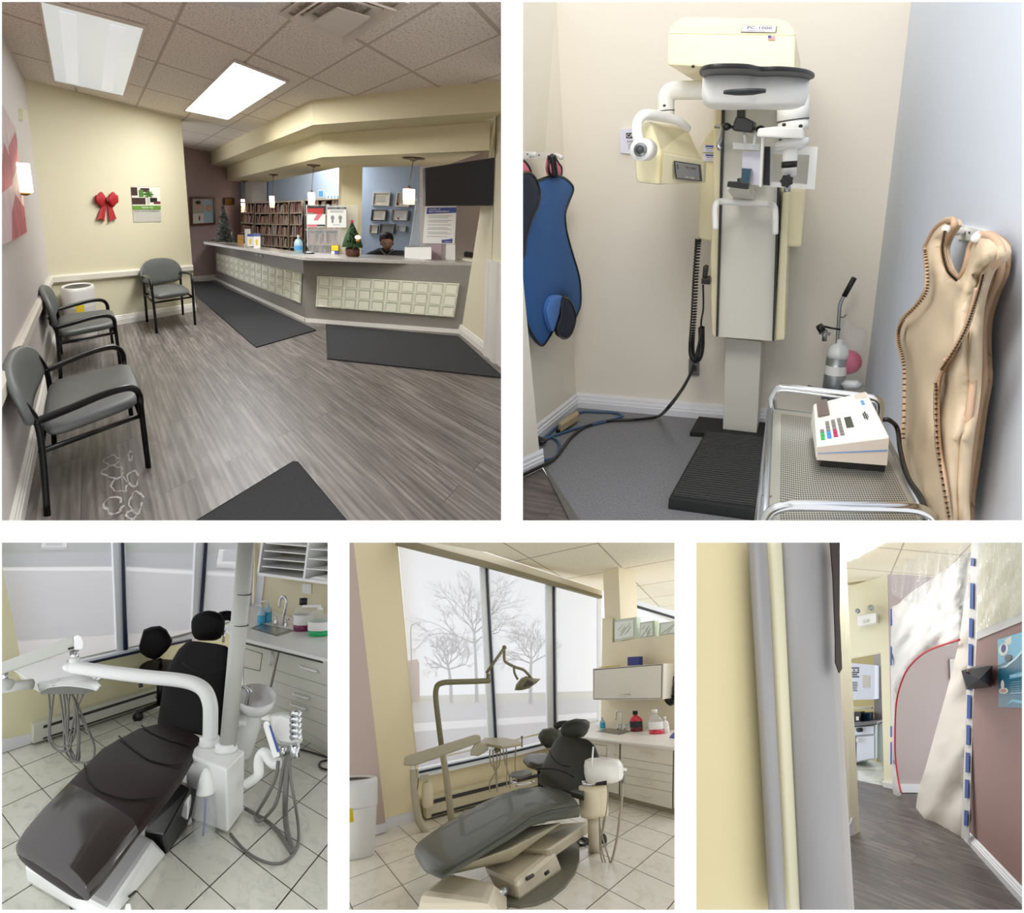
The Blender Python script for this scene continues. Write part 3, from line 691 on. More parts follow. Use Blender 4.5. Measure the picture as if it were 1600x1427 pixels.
f = on_plate(BW, [(510,311),(531,311),(531,302),(510,302)]); mb = MB(R, 'paper', f); mb.box(0,1,0,1,0,.006)
for k in range(4): mb.slab([(.06+k*.24,.55,.0065),(.22+k*.24,.55,.0065),(.16+k*.24,.05,.0065),(.12+k*.24,.05,.0065)], (0,0,.001), 'sky_blue')
mb.build('wall_card', label='wide card with a row of small blue teeth left of the pillar', cat='card')
# --- certificates
BR = R.vplane(b1, b2)
def cert(px, fm, im, label, seal=None, lines=True):
    def pt(mb, w):
        if lines:
            for k in range(4): mb.quad((.25,.3+k*.12,w),(.75,.3+k*.12,w),(.75,.33+k*.12,w),(.25,.33+k*.12,w),'ink_grey')
        if seal: mb.ball((seal[0],seal[1],w), .07, .09, .002, 'red_ink', n=6)
    framed(R, BR, px, label, fm, im, bw=.06, group='certificates on the office wall', name='certificate', cat='certificate', paint=pt)
cert([(581,321),(607.5,322),(609.5,301),(583,301)], 'paper_warm', 'paper_warm', 'top left cream certificate on the blue office wall')
cert([(617,323),(638.5,323.5),(640,302),(620,301)], 'paper_warm', 'paper_warm', 'top right certificate with a red seal, partly behind the lit pendant shade', seal=(.2,.2))
cert([(579,344.5),(602,345),(604,328),(581,327.5)], 'ink', 'paper_warm', 'certificate in a dark frame below the top left one')
cert([(610,344.5),(636,345.5),(638,328.5),(612.5,327.5)], 'ink_grey', 'paper', 'certificate with a red seal at its foot, right of the dark framed one', seal=(.45,.2))
cert([(576.5,364),(589,365),(590.5,352),(578,351)], 'paper_grey', 'paper_warm', 'striped grey and cream notice at lower left of the certificates')
cert([(591.5,364.5),(614,365),(616,350),(593,349.5)], 'ink_grey', 'ink_grey', 'dark grey plaque directly above the receptionist', lines=False)
cert([(619,360),(633,362.5),(634,353),(620,352)], 'paper_grey', 'pale_white_wall', 'faint pale card at lower right of the certificates', lines=False)
# --- receptionist
def person():
    base = R.on((CR[0]-CR[1]*.75, CR[1]), 604, 395); k = (R.face(base, 605, 395)-R.face(base, 604, 395)).length   # room units per pixel
    X = (R.face(base, 620, 395)-base).normalized(); Y = X.cross(Z)*-1
    if Y.dot(R.E-base) < 0: Y = -Y                                                        # Y towards the viewer
    zk = (R.face(base, 604, 385)-base).length/10
    f = lambda a, b, c=0.0: R.face(base, 604, 400) + X*(a*k) + Z*(c*zk) + Y*(b*k)
    t = thing(R, 'person', 'receptionist in a black jacket looking down behind the counter', 'person', f(0,0,-10))
    mb = MB(R, 'skin', f)
    rings = []
    for z, rx, ry, cx, cy in ((-6,7,5,0,0),(0,6,5,0,0),(6,4.4,4.2,0,1),(9,4.0,4.4,1,2),(11,5.2,6,1,3),(14,7,8,1,3.6),(18,8.6,9.4,.8,3),(22,9.6,10,.4,2.2),(26,9.6,10,0,1.5),(30,8.2,8.6,-.3,1),(33,5,5.4,-.3,.6),(34.4,1.2,1.4,-.3,.6)):
        rings.append([(cx+rx*math.cos(a), cy+ry*math.sin(a), z) for a in (2*PI*j/20 for j in range(20))])
    mb.loft(rings)
    mb.ball((1.2,13.6,17), 1.5,2.2,2.6); mb.ball((-9,2,19), 1.2,2,2.6); mb.ball((10,2.4,19), 1.2,2,2.6)
    body = mb.build('body', t)
    MB(R, 'ink', f).ball((-2.6,12.2,20.5), 1.3,.6,.6).build('eye', t); MB(R, 'ink', f).ball((4.6,12.2,20.5), 1.3,.6,.6).build('eye', t)
    MB(R, 'dark_red', f).ball((1.1,12,12.6), 2.2,.8,.6).build('mouth', t)
    mb = MB(R, 'hair', f); rings = []
    for z, s_, fr in ((17,.55,-6),(20,.95,-3.5),(24,1.06,-1.2),(28,1.08,.6),(32,.98,1),(35.5,.7,.8),(37.6,.2,.4)):
        rings.append([(10.4*s_*math.cos(a), 1+fr+ (9.8 if math.sin(a) < 0 else 9.0)*s_*math.sin(a), z) for a in (2*PI*j/22 for j in range(22))])
    mb.loft(rings); mb.build('hair', t)
    mb = MB(R, 'jacket', f); rings = []
    for u, w, d, z in ((0,36,9,-14),(.2,35,10,-4),(.4,30,10.5,2),(.6,22,10,6.4),(.8,13,8,9.6),(1,8.4,7,12)):
        rings.append([(-5+w*math.cos(a)*(1 if math.cos(a) < 0 else .78), -2+d*math.sin(a), z) for a in (2*PI*j/26 for j in range(26))])
    mb.loft(rings); mb.build('jacket', t)
    MB(R, 'ink_grey', f).tube([(-9,4,10),(-5,8,6),(-1,10,2)], 1.3*k, k=4).tube([(9,4,10),(6,8,6),(2,10,2)], 1.3*k, k=4).build('collar', t)
person()
# computer monitor beside the receptionist
P = R.on((CR[0]-CR[1]*.5, CR[1]), 632, 396)
f = plate(*[R.face(P, *q) for q in ((601,401),(648,402),(634,391.5),(616,391))], (R.E-P).normalized()*.02); MB(R, 'ink', f).box(0,1,0,1,-1,0).build('computer_monitor', label='top of a dark monitor in front of the receptionist', cat='monitor')
# --- things on the counter
ZT = zc+.045
def at(x, y, z=ZT): return R.flo(x, y, z)
def cardf(b, x0, x1, y0, y1, lean=.0):            # upright rectangle standing at b, spanning pixel box
    P = [R.face(b, *q) for q in ((x0,y1),(x1,y1),(x1,y0),(x0,y0))]; n = (R.E-b); n.z = 0; n.normalize()
    P[2] -= n*lean; P[3] -= n*lean; return plate(*P, n)
def shield(b, px, label):
    P = [R.on(b, *q) for q in px]; f = plate(*P, b[1]); o = MB(R, 'acrylic', f).box(0,1,0,1,-.006,0).build('sneeze_guard', label=label, cat='shield', group='clear acrylic shields')
    for u in (0,.98): MB(R, 'acrylic_edge', f).box(u,u+.02,0,1,-.008,.002).build('edge', o); return f
sp = (CR[0]-CR[1]*.3, CR[1])
f1 = shield(sp, [(480,398),(557,401),(560,320),(478,320)], 'clear acrylic shield on the counter left of the green tree')
f2 = shield(sp, [(636,408),(706,411),(716,304.5),(651,309)], 'clear acrylic shield in front of the television corner')
def sign(pl, px, name, label, cat, draw, th=.004, m='paper'):
    f = on_plate(pl, px, .006); mb = MB(R, m, f); mb.box(0,1,0,1,0,th); draw(mb, th+.001); return mb.build(name, label=label, cat=cat)
def q4(mb, w, u0, u1, v0, v1, m): mb.quad((u0,v0,w),(u1,v0,w),(u1,v1,w),(u0,v1,w), m)
def d1(mb, w):
    q4(mb, w, 0,1,.62,1,'red_ink'); q4(mb, w+.001, 0,1,.9,1,'ink'); q4(mb, w+.001, .9,1,.62,1,'ink'); mb.poly([(0,.62,w+.001),(.5,.62,w+.001),(.3,.68,w+.001),(0,.7,w+.001)],'ink_grey')
    mb.poly([(.35,.32,w),(.6,.32,w),(.85,.62,w),(.55,.62,w)],'pink_ink'); q4(mb, w, 0,.55,.02,.13,'pink_ink'); q4(mb, w, .55,1,.04,.12,'ink')
sign(sp, [(479.5,355),(508,355),(508.5,322),(480,322)], 'notice_sign', 'red and white notice taped inside the left clear shield', 'sign', d1)
def d2(mb, w):
    q4(mb, w, .02,.98,.86,.97,'ink'); mb.text('STAND HERE', (.08,.885,w+.001), (.84,0,0), (0,.06,0), 'paper')
    for v in (.77,.72): q4(mb, w, .15,.85,v,v+.02,'ink_grey')
    for c in (.28,.68):
        mb.ball((c,.46,w), .09,.11,.002,'ink_grey',n=8); mb.ball((c,.29,w), .055,.08,.002,'ink_grey',n=8)
    q4(mb, w, .3,.7,.12,.14,'ink_grey')
sign(sp, [(511,355.5),(541,355.5),(541,322.5),(511,322.5)], 'notice_sign', 'white floor spacing notice with two grey footprints beside the pillar', 'sign', d2)
def d3(mb, w):
    mb.poly([(.05,.80,w),(1,.83,w),(1,.975,w),(.05,.975,w)],'blue_ink'); mb.text('COVID-19', (.12,.905,w+.001), (.36,0,0), (0,.04,0), 'paper'); mb.text('SELF-ASSESSMENT', (.12,.845,w+.001), (.66,0,0), (0,.042,0), 'paper')
    for k, v in enumerate((.74,.70,.62,.58,.5,.42,.38,.3,.26,.18)): q4(mb, w, .1+.02*(k % 3),.86-.1*(k % 2),v,v+.012,'ink_grey')
    mb.poly([(.6,.02,w),(.93,.02,w),(.93,.14,w),(.8,.12,w),(.58,.1,w)],'blue_ink'); mb.text('Ontario', (.68,.045,w+.001), (.2,0,0), (0,.03,0), 'paper')
sign(sp, [(660.5,380),(710,381),(713,322.5),(664.5,323)], 'notice_sign', 'blue headed COVID-19 self-assessment sheet on the right clear shield', 'sign', d3)
for q, (px, lb) in enumerate((([(696,409),(711,410),(711,380),(697,380)], 'folded white paper below the self-assessment sheet'), ([(668,407),(689,408),(690,381),(672,380.5)], 'lavender blue sheet hanging under the self-assessment sheet'))):
    f = on_plate(sp, px, .003); MB(R, 'paper' if q == 0 else 'lilac_wall', f).box(0,1,0,1,0,.003).build('paper_sheet', label=lb, cat='paper')
def xtree(b, hpx, wpx, m, name, label, seed, star=None, pot=True):
    t = thing(R, name, label, 'christmas tree', b); k = (R.face(b, *[R.px(b)[0]+1, R.px(b)[1]])-R.face(b, *R.px(b))).length
    H = R.face(b, R.px(b)[0], R.px(b)[1]-hpx).z - b.z; W = wpx*.5*k; rnd = random.Random(seed); mb = MB(R, m)
    z0 = .28*H if pot else .08*H
    mb.lathe(b+Z*z0, [(W*.6,0),(W*.45,(H-z0)*.4),(W*.15,(H-z0)*.85),(.002,(H-z0))], n=14)
    for i in range(420):
        v = rnd.random()**1.3; z = z0+(H-z0)*v; rr = W*(1-v*.86)*rnd.uniform(.55,1.05); a = rnd.uniform(0,2*PI); d = Vector((math.cos(a), math.sin(a), rnd.uniform(-.25,.35)))
        p = b+Z*z+Vector((d.x,d.y,0))*rr*.55; e = b+Z*(z)+d*rr; s_ = Vector((-d.y,d.x,.4)).normalized()*W*.06
        mb.add([p-s_, p+s_, e, p+Z*W*.07], [(0,1,2),(0,2,3),(1,2,3)])
    mb.build('branches', t, kind=None)
    if pot: MB(R, 'wood_dark').lathe(b, [(W*.32,0),(W*.4,.02),(W*.42,z0*.8),(W*.3,z0)], n=18).build('pot', t)
    if star:
        c = b+Z*(H+.012); n = (R.E-c).normalized(); x = n.cross(Z).normalized(); y = x.cross(n); rr = 4.2*k
        MB(R, 'red_ribbon').slab([c + (x*math.cos(a)+y*math.sin(a))*(rr if j % 2 == 0 else rr*.42) for j, a in enumerate(PI/2+PI*j/5 for j in range(10))], n*.008).build('star', t)
    return t, H, W
gt, GH, GW = xtree(at(551,401), 53, 38, 'green_needles', 'christmas_tree', 'small green christmas tree with red star on the counter by the pillar', 3, star=True)
c = R.face(at(551,401), 559, 371, .08); MB(R, 'lamp_glow_pink').ball(c, .028).build('ornament', gt); MB(R, 'brass').ball(c-Z*.045, .02).build('ornament', gt)
xtree(at(352,383), 63, 40, 'grey_needles', 'christmas_tree', 'sparse frosted grey christmas tree at the left end of the counter', 5, pot=False)
def easel_card(b, box, name, label, cat, m, draw=None, group=None):
    f = cardf(b, *box, lean=.03); mb = MB(R, m, f); mb.box(0,1,0,1,-.01,0)
    if draw: draw(mb, .001)
    mb.slab([f(.3,0,0) if 0 else (.3,0,-.01),(.7,0,-.01),(.5,0,-.07)], (0,0,.001)) if 0 else None
    return mb.build(name, label=label, cat=cat, group=group)
band = lambda m, v0, v1, u0=.1, u1=.9: (lambda mb, w: q4(mb, w, u0,u1,v0,v1,m))
easel_card(at(345,381), (343,350,361,378), 'greeting_card', 'white and red greeting card below the frosted tree', 'card', 'paper', band('pink_ink',.4,.8))
easel_card(at(357,382), (352,362.5,362,380), 'greeting_card', 'cream greeting card with brown picture right of the frosted tree', 'card', 'paper_warm', band('file_tan',.3,.6,.2,.6))
easel_card(at(376,384), (371,381,367,385), 'picture_frame', 'tan framed card standing on the counter left of the brochures', 'picture', 'wood_tan', band('brass',.25,.75))
def broch(mb, w): q4(mb, w, 0,1,.8,1,'blue_ink'); q4(mb, w, .3,.6,.2,.6,'yellow_label')
easel_card(at(387,384), (382.5,391.5,358,383), 'brochure', 'plain white brochure stand behind the blue topped brochures', 'brochure', 'paper')
easel_card(at(391,386), (386.5,396.5,366,385), 'brochure', 'left one of two blue topped brochures on the counter', 'brochure', 'paper', broch)
easel_card(at(402,388), (396.5,407,365,388), 'brochure', 'right one of two blue topped brochures on the counter', 'brochure', 'paper', broch)
b = at(467,396); s_ = (R.face(b,468,396)-R.face(b,467,396)).length; zz = (R.face(b,467,386)-R.face(b,467,396)).length/10
t = thing(R, 'pump_bottle', 'clear blue hand sanitizer pump bottle on the counter by the shield', 'bottle', b)
MB(R, 'sanitizer').lathe(b, [(6*s_,0),(6*s_,17*zz),(4*s_,21*zz),(1.4*s_,23*zz)], n=20).build('bottle_body', t)
MB(R, 'paper').lathe(b+Z*23*zz, [(1.4*s_,0),(1.2*s_,5*zz)], n=12).tube([b+Z*27*zz, b+Z*28*zz+CR[1]*.03], s_*.8).build('pump', t)
MB(R, 'sky_blue').lathe(b, [(6.05*s_,5*zz),(6.05*s_,12*zz)], n=20, cap=False).build('bottle_label', t)
b = at(483,396.5); t = thing(R, 'pen_stand', 'black pen on its weighted counter base beside the sanitizer', 'pen', b)
MB(R, 'black_plastic').lathe(b, [(.06,0),(.06,.012),(.02,.02)], n=20).build('base', t); MB(R, 'paper').lathe(b, [(.045,.012),(.05,.02),(.01,.03)], n=20).build('dish', t)
MB(R, 'ink').tube([b+Z*.02, R.face(b,474.5,375)], .006, n=8).build('pen', t)
easel_card(at(523,397), (516.5,530,383,397.5), 'picture_frame', 'small yellow and blue card frame left of the green tree', 'picture', 'wood_dark', lambda mb,w: (q4(mb,w,.08,.9,.4,.95,'yellow_label'), q4(mb,w,.45,.9,.05,.35,'blue_ink'), q4(mb,w,.08,.45,.05,.35,'paper')))
b = at(655,405); f = cardf(b, 632, 674, 387, 405.5, .02); mb = MB(R, 'paper', f); mb.box(0,1,0,1,-.08,0)
t = mb.build('paper_tray', label='low white box of forms on the counter in front of the right shield', cat='tray')
mb = MB(R, 'ink_grey', f); rnd = random.Random(3)
for k in range(9): mb.box(.05+k*.1,.12+k*.1,1,1.12,-.07,-.02-.005*k)
mb.build('forms', t)
P = [at(*q) for q in ((706,404),(739,409.5),(748,405),(716,400.5))]; MB(R, 'paper_warm').slab([p+Z*.03 for p in P], (0,0,-.03)).build('paper_tray', label='flat cream letter tray at the right end of the counter', cat='tray')
P = [at(*q,ZT+.032) for q in ((725,401),(738,403),(742,400),(730,398))]; MB(R, 'ink').slab([p+Z*.06 for p in P], (0,0,-.06)).build('stapler', label='dark grey calculator box resting on the cream tray', cat='office item')
b = at(750,407); easel_card(b, (739,757,382,405), 'notice_sign', 'leaning grey text card at the right end of the counter', 'sign', 'paper_grey', lambda mb,w: [q4(mb,w,.15,.85,v,v+.03,'ink') for v in (.2,.3,.4,.55,.7,.8)])
# unseen glowing panel, added to brighten the office behind the counter
t = thing(R, 'ceiling_light', 'added fill light panel over the office behind the counter, unseen behind the soffit', 'ceiling light', b1)
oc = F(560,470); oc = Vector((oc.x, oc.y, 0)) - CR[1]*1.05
MB(R, 'office_fill_glow').slab([top(oc+Vector((x,y,0)), H1-.02) for x, y in ((-1.0,-.25),(.35,-.25),(.35,.3),(-1.0,.3))], (0,0,.01)).build('diffuser', t)
# ================================================================== X-RAY ROOM (upper right)
R = R2; F = R.flo
for a in (('xray_wall','eae2d4',.8),('xray_side_wall','ece5d6',.8),('xray_blue_wall','d2d8e2',.6),('machine_cream','efe4bd',.35),('machine_white','f0eee8',.35),('machine_grey','d6d2c6',.4),('machine_dark','3c3f42',.5),('dark_rubber','26282b',.6),
          ('skirting_bright','e6e6ea',.4),('blue_cloth','2f5f9c',.75),('navy_cloth','1a2238',.8),('blue_cloth_light','4f7fc4',.75),('pink_lining','d76f86',.8),('beige_satin','cdb89a',.5),('beige_trim','c9a789',.6),('beige_dark','a08466',.7),('beige_pleat','b39674',.7),
          ('device_white','efece4',.4),('device_side','d8ccc0',.45),('key_grey','85837f',.5),('key_green','35b45c',.5),('key_blue','4a8fe0',.5),('key_pink','c02868',.5),('lcd','3d4238',.3),('smoke_window','766a64',.2),
          ('aluminium','a9aeb0',.35),('cylinder_white','e4e6e4',.4),('bag_pink','c23660',.5),('cable_blue','3f5f80',.5),('outlet_grey','6d6964',.5),('teal_cup','2c5468',.3),('plug_beige','b7a383',.5),('violet_paper','e4e2f0',.6)):
    mat(a[0], a[1], a[2], metal=.85 if a[0] == 'aluminium' else 0, bump=.08 if 'satin' in a[0] else 0, bscale=12)
mat('clear_bag', 'e4e4e8', .15, alpha=.14); mat('clear_rod', 'e8ecec', .05, alpha=.45)
g = NT('carpet_grey', .95); n = g.node('ShaderNodeTexNoise', {'Vector': g.uv, 'Scale': 140.0, 'Detail': 4, 'Roughness': .8}); n2 = g.node('ShaderNodeTexNoise', {'Vector': g.uv, 'Scale': 3.0, 'Detail': 3})
g.out(g.mix(g.math('MULTIPLY', n2.outputs['Fac'], .25), g.ramp(n.outputs['Fac'], [(.3,'6a6a6d'),(.5,'858589'),(.7,'a2a1a3')]), lin('7b7a78')), n.outputs['Fac'], .3, .003)
g = NT('perforated_steel', .3, metal=.75); v = g.mapped(scale=(1,1,1)); sx = g.node('ShaderNodeSeparateXYZ', {0: v})
a = g.math('SUBTRACT', g.math('FRACT', g.math('MULTIPLY', sx.outputs[0], 62.0)), .5); b = g.math('SUBTRACT', g.math('FRACT', g.math('MULTIPLY', sx.outputs[1], 62.0)), .5)
d = g.math('ADD', g.math('MULTIPLY', a, a), g.math('MULTIPLY', b, b)); hole = g.math('LESS_THAN', d, .11)
u0 = g.math('GREATER_THAN', sx.outputs[0], .1); u1 = g.math('LESS_THAN', sx.outputs[0], .93); v1 = g.math('LESS_THAN', sx.outputs[1], .95)
g.out(g.mix(g.math('MULTIPLY', g.math('MULTIPLY', hole, u0), g.math('MULTIPLY', u1, v1)), lin('c4c3bb'), lin('242424')))
g = NT('ribbed_rubber', .6); sx = g.node('ShaderNodeSeparateXYZ', {0: g.uv}); w = g.math('SINE', g.math('MULTIPLY', sx.outputs[1], 2*PI*34)); g.out(g.ramp(w, [(.2,'1c1d1f'),(.8,'3a3b3e')]), w, .8, .01)
MATS['ribbed_rubber'] = g.m
plank_material('dark_planks', '4c4442', '665d5a', '7c736e', rot=PI/2*0+.1, width=.15)

c0 = F(901,632.5); c1 = F(1343,672); BW = R.vplane(c0, c1); LW = R.vplane(F(836.5,686), c0); RW = R.wall((1343,672), (1378,813))
cT0 = R.on(BW, 869, -4); cT1 = R.on(BW, 1425, -4)
MB(R, 'xray_wall').slab([c0, c1, cT1, cT0], -BW[1]*.1).build('wall_back', kind='structure')
l0 = c0 + (F(836.5,686)-c0)*1.25; MB(R, 'xray_side_wall').slab([l0, c0, cT0, R.on(LW, 800, -20)], -LW[1]*.1).build('wall_left', kind='structure')
r1 = F(1440,1050); r1 = c1 + (F(1378,813)-c1)*2.6
MB(R, 'xray_blue_wall').slab([c1, r1, Vector((r1.x,r1.y,3.4)), cT1+Vector((0,0,.0))], -RW[1]*.1).build('wall_right', kind='structure')
fl = [F(*q) for q in ((848,728),(905,824),(1606,824),(1606,690),(1350,660),(1128,645),(895,625),(820,700))]
MB(R, 'carpet_grey').poly(fl, uv=[(p.x, p.y) for p in fl]).build('floor', kind='structure')
fl = [F(*q) for q in ((810,824),(810,700),(845,700),(846,728),(890,800),(898,824))]
MB(R, 'dark_planks').poly([p-Vector((0,0,.004)) for p in fl], uv=[(p.x, p.y) for p in fl]).build('floor', kind='structure')
th = [F(*q, .006) for q in ((846,724),(853,731),(913,824),(896,824))]; MB(R, 'wood_strip' if 0 else 'outlet_grey').slab(th, (0,0,-.006)).build('trim_1', kind='structure', label=None)
SK2 = ((0,1),(.45,1),(.5,.85),(.62,.85),(.68,.5),(.85,.5),(.92,.25))
hb = R.hz(c0, 613)
strip('baseboard_back', c0, c1, 0, hb, .03, 'skirting_bright', SK2); strip('baseboard_left', l0, c0, 0, hb, .03, 'skirting_bright', SK2)
# near door jamb at the left edge
j0 = F(845,729); j1 = F(806,748); JP = R.vplane(j0, j1)
jt = R.on(JP, 812, 380); MB(R, 'xray_side_wall').slab([j0, j1, R.on(JP,800,380), jt], JP[1]*-.05).build('wall_front', kind='structure')
strip('baseboard_front', j1, j0 + (j0-j1).normalized()*.01, 0, R.hz(j0, 702), .02, 'skirting_bright', SK2)
# --- panoramic x-ray machine
CP = R.vplane(F(1129,671,.03), F(1182,677,.03)); nC = CP[1]; xC = (F(1182,677)-F(1129,671)).normalized()
O = lambda px, py, off=0.0: R.on(CP, px, py, off)
def face_box(mb, px, off, depth, m=None):          # face drawn at offset off, pushed back by depth
    return mb.slab([O(*q, off) for q in px], -nC*depth, m)
M = thing(R, 'xray_machine', 'tall cream panoramic dental x-ray machine with swinging arm on a black base', 'x-ray machine', F(1150,700))
bp = [F(*q, .03) for q in ((1078,675),(1092,651),(1214,662),(1214,690),(1150,690),(1096,676))]
MB(R, 'black_rubber').slab(bp, (0,0,-.03)).build('base_plate', M)
P = [F(*q, .06) for q in ((1045,778),(1187,797),(1208,682),(1104,672))]
o = MB(R, 'black_rubber').slab(P, (0,0,-.06)).build('foot_platform', M, bevel=.004)
c = sum(P, Vector())/4; K = [c+(p-c)*.94+Vector((0,0,.003)) for p in P]; MB(R, 'ribbed_rubber').slab(K, (0,0,-.003), uv=[(0,0),(1,0),(1,1),(0,1)]).build('ribbed_mat', o)
MB(R, 'machine_grey').slab([O(1133.5,528), O(1190,534), O(1182.5,677), O(1129.4,671)], -nC*.16).build('lower_column', M, bevel=.004)
mb = MB(R, 'machine_grey'); face_box(mb, [(1120.5,526),(1208,533),(1221,150),(1131,150)], .10, .05); mb.build('front_panel', M)
for q in ([(1118.5,526),(1121.5,526),(1132.5,150),(1128.5,150)], [(1206.5,533),(1209.5,533),(1223,150),(1219,150)]):
    mb = MB(R, 'black_plastic'); face_box(mb, q, .115, .08); mb.build('black_seam', M)
def rounded_side(px, off, depth, m, name):
    mb = MB(R, m); rings = []
    for k, (d, s_) in enumerate(((0,0.0),(.35,.0),(.7,.1),(.9,.3),(1,.6))): pass
    mb.slab([O(*q, off) for q in px], -nC*depth); mb.build(name, M, bevel=.012)
rounded_side([(1109,424),(1112,524),(1120,529),(1131,150),(1116,160),(1113,300)], .09, .2, 'machine_cream', 'left_side_shell')
rounded_side([(1209,533),(1226,532),(1233,300),(1222,300)], .09, .2, 'machine_cream', 'right_side_shell')
rounded_side([(1090,374),(1110,377),(1122,377),(1130,160),(1115,160),(1114,198),(1093,227)], .05, .22, 'machine_cream', 'upper_left_shell')
rounded_side([(1214,386),(1252,386),(1259,296),(1219,296)], .05, .22, 'machine_cream', 'upper_right_shell')
# head box
HB = .46
fr = [(1042.6,101.5),(1241,112),(1243,55),(1043.7,52)]; bk = [(1078,129),(1255.5,116),(1246,52),(1046,50)]
A = [O(*q, HB) for q in fr]; tl = [(1043.7,52),(1046,44),(1053,35),(1064,28),(1075,26),(1216,29),(1229,33),(1238,42),(1243,55)]
T = [O(*q, HB-.04) for q in tl]; mb = MB(R, 'machine_cream'); back = -nC*(HB-.03)
mb.slab([A[0], A[1], A[2], A[3]], back); mb.slab([A[3]]+T[1:-1]+[A[2]], back)
o = mb.build('head_housing', M, bevel=.008)
f = plate(*[O(*q, HB-.012) for q in ((1157.6,50.8),(1212.5,52),(1214,41.1),(1160.4,39.4))], nC*.01); lab = MB(R, 'outlet_grey', f); lab.box(0,1,0,1,-.6,.3); lab.box(.02,.98,.08,.92,.3,.6,'violet_paper'); lab.text('PC-1000', (.17,.46,.8), (.7,0,0), (0,.36,0), 'ink'); lab.quad((.2,.2,.8),(.7,.2,.8),(.7,.26,.8),(.2,.26,.8),'ink_grey')
lab.build('name_label', o, label='white PC-1000 label with a dark border')
f = plate(*[O(*q, HB+.002) for q in ((1200,62.6),(1211,62.8),(1211,56),(1200,55.8))], nC*.004); lab = MB(R, 'paper', f); lab.box(0,1,0,1,0,.5)
for k in range(5): lab.quad((0,k/5,.6),(1,k/5,.6),(1,k/5+.1,.6),(0,k/5+.1,.6),'red_ink')
lab.quad((0,.45,.8),(.45,.45,.8),(.45,1,.8),(0,1,.8),'blue_ink'); lab.build('flag_sticker', o, label='small stars and stripes flag sticker')
mb = MB(R, 'black_plastic')
for q in ((1083,104),(1204,109)): mb.ball(O(*q, HB+.001), .006)
mb.build('screws', o, kind='stuff')
# rotating arm: ring, hub and two wings (plan shapes at a fixed height)
zA = O(1160,118,.3).z; zB = O(1160,156,.3).z
def hp(px, py, z): return F(px, py, z)
def oval(cx, cy, rx, ry, z, n=36): return [hp(cx+rx*math.cos(a), cy+ry*math.sin(a), z) for a in (2*PI*k/n for k in range(n))]
def upr(p, dz): return p + Vector((0,0,dz))
zr_ = min(A[0].z, A[1].z) - .065
ring = []
for k in range(48):
    a = 2*PI*k/48; ring.append((1137+46*math.cos(a), 119+9.5*math.sin(a)))
out = [(1092,119),(1096,112.5),(1110,108),(1140,106.5),(1170,108),(1190,113),(1215,112.5),(1240,114.5),(1262,119),(1272,126),(1270,131),(1255,134),(1200,130),(1140,131),(1100,128)]
MB(R, 'black_plastic').slab(spline([hp(x, 106+(y-106)*.72, zr_) for x, y in out+out[:1]], 5)[:-1], (0,0,.014)).build('black_ring', M, bevel=.005)
hubo = [(1098,128),(1104,121),(1130,118),(1165,119),(1185,123),(1215,122),(1246,125),(1264,132),(1263,140),(1250,150),(1228,154),(1205,151),(1180,149),(1150,152),(1118,150),(1101,140)]
hb_ = spline([hp(x, 117+(y-117)*.5, zr_) for x, y in hubo+hubo[:1]], 4)[:-1]; cz = sum(hb_, Vector())/len(hb_)
zl_ = -.085
rings = [[p for p in hb_], [p+Vector((0,0,zl_*.6)) for p in hb_], [cz+(p-cz)*.96+Vector((0,0,zl_*.92)) for p in hb_], [cz+(p-cz)*.88+Vector((0,0,zl_)) for p in hb_]]
MB(R, 'machine_white').loft(rings[::-1]).build('arm_hub', M)
MB(R, 'dark_rubber').lathe(hp(1163,148,zr_-.09), [(.03,0),(.055,.004),(.055,.012)], n=30).build('hub_disc', M)
pts = [O(1110,140,.3), O(1080,141,.3), O(1052,142,.3), O(1043,148,.3), O(1040,160,.3), O(1040,187,.3)]
MB(R, 'machine_white').tube(pts, .034, k=6, n=18).build('left_arm', M)
MB(R, 'machine_dark').tube([O(1040,172.6,.3), O(1040,174,.3)], .0352, n=18).ball(O(1038,165,.336), .006).build('collar_line', M)
MB(R, 'machine_white').tube([O(1003,234,.55), O(997,218,.55), O(995,198,.54), O(999,186,.52), O(1010,179,.5), O(1038,183,.43), O(1061,190,.38), O(1074,201,.33)], .02, k=6, n=14, rr=[.018,.018,.018,.014]).build('yoke', M)
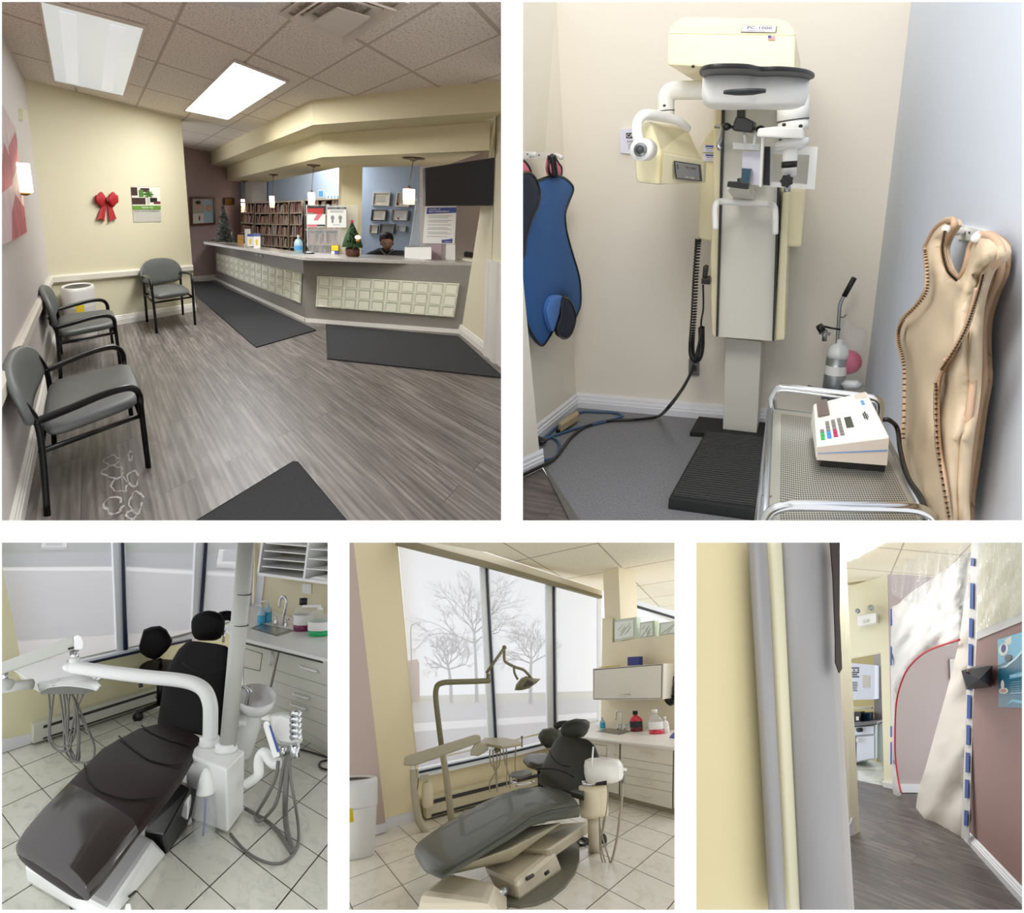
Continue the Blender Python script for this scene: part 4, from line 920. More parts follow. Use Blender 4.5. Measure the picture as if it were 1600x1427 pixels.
# tube head
def head():
    fpx = [(994,286),(1031,290),(1040,238),(1018,188),(984,190)]
    L = [O(994,285,.48), O(1031,289.5,.48), O(1032,240,.48), O(1016,189,.48), O(985,190,.46)]
    Rr = [O(1024,284,.10), O(1098,286,.24), O(1099,252,.24), O(1074,199,.16), O(1040,196,.10)]
    mb = MB(R, 'machine_cream'); mb.loft([L, Rr], smooth=False); o = mb.build('tube_head', M, bevel=.018)
    f = plate(O(1034,288,.50), O(1099,286.5,.28), O(1100,251,.28), O(1036,239,.50), nC*.02)
    MB(R, 'machine_cream', f).box(0,1,0,1,-2,.2).build('display_console', o, bevel=.006)
    f = plate(O(1057,279,.448), O(1096,283.5,.32), O(1093.5,257.5,.32), O(1054,251.4,.448), nC*.02)
    s_ = MB(R, 'black_plastic', f); s_.box(0,1,0,1,-.8,.3); s_.box(.04,.96,.05,.95,.3,.45,'key_grey'); s_.text('PC-1000', (.45,.66,.6), (.4,0,0), (0,.14,0), 'ink'); s_.text('MC-1000', (.4,.12,.6), (.34,0,0), (0,.09,0), 'paper'); s_.box(.1,.16,.6,.66,.45,.6,'ink'); s_.box(.1,.16,.74,.8,.45,.6,'ink'); s_.build('screen', o, label='grey display panel of the tube head')
    c = O(1005,234,.56); MB(R, 'machine_white').tube([c-nC*.04, c, c+nC*.02+xC*-.005], .036, n=26).build('pivot_knob', o)
    MB(R, 'steel').tube([c+nC*.018, c+nC*.03], .022, n=24).build('knob_face', o); MB(R, 'machine_dark').tube([c+nC*.03, c+nC*.034], .014, n=20).build('knob_screw', o)
head()
# right hand carrier
v0 = O(1239,152,.36); mb = MB(R, 'machine_white'); mb.tube([v0, O(1239,188,.36)], .055, n=26); mb.build('carrier_tube', M)
MB(R, 'machine_dark').tube([O(1239,187.4,.36), O(1239,189,.36)], .0555, n=26).build('carrier_joint', M)
MB(R, 'machine_white').tube([O(1239,189,.36), O(1239,204,.36)], .053, n=26).build('carrier_tube', M)
MB(R, 'dark_rubber').ball(O(1225,195,.40), .007).ball(O(1251,197,.40), .007).build('carrier_screws', M, kind='stuff')
MB(R, 'machine_white').slab([O(1189,216,.30), O(1257,219,.30), O(1257,203,.30), O(1216,201,.30), O(1191,204,.30)], nC*.13).build('carrier_block', M, bevel=.008)
MB(R, 'paper').tube([O(1237,218,.36), O(1237,229,.36)], .058, n=28).build('scale_ring', M, label='white graduated scale ring')
MB(R, 'machine_white').tube([O(1236,229,.36), O(1236,233,.36), O(1236,236,.36)], .05, n=26, rr=[.058,.05,.03]).tube([O(1235,232,.38), O(1233,275,.38)], .026, n=20).build('carrier_rod', M)
MB(R, 'black_plastic').tube([O(1233.5,252,.38), O(1233,262,.38)], .0275, n=20).build('rod_band', M)
c = O(1229,283,.43); st = [c + (xC*math.cos(a)+Vector((0,0,1))*math.sin(a))*(.029 if k % 2 else .023) for k, a in enumerate(2*PI*j/14 for j in range(14))]
MB(R, 'black_plastic').slab(st, -nC*.03).build('star_knob', M, bevel=.003); MB(R, 'steel').tube([O(1230,290,.38), O(1230,300,.38)], .012, n=12).build('nut', M)
fo = .28
def framehole(name, o4, i4, off, d, m):
    mb = MB(R, m); Oo = [O(*q, off) for q in o4]; Ii = [O(*q, off) for q in i4]
    for k in range(4): j = (k+1) % 4; mb.slab([Oo[k], Oo[j], Ii[j], Ii[k]], -nC*d)
    return mb.build(name, M)
framehole('cassette_frame', [(1203,292),(1273,296),(1278,229),(1203,230)], [(1206,284),(1261,288),(1265,242),(1206,241)], fo, .03, 'machine_white')
MB(R, 'machine_grey').slab([O(1203,290,fo-.05), O(1268,292,fo-.05), O(1270,238,fo-.05), O(1203,236,fo-.05)], -nC*.01).build('cassette_back', M)
MB(R, 'black_plastic').slab([O(1189,289,fo+.02), O(1202,290,fo+.02), O(1203,229,fo+.02), O(1191,229,fo+.02)], -nC*.03).build('cassette_slot', M)
MB(R, 'machine_white').slab([O(1186,292,fo+.06), O(1190,292,fo+.06), O(1194,203,fo+.06), O(1190,203,fo+.06)], -nC*.05).build('cassette_edge', M)
# head positioner in the middle
MB(R, 'black_plastic').slab([O(1151,192,.2), O(1163,192,.2), O(1164,157,.2), O(1152,157,.2)], -nC*.03).build('hanger_bar', M)
MB(R, 'black_plastic').slab([O(1145,204,.24), O(1176,207,.24), O(1178,190,.24), O(1166,184,.24), O(1150,182,.24), O(1146,192,.24)], -nC*.08).build('clamp_block', M, bevel=.006)
MB(R, 'steel').tube([O(1117,197.5,.22), O(1146,199,.22)], .007, n=10).tube([O(1174,200,.22), O(1192,203,.22)], .007, n=10).build('side_rod', M)
for q in ((1135,198),(1188,202)): MB(R, 'black_plastic').ball(O(*q,.23), .018).build('rod_knob', M)
MB(R, 'steel').tube([O(1129,199,.23), O(1126,215,.25), O(1122.5,228,.26), O(1126,233,.26)], .009, k=4, n=10).build('temple_rod', M)
MB(R, 'clear_rod').tube([O(1163,207,.22), O(1164,224,.22)], .006, n=8).slab([O(1145,233,.2), O(1187,235,.2), O(1187,225,.2), O(1145,223,.2)], -nC*.006).tube([O(1180,206,.22), O(1178,228,.24)], .006, n=8).build('clear_guide', M)
MB(R, 'violet_paper').slab([O(1159,287,.16), O(1190,290,.16), O(1191,237,.16), O(1160,236,.16)], -nC*.006).build('bite_card', M, label='white card standing beside the bite rest')
MB(R, 'teal_cup').slab([O(1158,287,.2), O(1169,289,.2), O(1174,264,.2), O(1159,263,.2)], -nC*.03).build('teal_holder', M, label='dark teal plastic holder')
MB(R, 'black_plastic').slab([O(1136,292,.34), O(1168,296,.34), O(1169,287,.34), O(1156,286,.34), O(1156,279,.34), O(1152,279,.34), O(1152,285,.34), O(1137,284,.34)], -nC*.05).build('chin_rest', M)
P = [O(1136,296,.3), O(1170,299,.3), O(1180,318,.13), O(1149,315,.13)]; MB(R, 'machine_grey').loft([[P[0],P[1],P[1]+Vector((0,0,.035)),P[0]+Vector((0,0,.035))],[P[3],P[2],P[2]+Vector((0,0,.05)),P[3]+Vector((0,0,.05))]], smooth=False).build('chin_bracket', M)
MB(R, 'machine_white').tube([O(1118,358,.24), O(1117,330,.24), O(1119,319,.24), O(1126,315,.22), O(1165,317,.18), O(1200,319,.2), O(1208,322,.22), O(1211,332,.24), O(1211,366,.24)], .013, k=5, n=12).build('hand_grip', M)
for (a0,a1) in ((226,238),(240,252)):
    f = plate(O(1098,a1,.055), O(1119.5,a1+.5,.055), O(1120,a0+1,.055), O(1098.5,a0,.055), nC*.002); s_ = MB(R, 'violet_paper', f); s_.box(0,1,0,1,0,1); s_.quad((.2,.68,1.2),(.96,.68,1.2),(.96,.92,1.2),(.2,.92,1.2),'blue_ink'); s_.quad((.25,.45,1.2),(.8,.45,1.2),(.8,.56,1.2),(.25,.56,1.2),'ink_grey'); s_.quad((.25,.15,1.2),(.7,.15,1.2),(.7,.22,1.2),(.25,.22,1.2),'ink_grey'); s_.build('instruction_sticker', M, label='white sticker with a navy title bar')
# --- wall sign, switch plate, cords
def d(mb, w):
    mb.quad((.45,.62,w),(1,.62,w),(1,.84,w),(.45,.84,w),'ink'); mb.text('CAUTION', (.48,.66,w+.001), (1.25,0,0), (0,.14,0), 'paper') if 0 else mb.text('CA', (.5,.66,w+.002), (.42,0,0), (0,.14,0), 'paper')
    mb.text('X-RAY', (.5,.44,w), (.48,0,0), (0,.1,0), 'ink')
    for v in (.2,.28,.36): mb.quad((.6,v,w),(1,v,w),(1,v+.03,w),(.6,v+.03,w),'ink_grey')
f = on_plate(BW, [(970.5,239),(992,241),(992,201),(969,202.5)]); mb = MB(R, 'violet_paper', f); mb.box(0,1,0,1,0,.01); d(mb, .011); mb.build('warning_sign', label='white x-ray caution sign on the wall behind the tube head', cat='sign')
f = on_plate(BW, [(1076.5,585),(1092.5,586),(1093,561),(1077,560)]); o = MB(R, 'outlet_grey', f).box(0,1,0,1,0,.012).build('wall_outlet', label='dark grey outlet plate low on the wall left of the column', cat='outlet')
MB(R, 'black_plastic', f).ball((.5,.5,.015), .3, .18, .02).build('plug', o)
def helix(P, r, turns, k=10):
    P = spline([Vector(p) for p in P], 24); L = len(P); o = []
    u = xC; w = nC
    N = turns*k
    for i in range(N+1):
        s_ = i/N*(L-1); a = int(min(s_, L-2)); p = P[a].lerp(P[a+1], s_-a); b = 2*PI*i/k; t = (P[min(a+1,L-1)]-P[max(a-1,0)]).normalized(); uu = t.cross(w).normalized()
        o.append(p + (uu*math.cos(b) + w*math.sin(b))*r)
    return o
pts = [O(1091,374,.05), O(1087,430,.05), O(1084,490,.05), O(1080.5,540,.05), O(1082,557,.06), O(1087,563,.07), O(1093,557,.08), O(1096,540,.08), O(1096,512,.08)]
MB(R, 'black_plastic').tube(helix(pts, .014, 105), .0042, n=5).build('coiled_cord', label='black coiled cord hanging beside the x-ray column', cat='cord')
t = thing(R, 'exposure_switch', 'black exposure hand switch clipped to the left side of the column', 'switch', O(1101,430,.1))
MB(R, 'black_plastic').slab([O(1097,434,.12), O(1103,434,.12), O(1105,418,.12), O(1098.5,416,.12)], -nC*.04).build('switch_body', t, bevel=.006); MB(R, 'black_plastic').slab([O(1095.5,444,.12), O(1109,445,.12), O(1109,435,.12), O(1096,435,.12)], -nC*.05).build('holder', t, bevel=.004)
MB(R, 'black_plastic').tube([O(1098.5,445,.1), O(1099,480,.1), O(1096,500,.1), O(1095,513,.09), O(1092,535,.1), O(1084,565,.1)], .0045, k=6, n=8).build('switch_cord', t)
MB(R, 'black_plastic').tube([O(1083,571,.06), O(1078,586,.12), O(1066,608,.22), O(1045,636,.32), F(1030,650,.05), F(1012,654,.02), F(990,656,.02), F(950,658,.012), F(915,667,.012), F(893,683,.012), F(880,700,.012), F(866,717,.012), F(845,729,.03), F(826,738,.03), F(808,748,.03)], .008, k=6, n=8).build('extension_lead', label='long black power cord running from the outlet across the carpet to the left edge', cat='cord')
cb = [F(x, y, .012) for x, y in ((848,688),(870,667),(905,645),(935,644),(958,645),(972,649),(968,652),(945,659),(910,667),(880,676),(858,684),(846,690),(860,683),(872,690),(874,700),(868,714),(852,719),(844,718))]
MB(R, 'cable_blue').tube(cb, .007, k=6, n=8).build('blue_cable', label='loosely coiled blue cable on the carpet in the left corner', cat='cable')
P = [F(*q, .07) for q in ((872,660),(877,664),(905,646),(901,641))]; MB(R, 'plug_beige').slab(P, (0,0,-.05)).build('power_bar', label='beige power bar lying on the blue cable', cat='power bar', bevel=.006)
P = [F(*q, .03) for q in ((868,671),(878,673),(895,660),(886,657))]; MB(R, 'black_plastic').slab(P, (0,0,-.025)).build('power_adapter', label='black adapter under the beige power bar', cat='adapter', bevel=.005)
MB(R, 'black_plastic').ball(F(843,688,.03), .03, .045, .02).build('power_adapter', label='small black plug at the foot of the left door jamb', cat='adapter')
# --- aprons on the left wall
def rack(pl, px, label, hooks):
    t = thing(R, 'coat_rack', label, 'rack', R.on(pl, *px[0])); f = plate(*[R.on(pl, *q) for q in px], pl[1]); MB(R, 'machine_white', f).box(0,1,0,1,0,.015).build('back_plate', t)
    for u in (.15,.5,.85): MB(R, 'machine_dark', f).ball((u,.6,.016), .02, .1, .004, n=6).build('screw', t)
    for pts in hooks: MB(R, 'machine_white').tube(pts, .010, k=4, n=10).build('hook', t)
rack(LW, [(812,248),(862,250),(862,240),(812,235.5)], 'white hook rack on the left wall holding the blue aprons', [[R.on(LW,858,245,.01), R.on(LW,870,243,.06), R.on(LW,877,246.5,.10)], [R.on(LW,828,243,.01), R.on(LW,836,241,.05)]])
def cloth(pl, outline, off, m, name, parent=None, th=.02, bulge=.02, seed=0, fold=0.0, trim=None, tr=.006, **k):
    # outline in pixels on the wall plane; filled, pillowed and given thickness
    from mathutils.geometry import delaunay_2d_cdt
    P = [Vector(q) for q in spline([Vector((x, y, 0)) for x, y in outline] + [Vector((*outline[0], 0))], 5)[:-1]]
    P2 = [Vector((p.x, p.y)) for p in P]; n0 = len(P2)
    xs = [p.x for p in P2]; ys = [p.y for p in P2]; st = max((max(ys)-min(ys))/34, 2.2); pts = list(P2); rnd = random.Random(seed)
    def inside(x, y):
        c = False
        for i in range(n0):
            a, b = P2[i], P2[i-1]
            if (a.y > y) != (b.y > y) and x < (b.x-a.x)*(y-a.y)/(b.y-a.y)+a.x: c = not c
        return c
    def dist(x, y): return min((q-Vector((x,y))).length for q in P2)
    y = min(ys)
    while y < max(ys):
        x = min(xs)
        while x < max(xs):
            if inside(x, y) and dist(x, y) > st*.45: pts.append(Vector((x, y)))
            x += st
        y += st
    vs, es, fs, *_ = delaunay_2d_cdt(pts, [(i, (i+1) % n0) for i in range(n0)], [list(range(n0))], 1, 1e-4)
    W = []
    for v in vs:
        dd = min(dist(v.x, v.y), 16)/16
        h = off + bulge*math.sqrt(max(dd, 0)) + bulge*.7*noise.noise(Vector((v.x*.045+seed, v.y*.012, seed)))*dd
        if fold: h += fold*(noise.noise(Vector(((v.x+v.y*.55)*.035, (v.y-v.x*.55)*.009, seed+.5))) + .5*noise.noise(Vector(((v.x+v.y*.55)*.1, (v.y-v.x*.55)*.03, seed))))
        W.append(R.on(pl, v.x, v.y, h))
    mb = MB(R, m); n = len(W); B = [p - pl[1]*(th) for p in W]
    mb.add(W, [tuple(f) for f in fs], smooth=True); mb.add(B, [tuple(reversed(f)) for f in fs], smooth=True)
    for i in range(n0): mb.add([W[i], W[(i+1) % n0], B[(i+1) % n0], B[i]], [(0,1,2,3)])
    o = mb.build(name, parent, **k)
    if trim:
        L = [R.on(pl, p.x, p.y, off+.002) for p in P2]; MB(R, trim).tube(L+[L[0]], tr, n=6).build('edging', parent or o)
    return o
t = thing(R, 'lead_apron', 'blue lead apron with black edging hanging on the left wall', 'apron', R.on(LW, 860, 400, .05))
cloth(LW, [(838.7,283),(852,278),(867.5,274.4),(879,277),(890,285),(895.6,296),(889,315),(883,333),(884,355),(888,374),(895.4,400),(903,425),(906.5,445),(907,473.6),(903,488),(898,497),(893,489),(887,470),(880,463),(872,466),(868,480),(867,500),(870,515),(864,517),(858,527),(848,540),(838,533),(824.7,509),(820,480),(818,459),(812,420),(812,330),(826,283)], .07, 'blue_cloth', 'apron_body', t, seed=2, trim='black_plastic')
cloth(LW, [(880,466),(889,468),(897,485),(899,500),(893,520),(884,529),(873,524),(871,512),(876,497),(877,480)], .12, 'navy_cloth', 'rolled_flap', t, seed=3, bulge=.015, trim='black_plastic')
cloth(LW, [(858,468),(866,462),(878,463),(877,478),(871,500),(864,518),(857,505),(854,485)], .11, 'blue_cloth_light', 'curled_hem', t, seed=4, bulge=.02)
cloth(LW, [(860,274),(857,262),(860,245),(865,243),(873,256),(877,262),(876,275),(868,273)], .09, 'pink_lining', 'collar_lining', t, seed=5, trim='black_plastic')
MB(R, 'black_plastic').tube([R.on(LW,862,243,.1), R.on(LW,863,255,.1), R.on(LW,866,275,.1)], .02, k=4).build('hanging_loop', t)
t = thing(R, 'lead_apron', 'dark navy lead apron at the left edge beside the blue one', 'apron', R.on(LW, 820, 330, .12))
cloth(LW, [(806,275),(822,270),(830,272),(838,282),(843,300),(840,322),(830,345),(822,372),(818,400),(806,410)], .13, 'navy_cloth', 'apron_body', t, seed=7, trim='black_plastic')
cloth(LW, [(806,272),(816,252),(824,258),(829,268),(828,274),(816,274)], .12, 'pink_lining', 'collar_lining', t, seed=8, trim='black_plastic')
# --- beige apron on the right wall
rack(RW, [(1503,374),(1545,379),(1545,360),(1506,351)], 'white hook rack on the pale blue wall holding the beige apron', [[R.on(RW,1506,361,.01), R.on(RW,1494,362,.06), R.on(RW,1478,358,.12)], [R.on(RW,1530,366,.01), R.on(RW,1525,372,.12)]])
t = thing(R, 'lead_apron', 'beige satin lead apron with scalloped trim hanging on the right wall', 'apron', R.on(RW, 1470, 600, .1))
cloth(RW, [(1528,367),(1548,366),(1562,376),(1567,390),(1563,428),(1548,465),(1538,505),(1537,560),(1538,592),(1530,640),(1522,700),(1512,770),(1506,824),(1494,824),(1490,700),(1500,560),(1512,440)], .04, 'beige_dark', 'back_layer', t, seed=11, trim='beige_trim', tr=.008)
cloth(RW, [(1489,343),(1476,346),(1463,356),(1452,374),(1446,391),(1449,425),(1446,455),(1430,480),(1410,500),(1403,529),(1409,556),(1414,577),(1414,620),(1412,665),(1409,690),(1418,732),(1430,775),(1441,824),(1497,824),(1500,770),(1506,700),(1515,640),(1520,590),(1522,520),(1527,470),(1540,425),(1558,408),(1565,392),(1556,375),(1540,367),(1528,370),(1518,384),(1512,408),(1506,425),(1496,436),(1486,428),(1477,410),(1474,388),(1480,370),(1491,352)], .10, 'beige_satin', 'apron_body', t, seed=12, bulge=.035, trim='beige_trim', tr=.008)
for pts in ([(1498,475),(1494,515),(1478,560),(1465,598),(1463,640),(1466,700),(1475,750),(1484,824)], [(1527,450),(1512,505),(1492,545),(1472,577),(1463,600)]):
    Q = spline([Vector((x,y,0)) for x,y in pts[:]], 8) if 0 else spline([Vector((x,y,0)) for x,y in pts], 8)
    if pts[0][0] == 1498: Q = Q[16:]
    mb = MB(R, 'beige_trim'); A = [R.on(RW, p.x-4, p.y, .143) for p in Q]; B_ = [R.on(RW, p.x, p.y, .152) for p in Q]; C_ = [R.on(RW, p.x+5, p.y, .143) for p in Q]
    mb.loft([A, B_, C_], closed=False, cap=False)
    mb.build('seam_trim', t, solid=.003)
mb = MB(R, 'beige_pleat'); rnd = random.Random(2)
for pts in ([(1446,391),(1448,455),(1412,500),(1404,529),(1413,577),(1412,690)], [(1463,600),(1466,700),(1484,812)], [(1477,362),(1473,390),(1481,422),(1496,438)], [(1537,430),(1526,470),(1505,525),(1470,580)]):
    Q = spline([Vector((x,y,0)) for x,y in pts], 26)
    for i in range(0, len(Q)-1, 2):
        p = Q[i]; tdir = (Q[i+1]-p).normalized(); nn = Vector((-tdir.y, tdir.x, 0)); a = p+nn*2.6; b = p-nn*1.6
        mb.tube([R.on(RW, a.x, a.y, .150), R.on(RW, p.x+nn.x, p.y+nn.y, .158), R.on(RW, b.x, b.y, .150)], .0022, n=5)
mb.build('pleat_stitches', t, kind='stuff')
# --- chrome trolley
zs_ = .72
SH = [F(*q, zs_) for q in ((1196,830),(1462,830),(1378,662),(1205,640))]
# bring the front edge inside the room
SH = [F(*q, zs_) for q in ((1195,826),(1458,826),(1372,660),(1205,638))]
t = thing(R, 'trolley', 'chrome trolley with perforated steel shelf in front of the machine', 'trolley', F(1300,813))
MB(R, 'perforated_steel').slab(SH, (0,0,-.012), uv=[(0,0),(1,0),(1,1),(0,1)]).build('shelf', t)
for a, b in ((0,3),(1,2),(2,3)): MB(R, 'steel').tube([SH[a]+Vector((0,0,-.01)), SH[b]+Vector((0,0,-.01))], .011, n=10).build('shelf_edge', t)
bl, br = SH[3], SH[2]; e = lambda u, z: bl.lerp(br, u) + Vector((0,0,z)); dz = R.hz(Vector((bl.x,bl.y,0)), 604)-zs_
MB(R, 'chrome').tube([e(.40,-.055), e(.14,-.04), e(.04,-.015), e(.0,.03), e(.01,dz*.6), e(.05,dz*.92), e(.16,dz), e(.5,dz), e(.86,dz), e(.97,dz*.9), e(1.0,dz*.5), e(1.0,-.04)], .0125, k=6, n=12).build('back_rail', t)
fl_, fr_ = F(1197,813,zs_), F(1456,818,zs_); e2 = lambda u, z: fl_.lerp(fr_, u) + Vector((0,0,z)); d2 = R.hz(Vector((e2(.3,0).x,e2(.3,0).y,0)), 791)-zs_
MB(R, 'chrome').tube([e2(-.01,-.05), e2(.0,.0), e2(.03,d2*.6), e2(.10,d2*.93), e2(.2,d2), e2(.5,d2), e2(.8,d2), e2(.93,d2*.8), e2(1.0,d2*.2), e2(1.01,-.05)], .0125, k=6, n=12).build('front_rail', t)
for q in SH[2:] + [SH[0].lerp(SH[3],.2), SH[1].lerp(SH[2],.2)]: MB(R, 'steel').tube([q, Vector((q.x, q.y, .02))], .012, n=10).build('leg', t)
# --- white test device on the trolley
D = zs_ + .0
B0 = [F(*q, D+.022) for q in ((1283,718),(1384,727),(1352,672),(1283,664))]
t = thing(R, 'tabletop_device', 'white tabletop instrument with coloured keys and small screen on the trolley', 'instrument', sum(B0, Vector())/4 - Vector((0,0,.022)))
MB(R, 'black_plastic').slab(B0, (0,0,-.022)).build('base', t)
dp = {}
b1 = F(1274.4,717.5, D+.024); b2 = F(1386.6,727, D+.024)
fp = R.vplane(b1, b2)
p1 = R.on(fp, 1276,697); p2 = R.on(fp, 1390,682); p12 = R.on(fp, 1374,677)
hL, hR = p1.z, p2.z
q1_ = F(1271,631, hL+.03); q2_ = F(1354,611, hR+.035)
low = lambda p: Vector((p.x, p.y, D+.024))
mb = MB(R, 'device_white'); mb.hexa([b1, b2, low(q2_), low(q1_), p1, p2, q2_, q1_]); o = mb.build('housing', t, bevel=.006)
f = plate(b1, b2, p2, p1, fp[1]); MB(R, 'device_side', f).quad((.01,.02,.004),(.99,.02,.004),(.99,.97,.004),(.01,.97,.004)).quad((.02,.5,.005),(.98,.54,.005),(.98,.58,.005),(.02,.54,.005),'key_blue').build('front_face', o)
tn = (p2-p1).cross(q1_-p1).normalized()*.01; tn = tn if tn.z > 0 else -tn
f = plate(p1, p2, q2_, q1_, tn)
MB(R, 'smoke_window', f).box(.06,.26,.62,.98,.0,1.2).build('window', t, bevel=.004, label='smoky lift-up window')
MB(R, 'lcd', f).box(.47,.58,.27,.5,.0,.3).build('screen', t)
MB(R, 'lcd', f).text('30', (.78,.38,.3), (.1,0,0), (0,.12,0), 'ink').build('model_mark', t) if 0 else MB(R, 'ink', f).box(.77,.79,.4,.52,0,.3).box(.8,.82,.38,.55,0,.3).box(.83,.84,.42,.5,0,.3).build('small_print', t, kind='stuff')
MB(R, 'device_side', f).box(.76,.96,.85,.97,0,.3).build('card_slot', t); MB(R, 'sky_blue', f).box(.82,.87,.7,.8,0,.3).build('mark', t, label='small blue mark')
for i in range(4):
    col = ['key_green','key_blue','key_pink','key_grey'][i]
    for j in range(5 if i else 3):
        u = .07+.095*i; v = .10+.075*j + .012*i
        MB(R, col if j < 2 else 'key_grey', f).box(u, u+.06, v, v+.065, 0, .5).build('key', t, label=('coloured key' if j < 2 and i < 3 else None))
MB(R, 'black_plastic').tube([F(1380,656,D+.1), R.flo(1390,657,D+.1), F(1402,670,D+.06), F(1407,705,D+.03), F(1418,745,D+.012), F(1438,775,D+.012), F(1446,800,D+.012), F(1447,816,D+.0)], .006, k=6, n=8).build('mains_lead', label='black power lead from the white instrument down over the trolley edge', cat='cord')
# --- oxygen cylinder on a hand cart and plastic bag
cb_ = F(1289,694); X1 = lambda px, py, d=0.0: R.face(cb_, px, py, d)
s_ = (X1(1290,600)-X1(1289,600)).length
t = thing(R, 'oxygen_cylinder', 'small silver gas cylinder with white shoulder in front of the corner', 'gas cylinder', cb_)
z = lambda py: X1(1289, py).z
MB(R, 'aluminium').lathe(Vector((cb_.x,cb_.y,0)), [(16*s_,.02),(16.6*s_,z(560)-.1),(16.6*s_,z(556))], n=28).build('body', t)
MB(R, 'cylinder_white').lathe(Vector((cb_.x,cb_.y,0)), [(16.7*s_,z(556)),(16.4*s_,z(549)),(14*s_,z(541)),(9*s_,z(536)),(4.5*s_,z(534)),(4*s_,z(528))], n=28).build('shoulder', t)
f_ = lambda a, h: Vector((cb_.x,cb_.y,0)) 
MB(R, 'paper').lathe(Vector((cb_.x,cb_.y,0)), [(16.8*s_,z(582)),(16.8*s_,z(568))], n=28, cap=False).build('paper_label', t)
MB(R, 'steel').tube([X1(1288,533), X1(1289,515)], 3.2*s_, n=10).tube([X1(1280,520), X1(1297,522)], 2.2*s_, n=8).build('valve', t)
MB(R, 'black_plastic').tube([X1(1279,515,.02), X1(1286,511,.02)], 6*s_, n=12).tube([X1(1286,510), X1(1300,513), X1(1313,515)], 1.4*s_, n=8).build('valve_knob', t)
t = thing(R, 'hand_cart', 'steel cylinder hand cart with black grip handle leaning up beside the cylinder', 'hand cart', F(1305,694))
MB(R, 'steel').tube([X1(1304,655,-.04), X1(1307,560,-.04), X1(1311,494,-.04), X1(1313,475,-.04), X1(1320,460,-.04)], 2.4*s_, k=6, n=10).build('pole', t)
MB(R, 'black_plastic').tube([X1(1319,463,-.04), X1(1335,434,-.04)], 3.6*s_, n=12).build('grip', t)
MB(R, 'steel').tube([X1(1312,495,-.03), X1(1318,496,-.02), X1(1322,492,-.01)], 1.0*s_, k=4, n=8).build('hook', t)
MB(R, 'black_metal').tube([X1(1262,604,.05), X1(1312,618,.05)], 2*s_, n=8).build('cross_bar', t)
t = thing(R, 'plastic_bag', 'clear plastic bag with a pink ball inside hung on the hand cart', 'bag', X1(1330,612,-.02))
def bag(px, m, dd, parent, nm):
    L = [X1(x, y, dd) for x, y in px]; c = sum(L, Vector())/len(L); n = (R.E-c).normalized(); mb = MB(R, m)
    mb.loft([[c+(p-c)*.55+n*.07 for p in L],[c+(p-c)*.9+n*.04 for p in L],L,[c+(p-c)*.9-n*.04 for p in L],[c+(p-c)*.5-n*.06 for p in L]]); return mb.build(nm, parent)
bag([(1319,494),(1326,500),(1335,512),(1352,512),(1356,520),(1350,560),(1346,585),(1352,606),(1330,612),(1308,604),(1310,560),(1311,520)], 'clear_bag', -.0, t, 'bag_film')
MB(R, 'bag_pink').ball(X1(1326,566,-.02), 17*s_, 15*s_, 20*s_).build('ball', t, label='crimson rubber ball inside the bag')
bag([(1312,600),(1320,594),(1340,594),(1350,602),(1340,609),(1320,609)], 'cylinder_white', .0, t, 'folded_film')
area(R, 'xray_fill_light', (0.6,-.5,2.9), (.4,-1.6,.6), .9, 42, (1,.985,.96))  # unseen area lamp added overhead to brighten the x-ray room
# ================================================================== TREATMENT ROOM WITH BROWN CHAIR (lower left)
R = R3; F = R.flo
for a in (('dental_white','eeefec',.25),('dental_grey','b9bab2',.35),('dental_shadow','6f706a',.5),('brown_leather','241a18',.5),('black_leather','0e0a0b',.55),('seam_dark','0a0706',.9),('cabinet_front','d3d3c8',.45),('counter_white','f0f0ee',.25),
          ('groove_dark','3c3a36',.7),('sink_steel','6b655c',.3),('splash_cream','ddd3b3',.7),('hose_grey','6f6d68',.5),('navy_channel','1c2a44',.4),('sill_white','eef2f6',.4),('asphalt_pale','b0acad',.9),('paving_pale','e4d9d6',.9),
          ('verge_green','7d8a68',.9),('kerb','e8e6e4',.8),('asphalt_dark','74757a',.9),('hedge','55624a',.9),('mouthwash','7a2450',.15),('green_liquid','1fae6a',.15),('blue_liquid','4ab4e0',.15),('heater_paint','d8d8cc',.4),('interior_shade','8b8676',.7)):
    mat(a[0], a[1], a[2], spec=.12 if 'leather' in a[0] else None, metal=.6 if a[0] == 'sink_steel' else 0, bump=0, noise_amt=.12 if a[0] in ('asphalt_pale','hedge','verge_green') else 0, nscale=8)
g = NT('clear_film', .05); tr_ = g.node('ShaderNodeBsdfTransparent', {'Color': (.97,.96,.93,1)}); gl_ = g.node('ShaderNodeBsdfGlossy', {'Roughness': .14}); mx_ = g.node('ShaderNodeMixShader', {0: .10, 1: tr_.outputs[0], 2: gl_.outputs[0]}); g.nt.links.new(mx_.outputs[0], g.nt.nodes['Material Output'].inputs['Surface']); mat('clear_plastic', 'f0f4f4', .05, alpha=.22)
mat('glass_pane', 'f4f8fa', .02, alpha=.08)
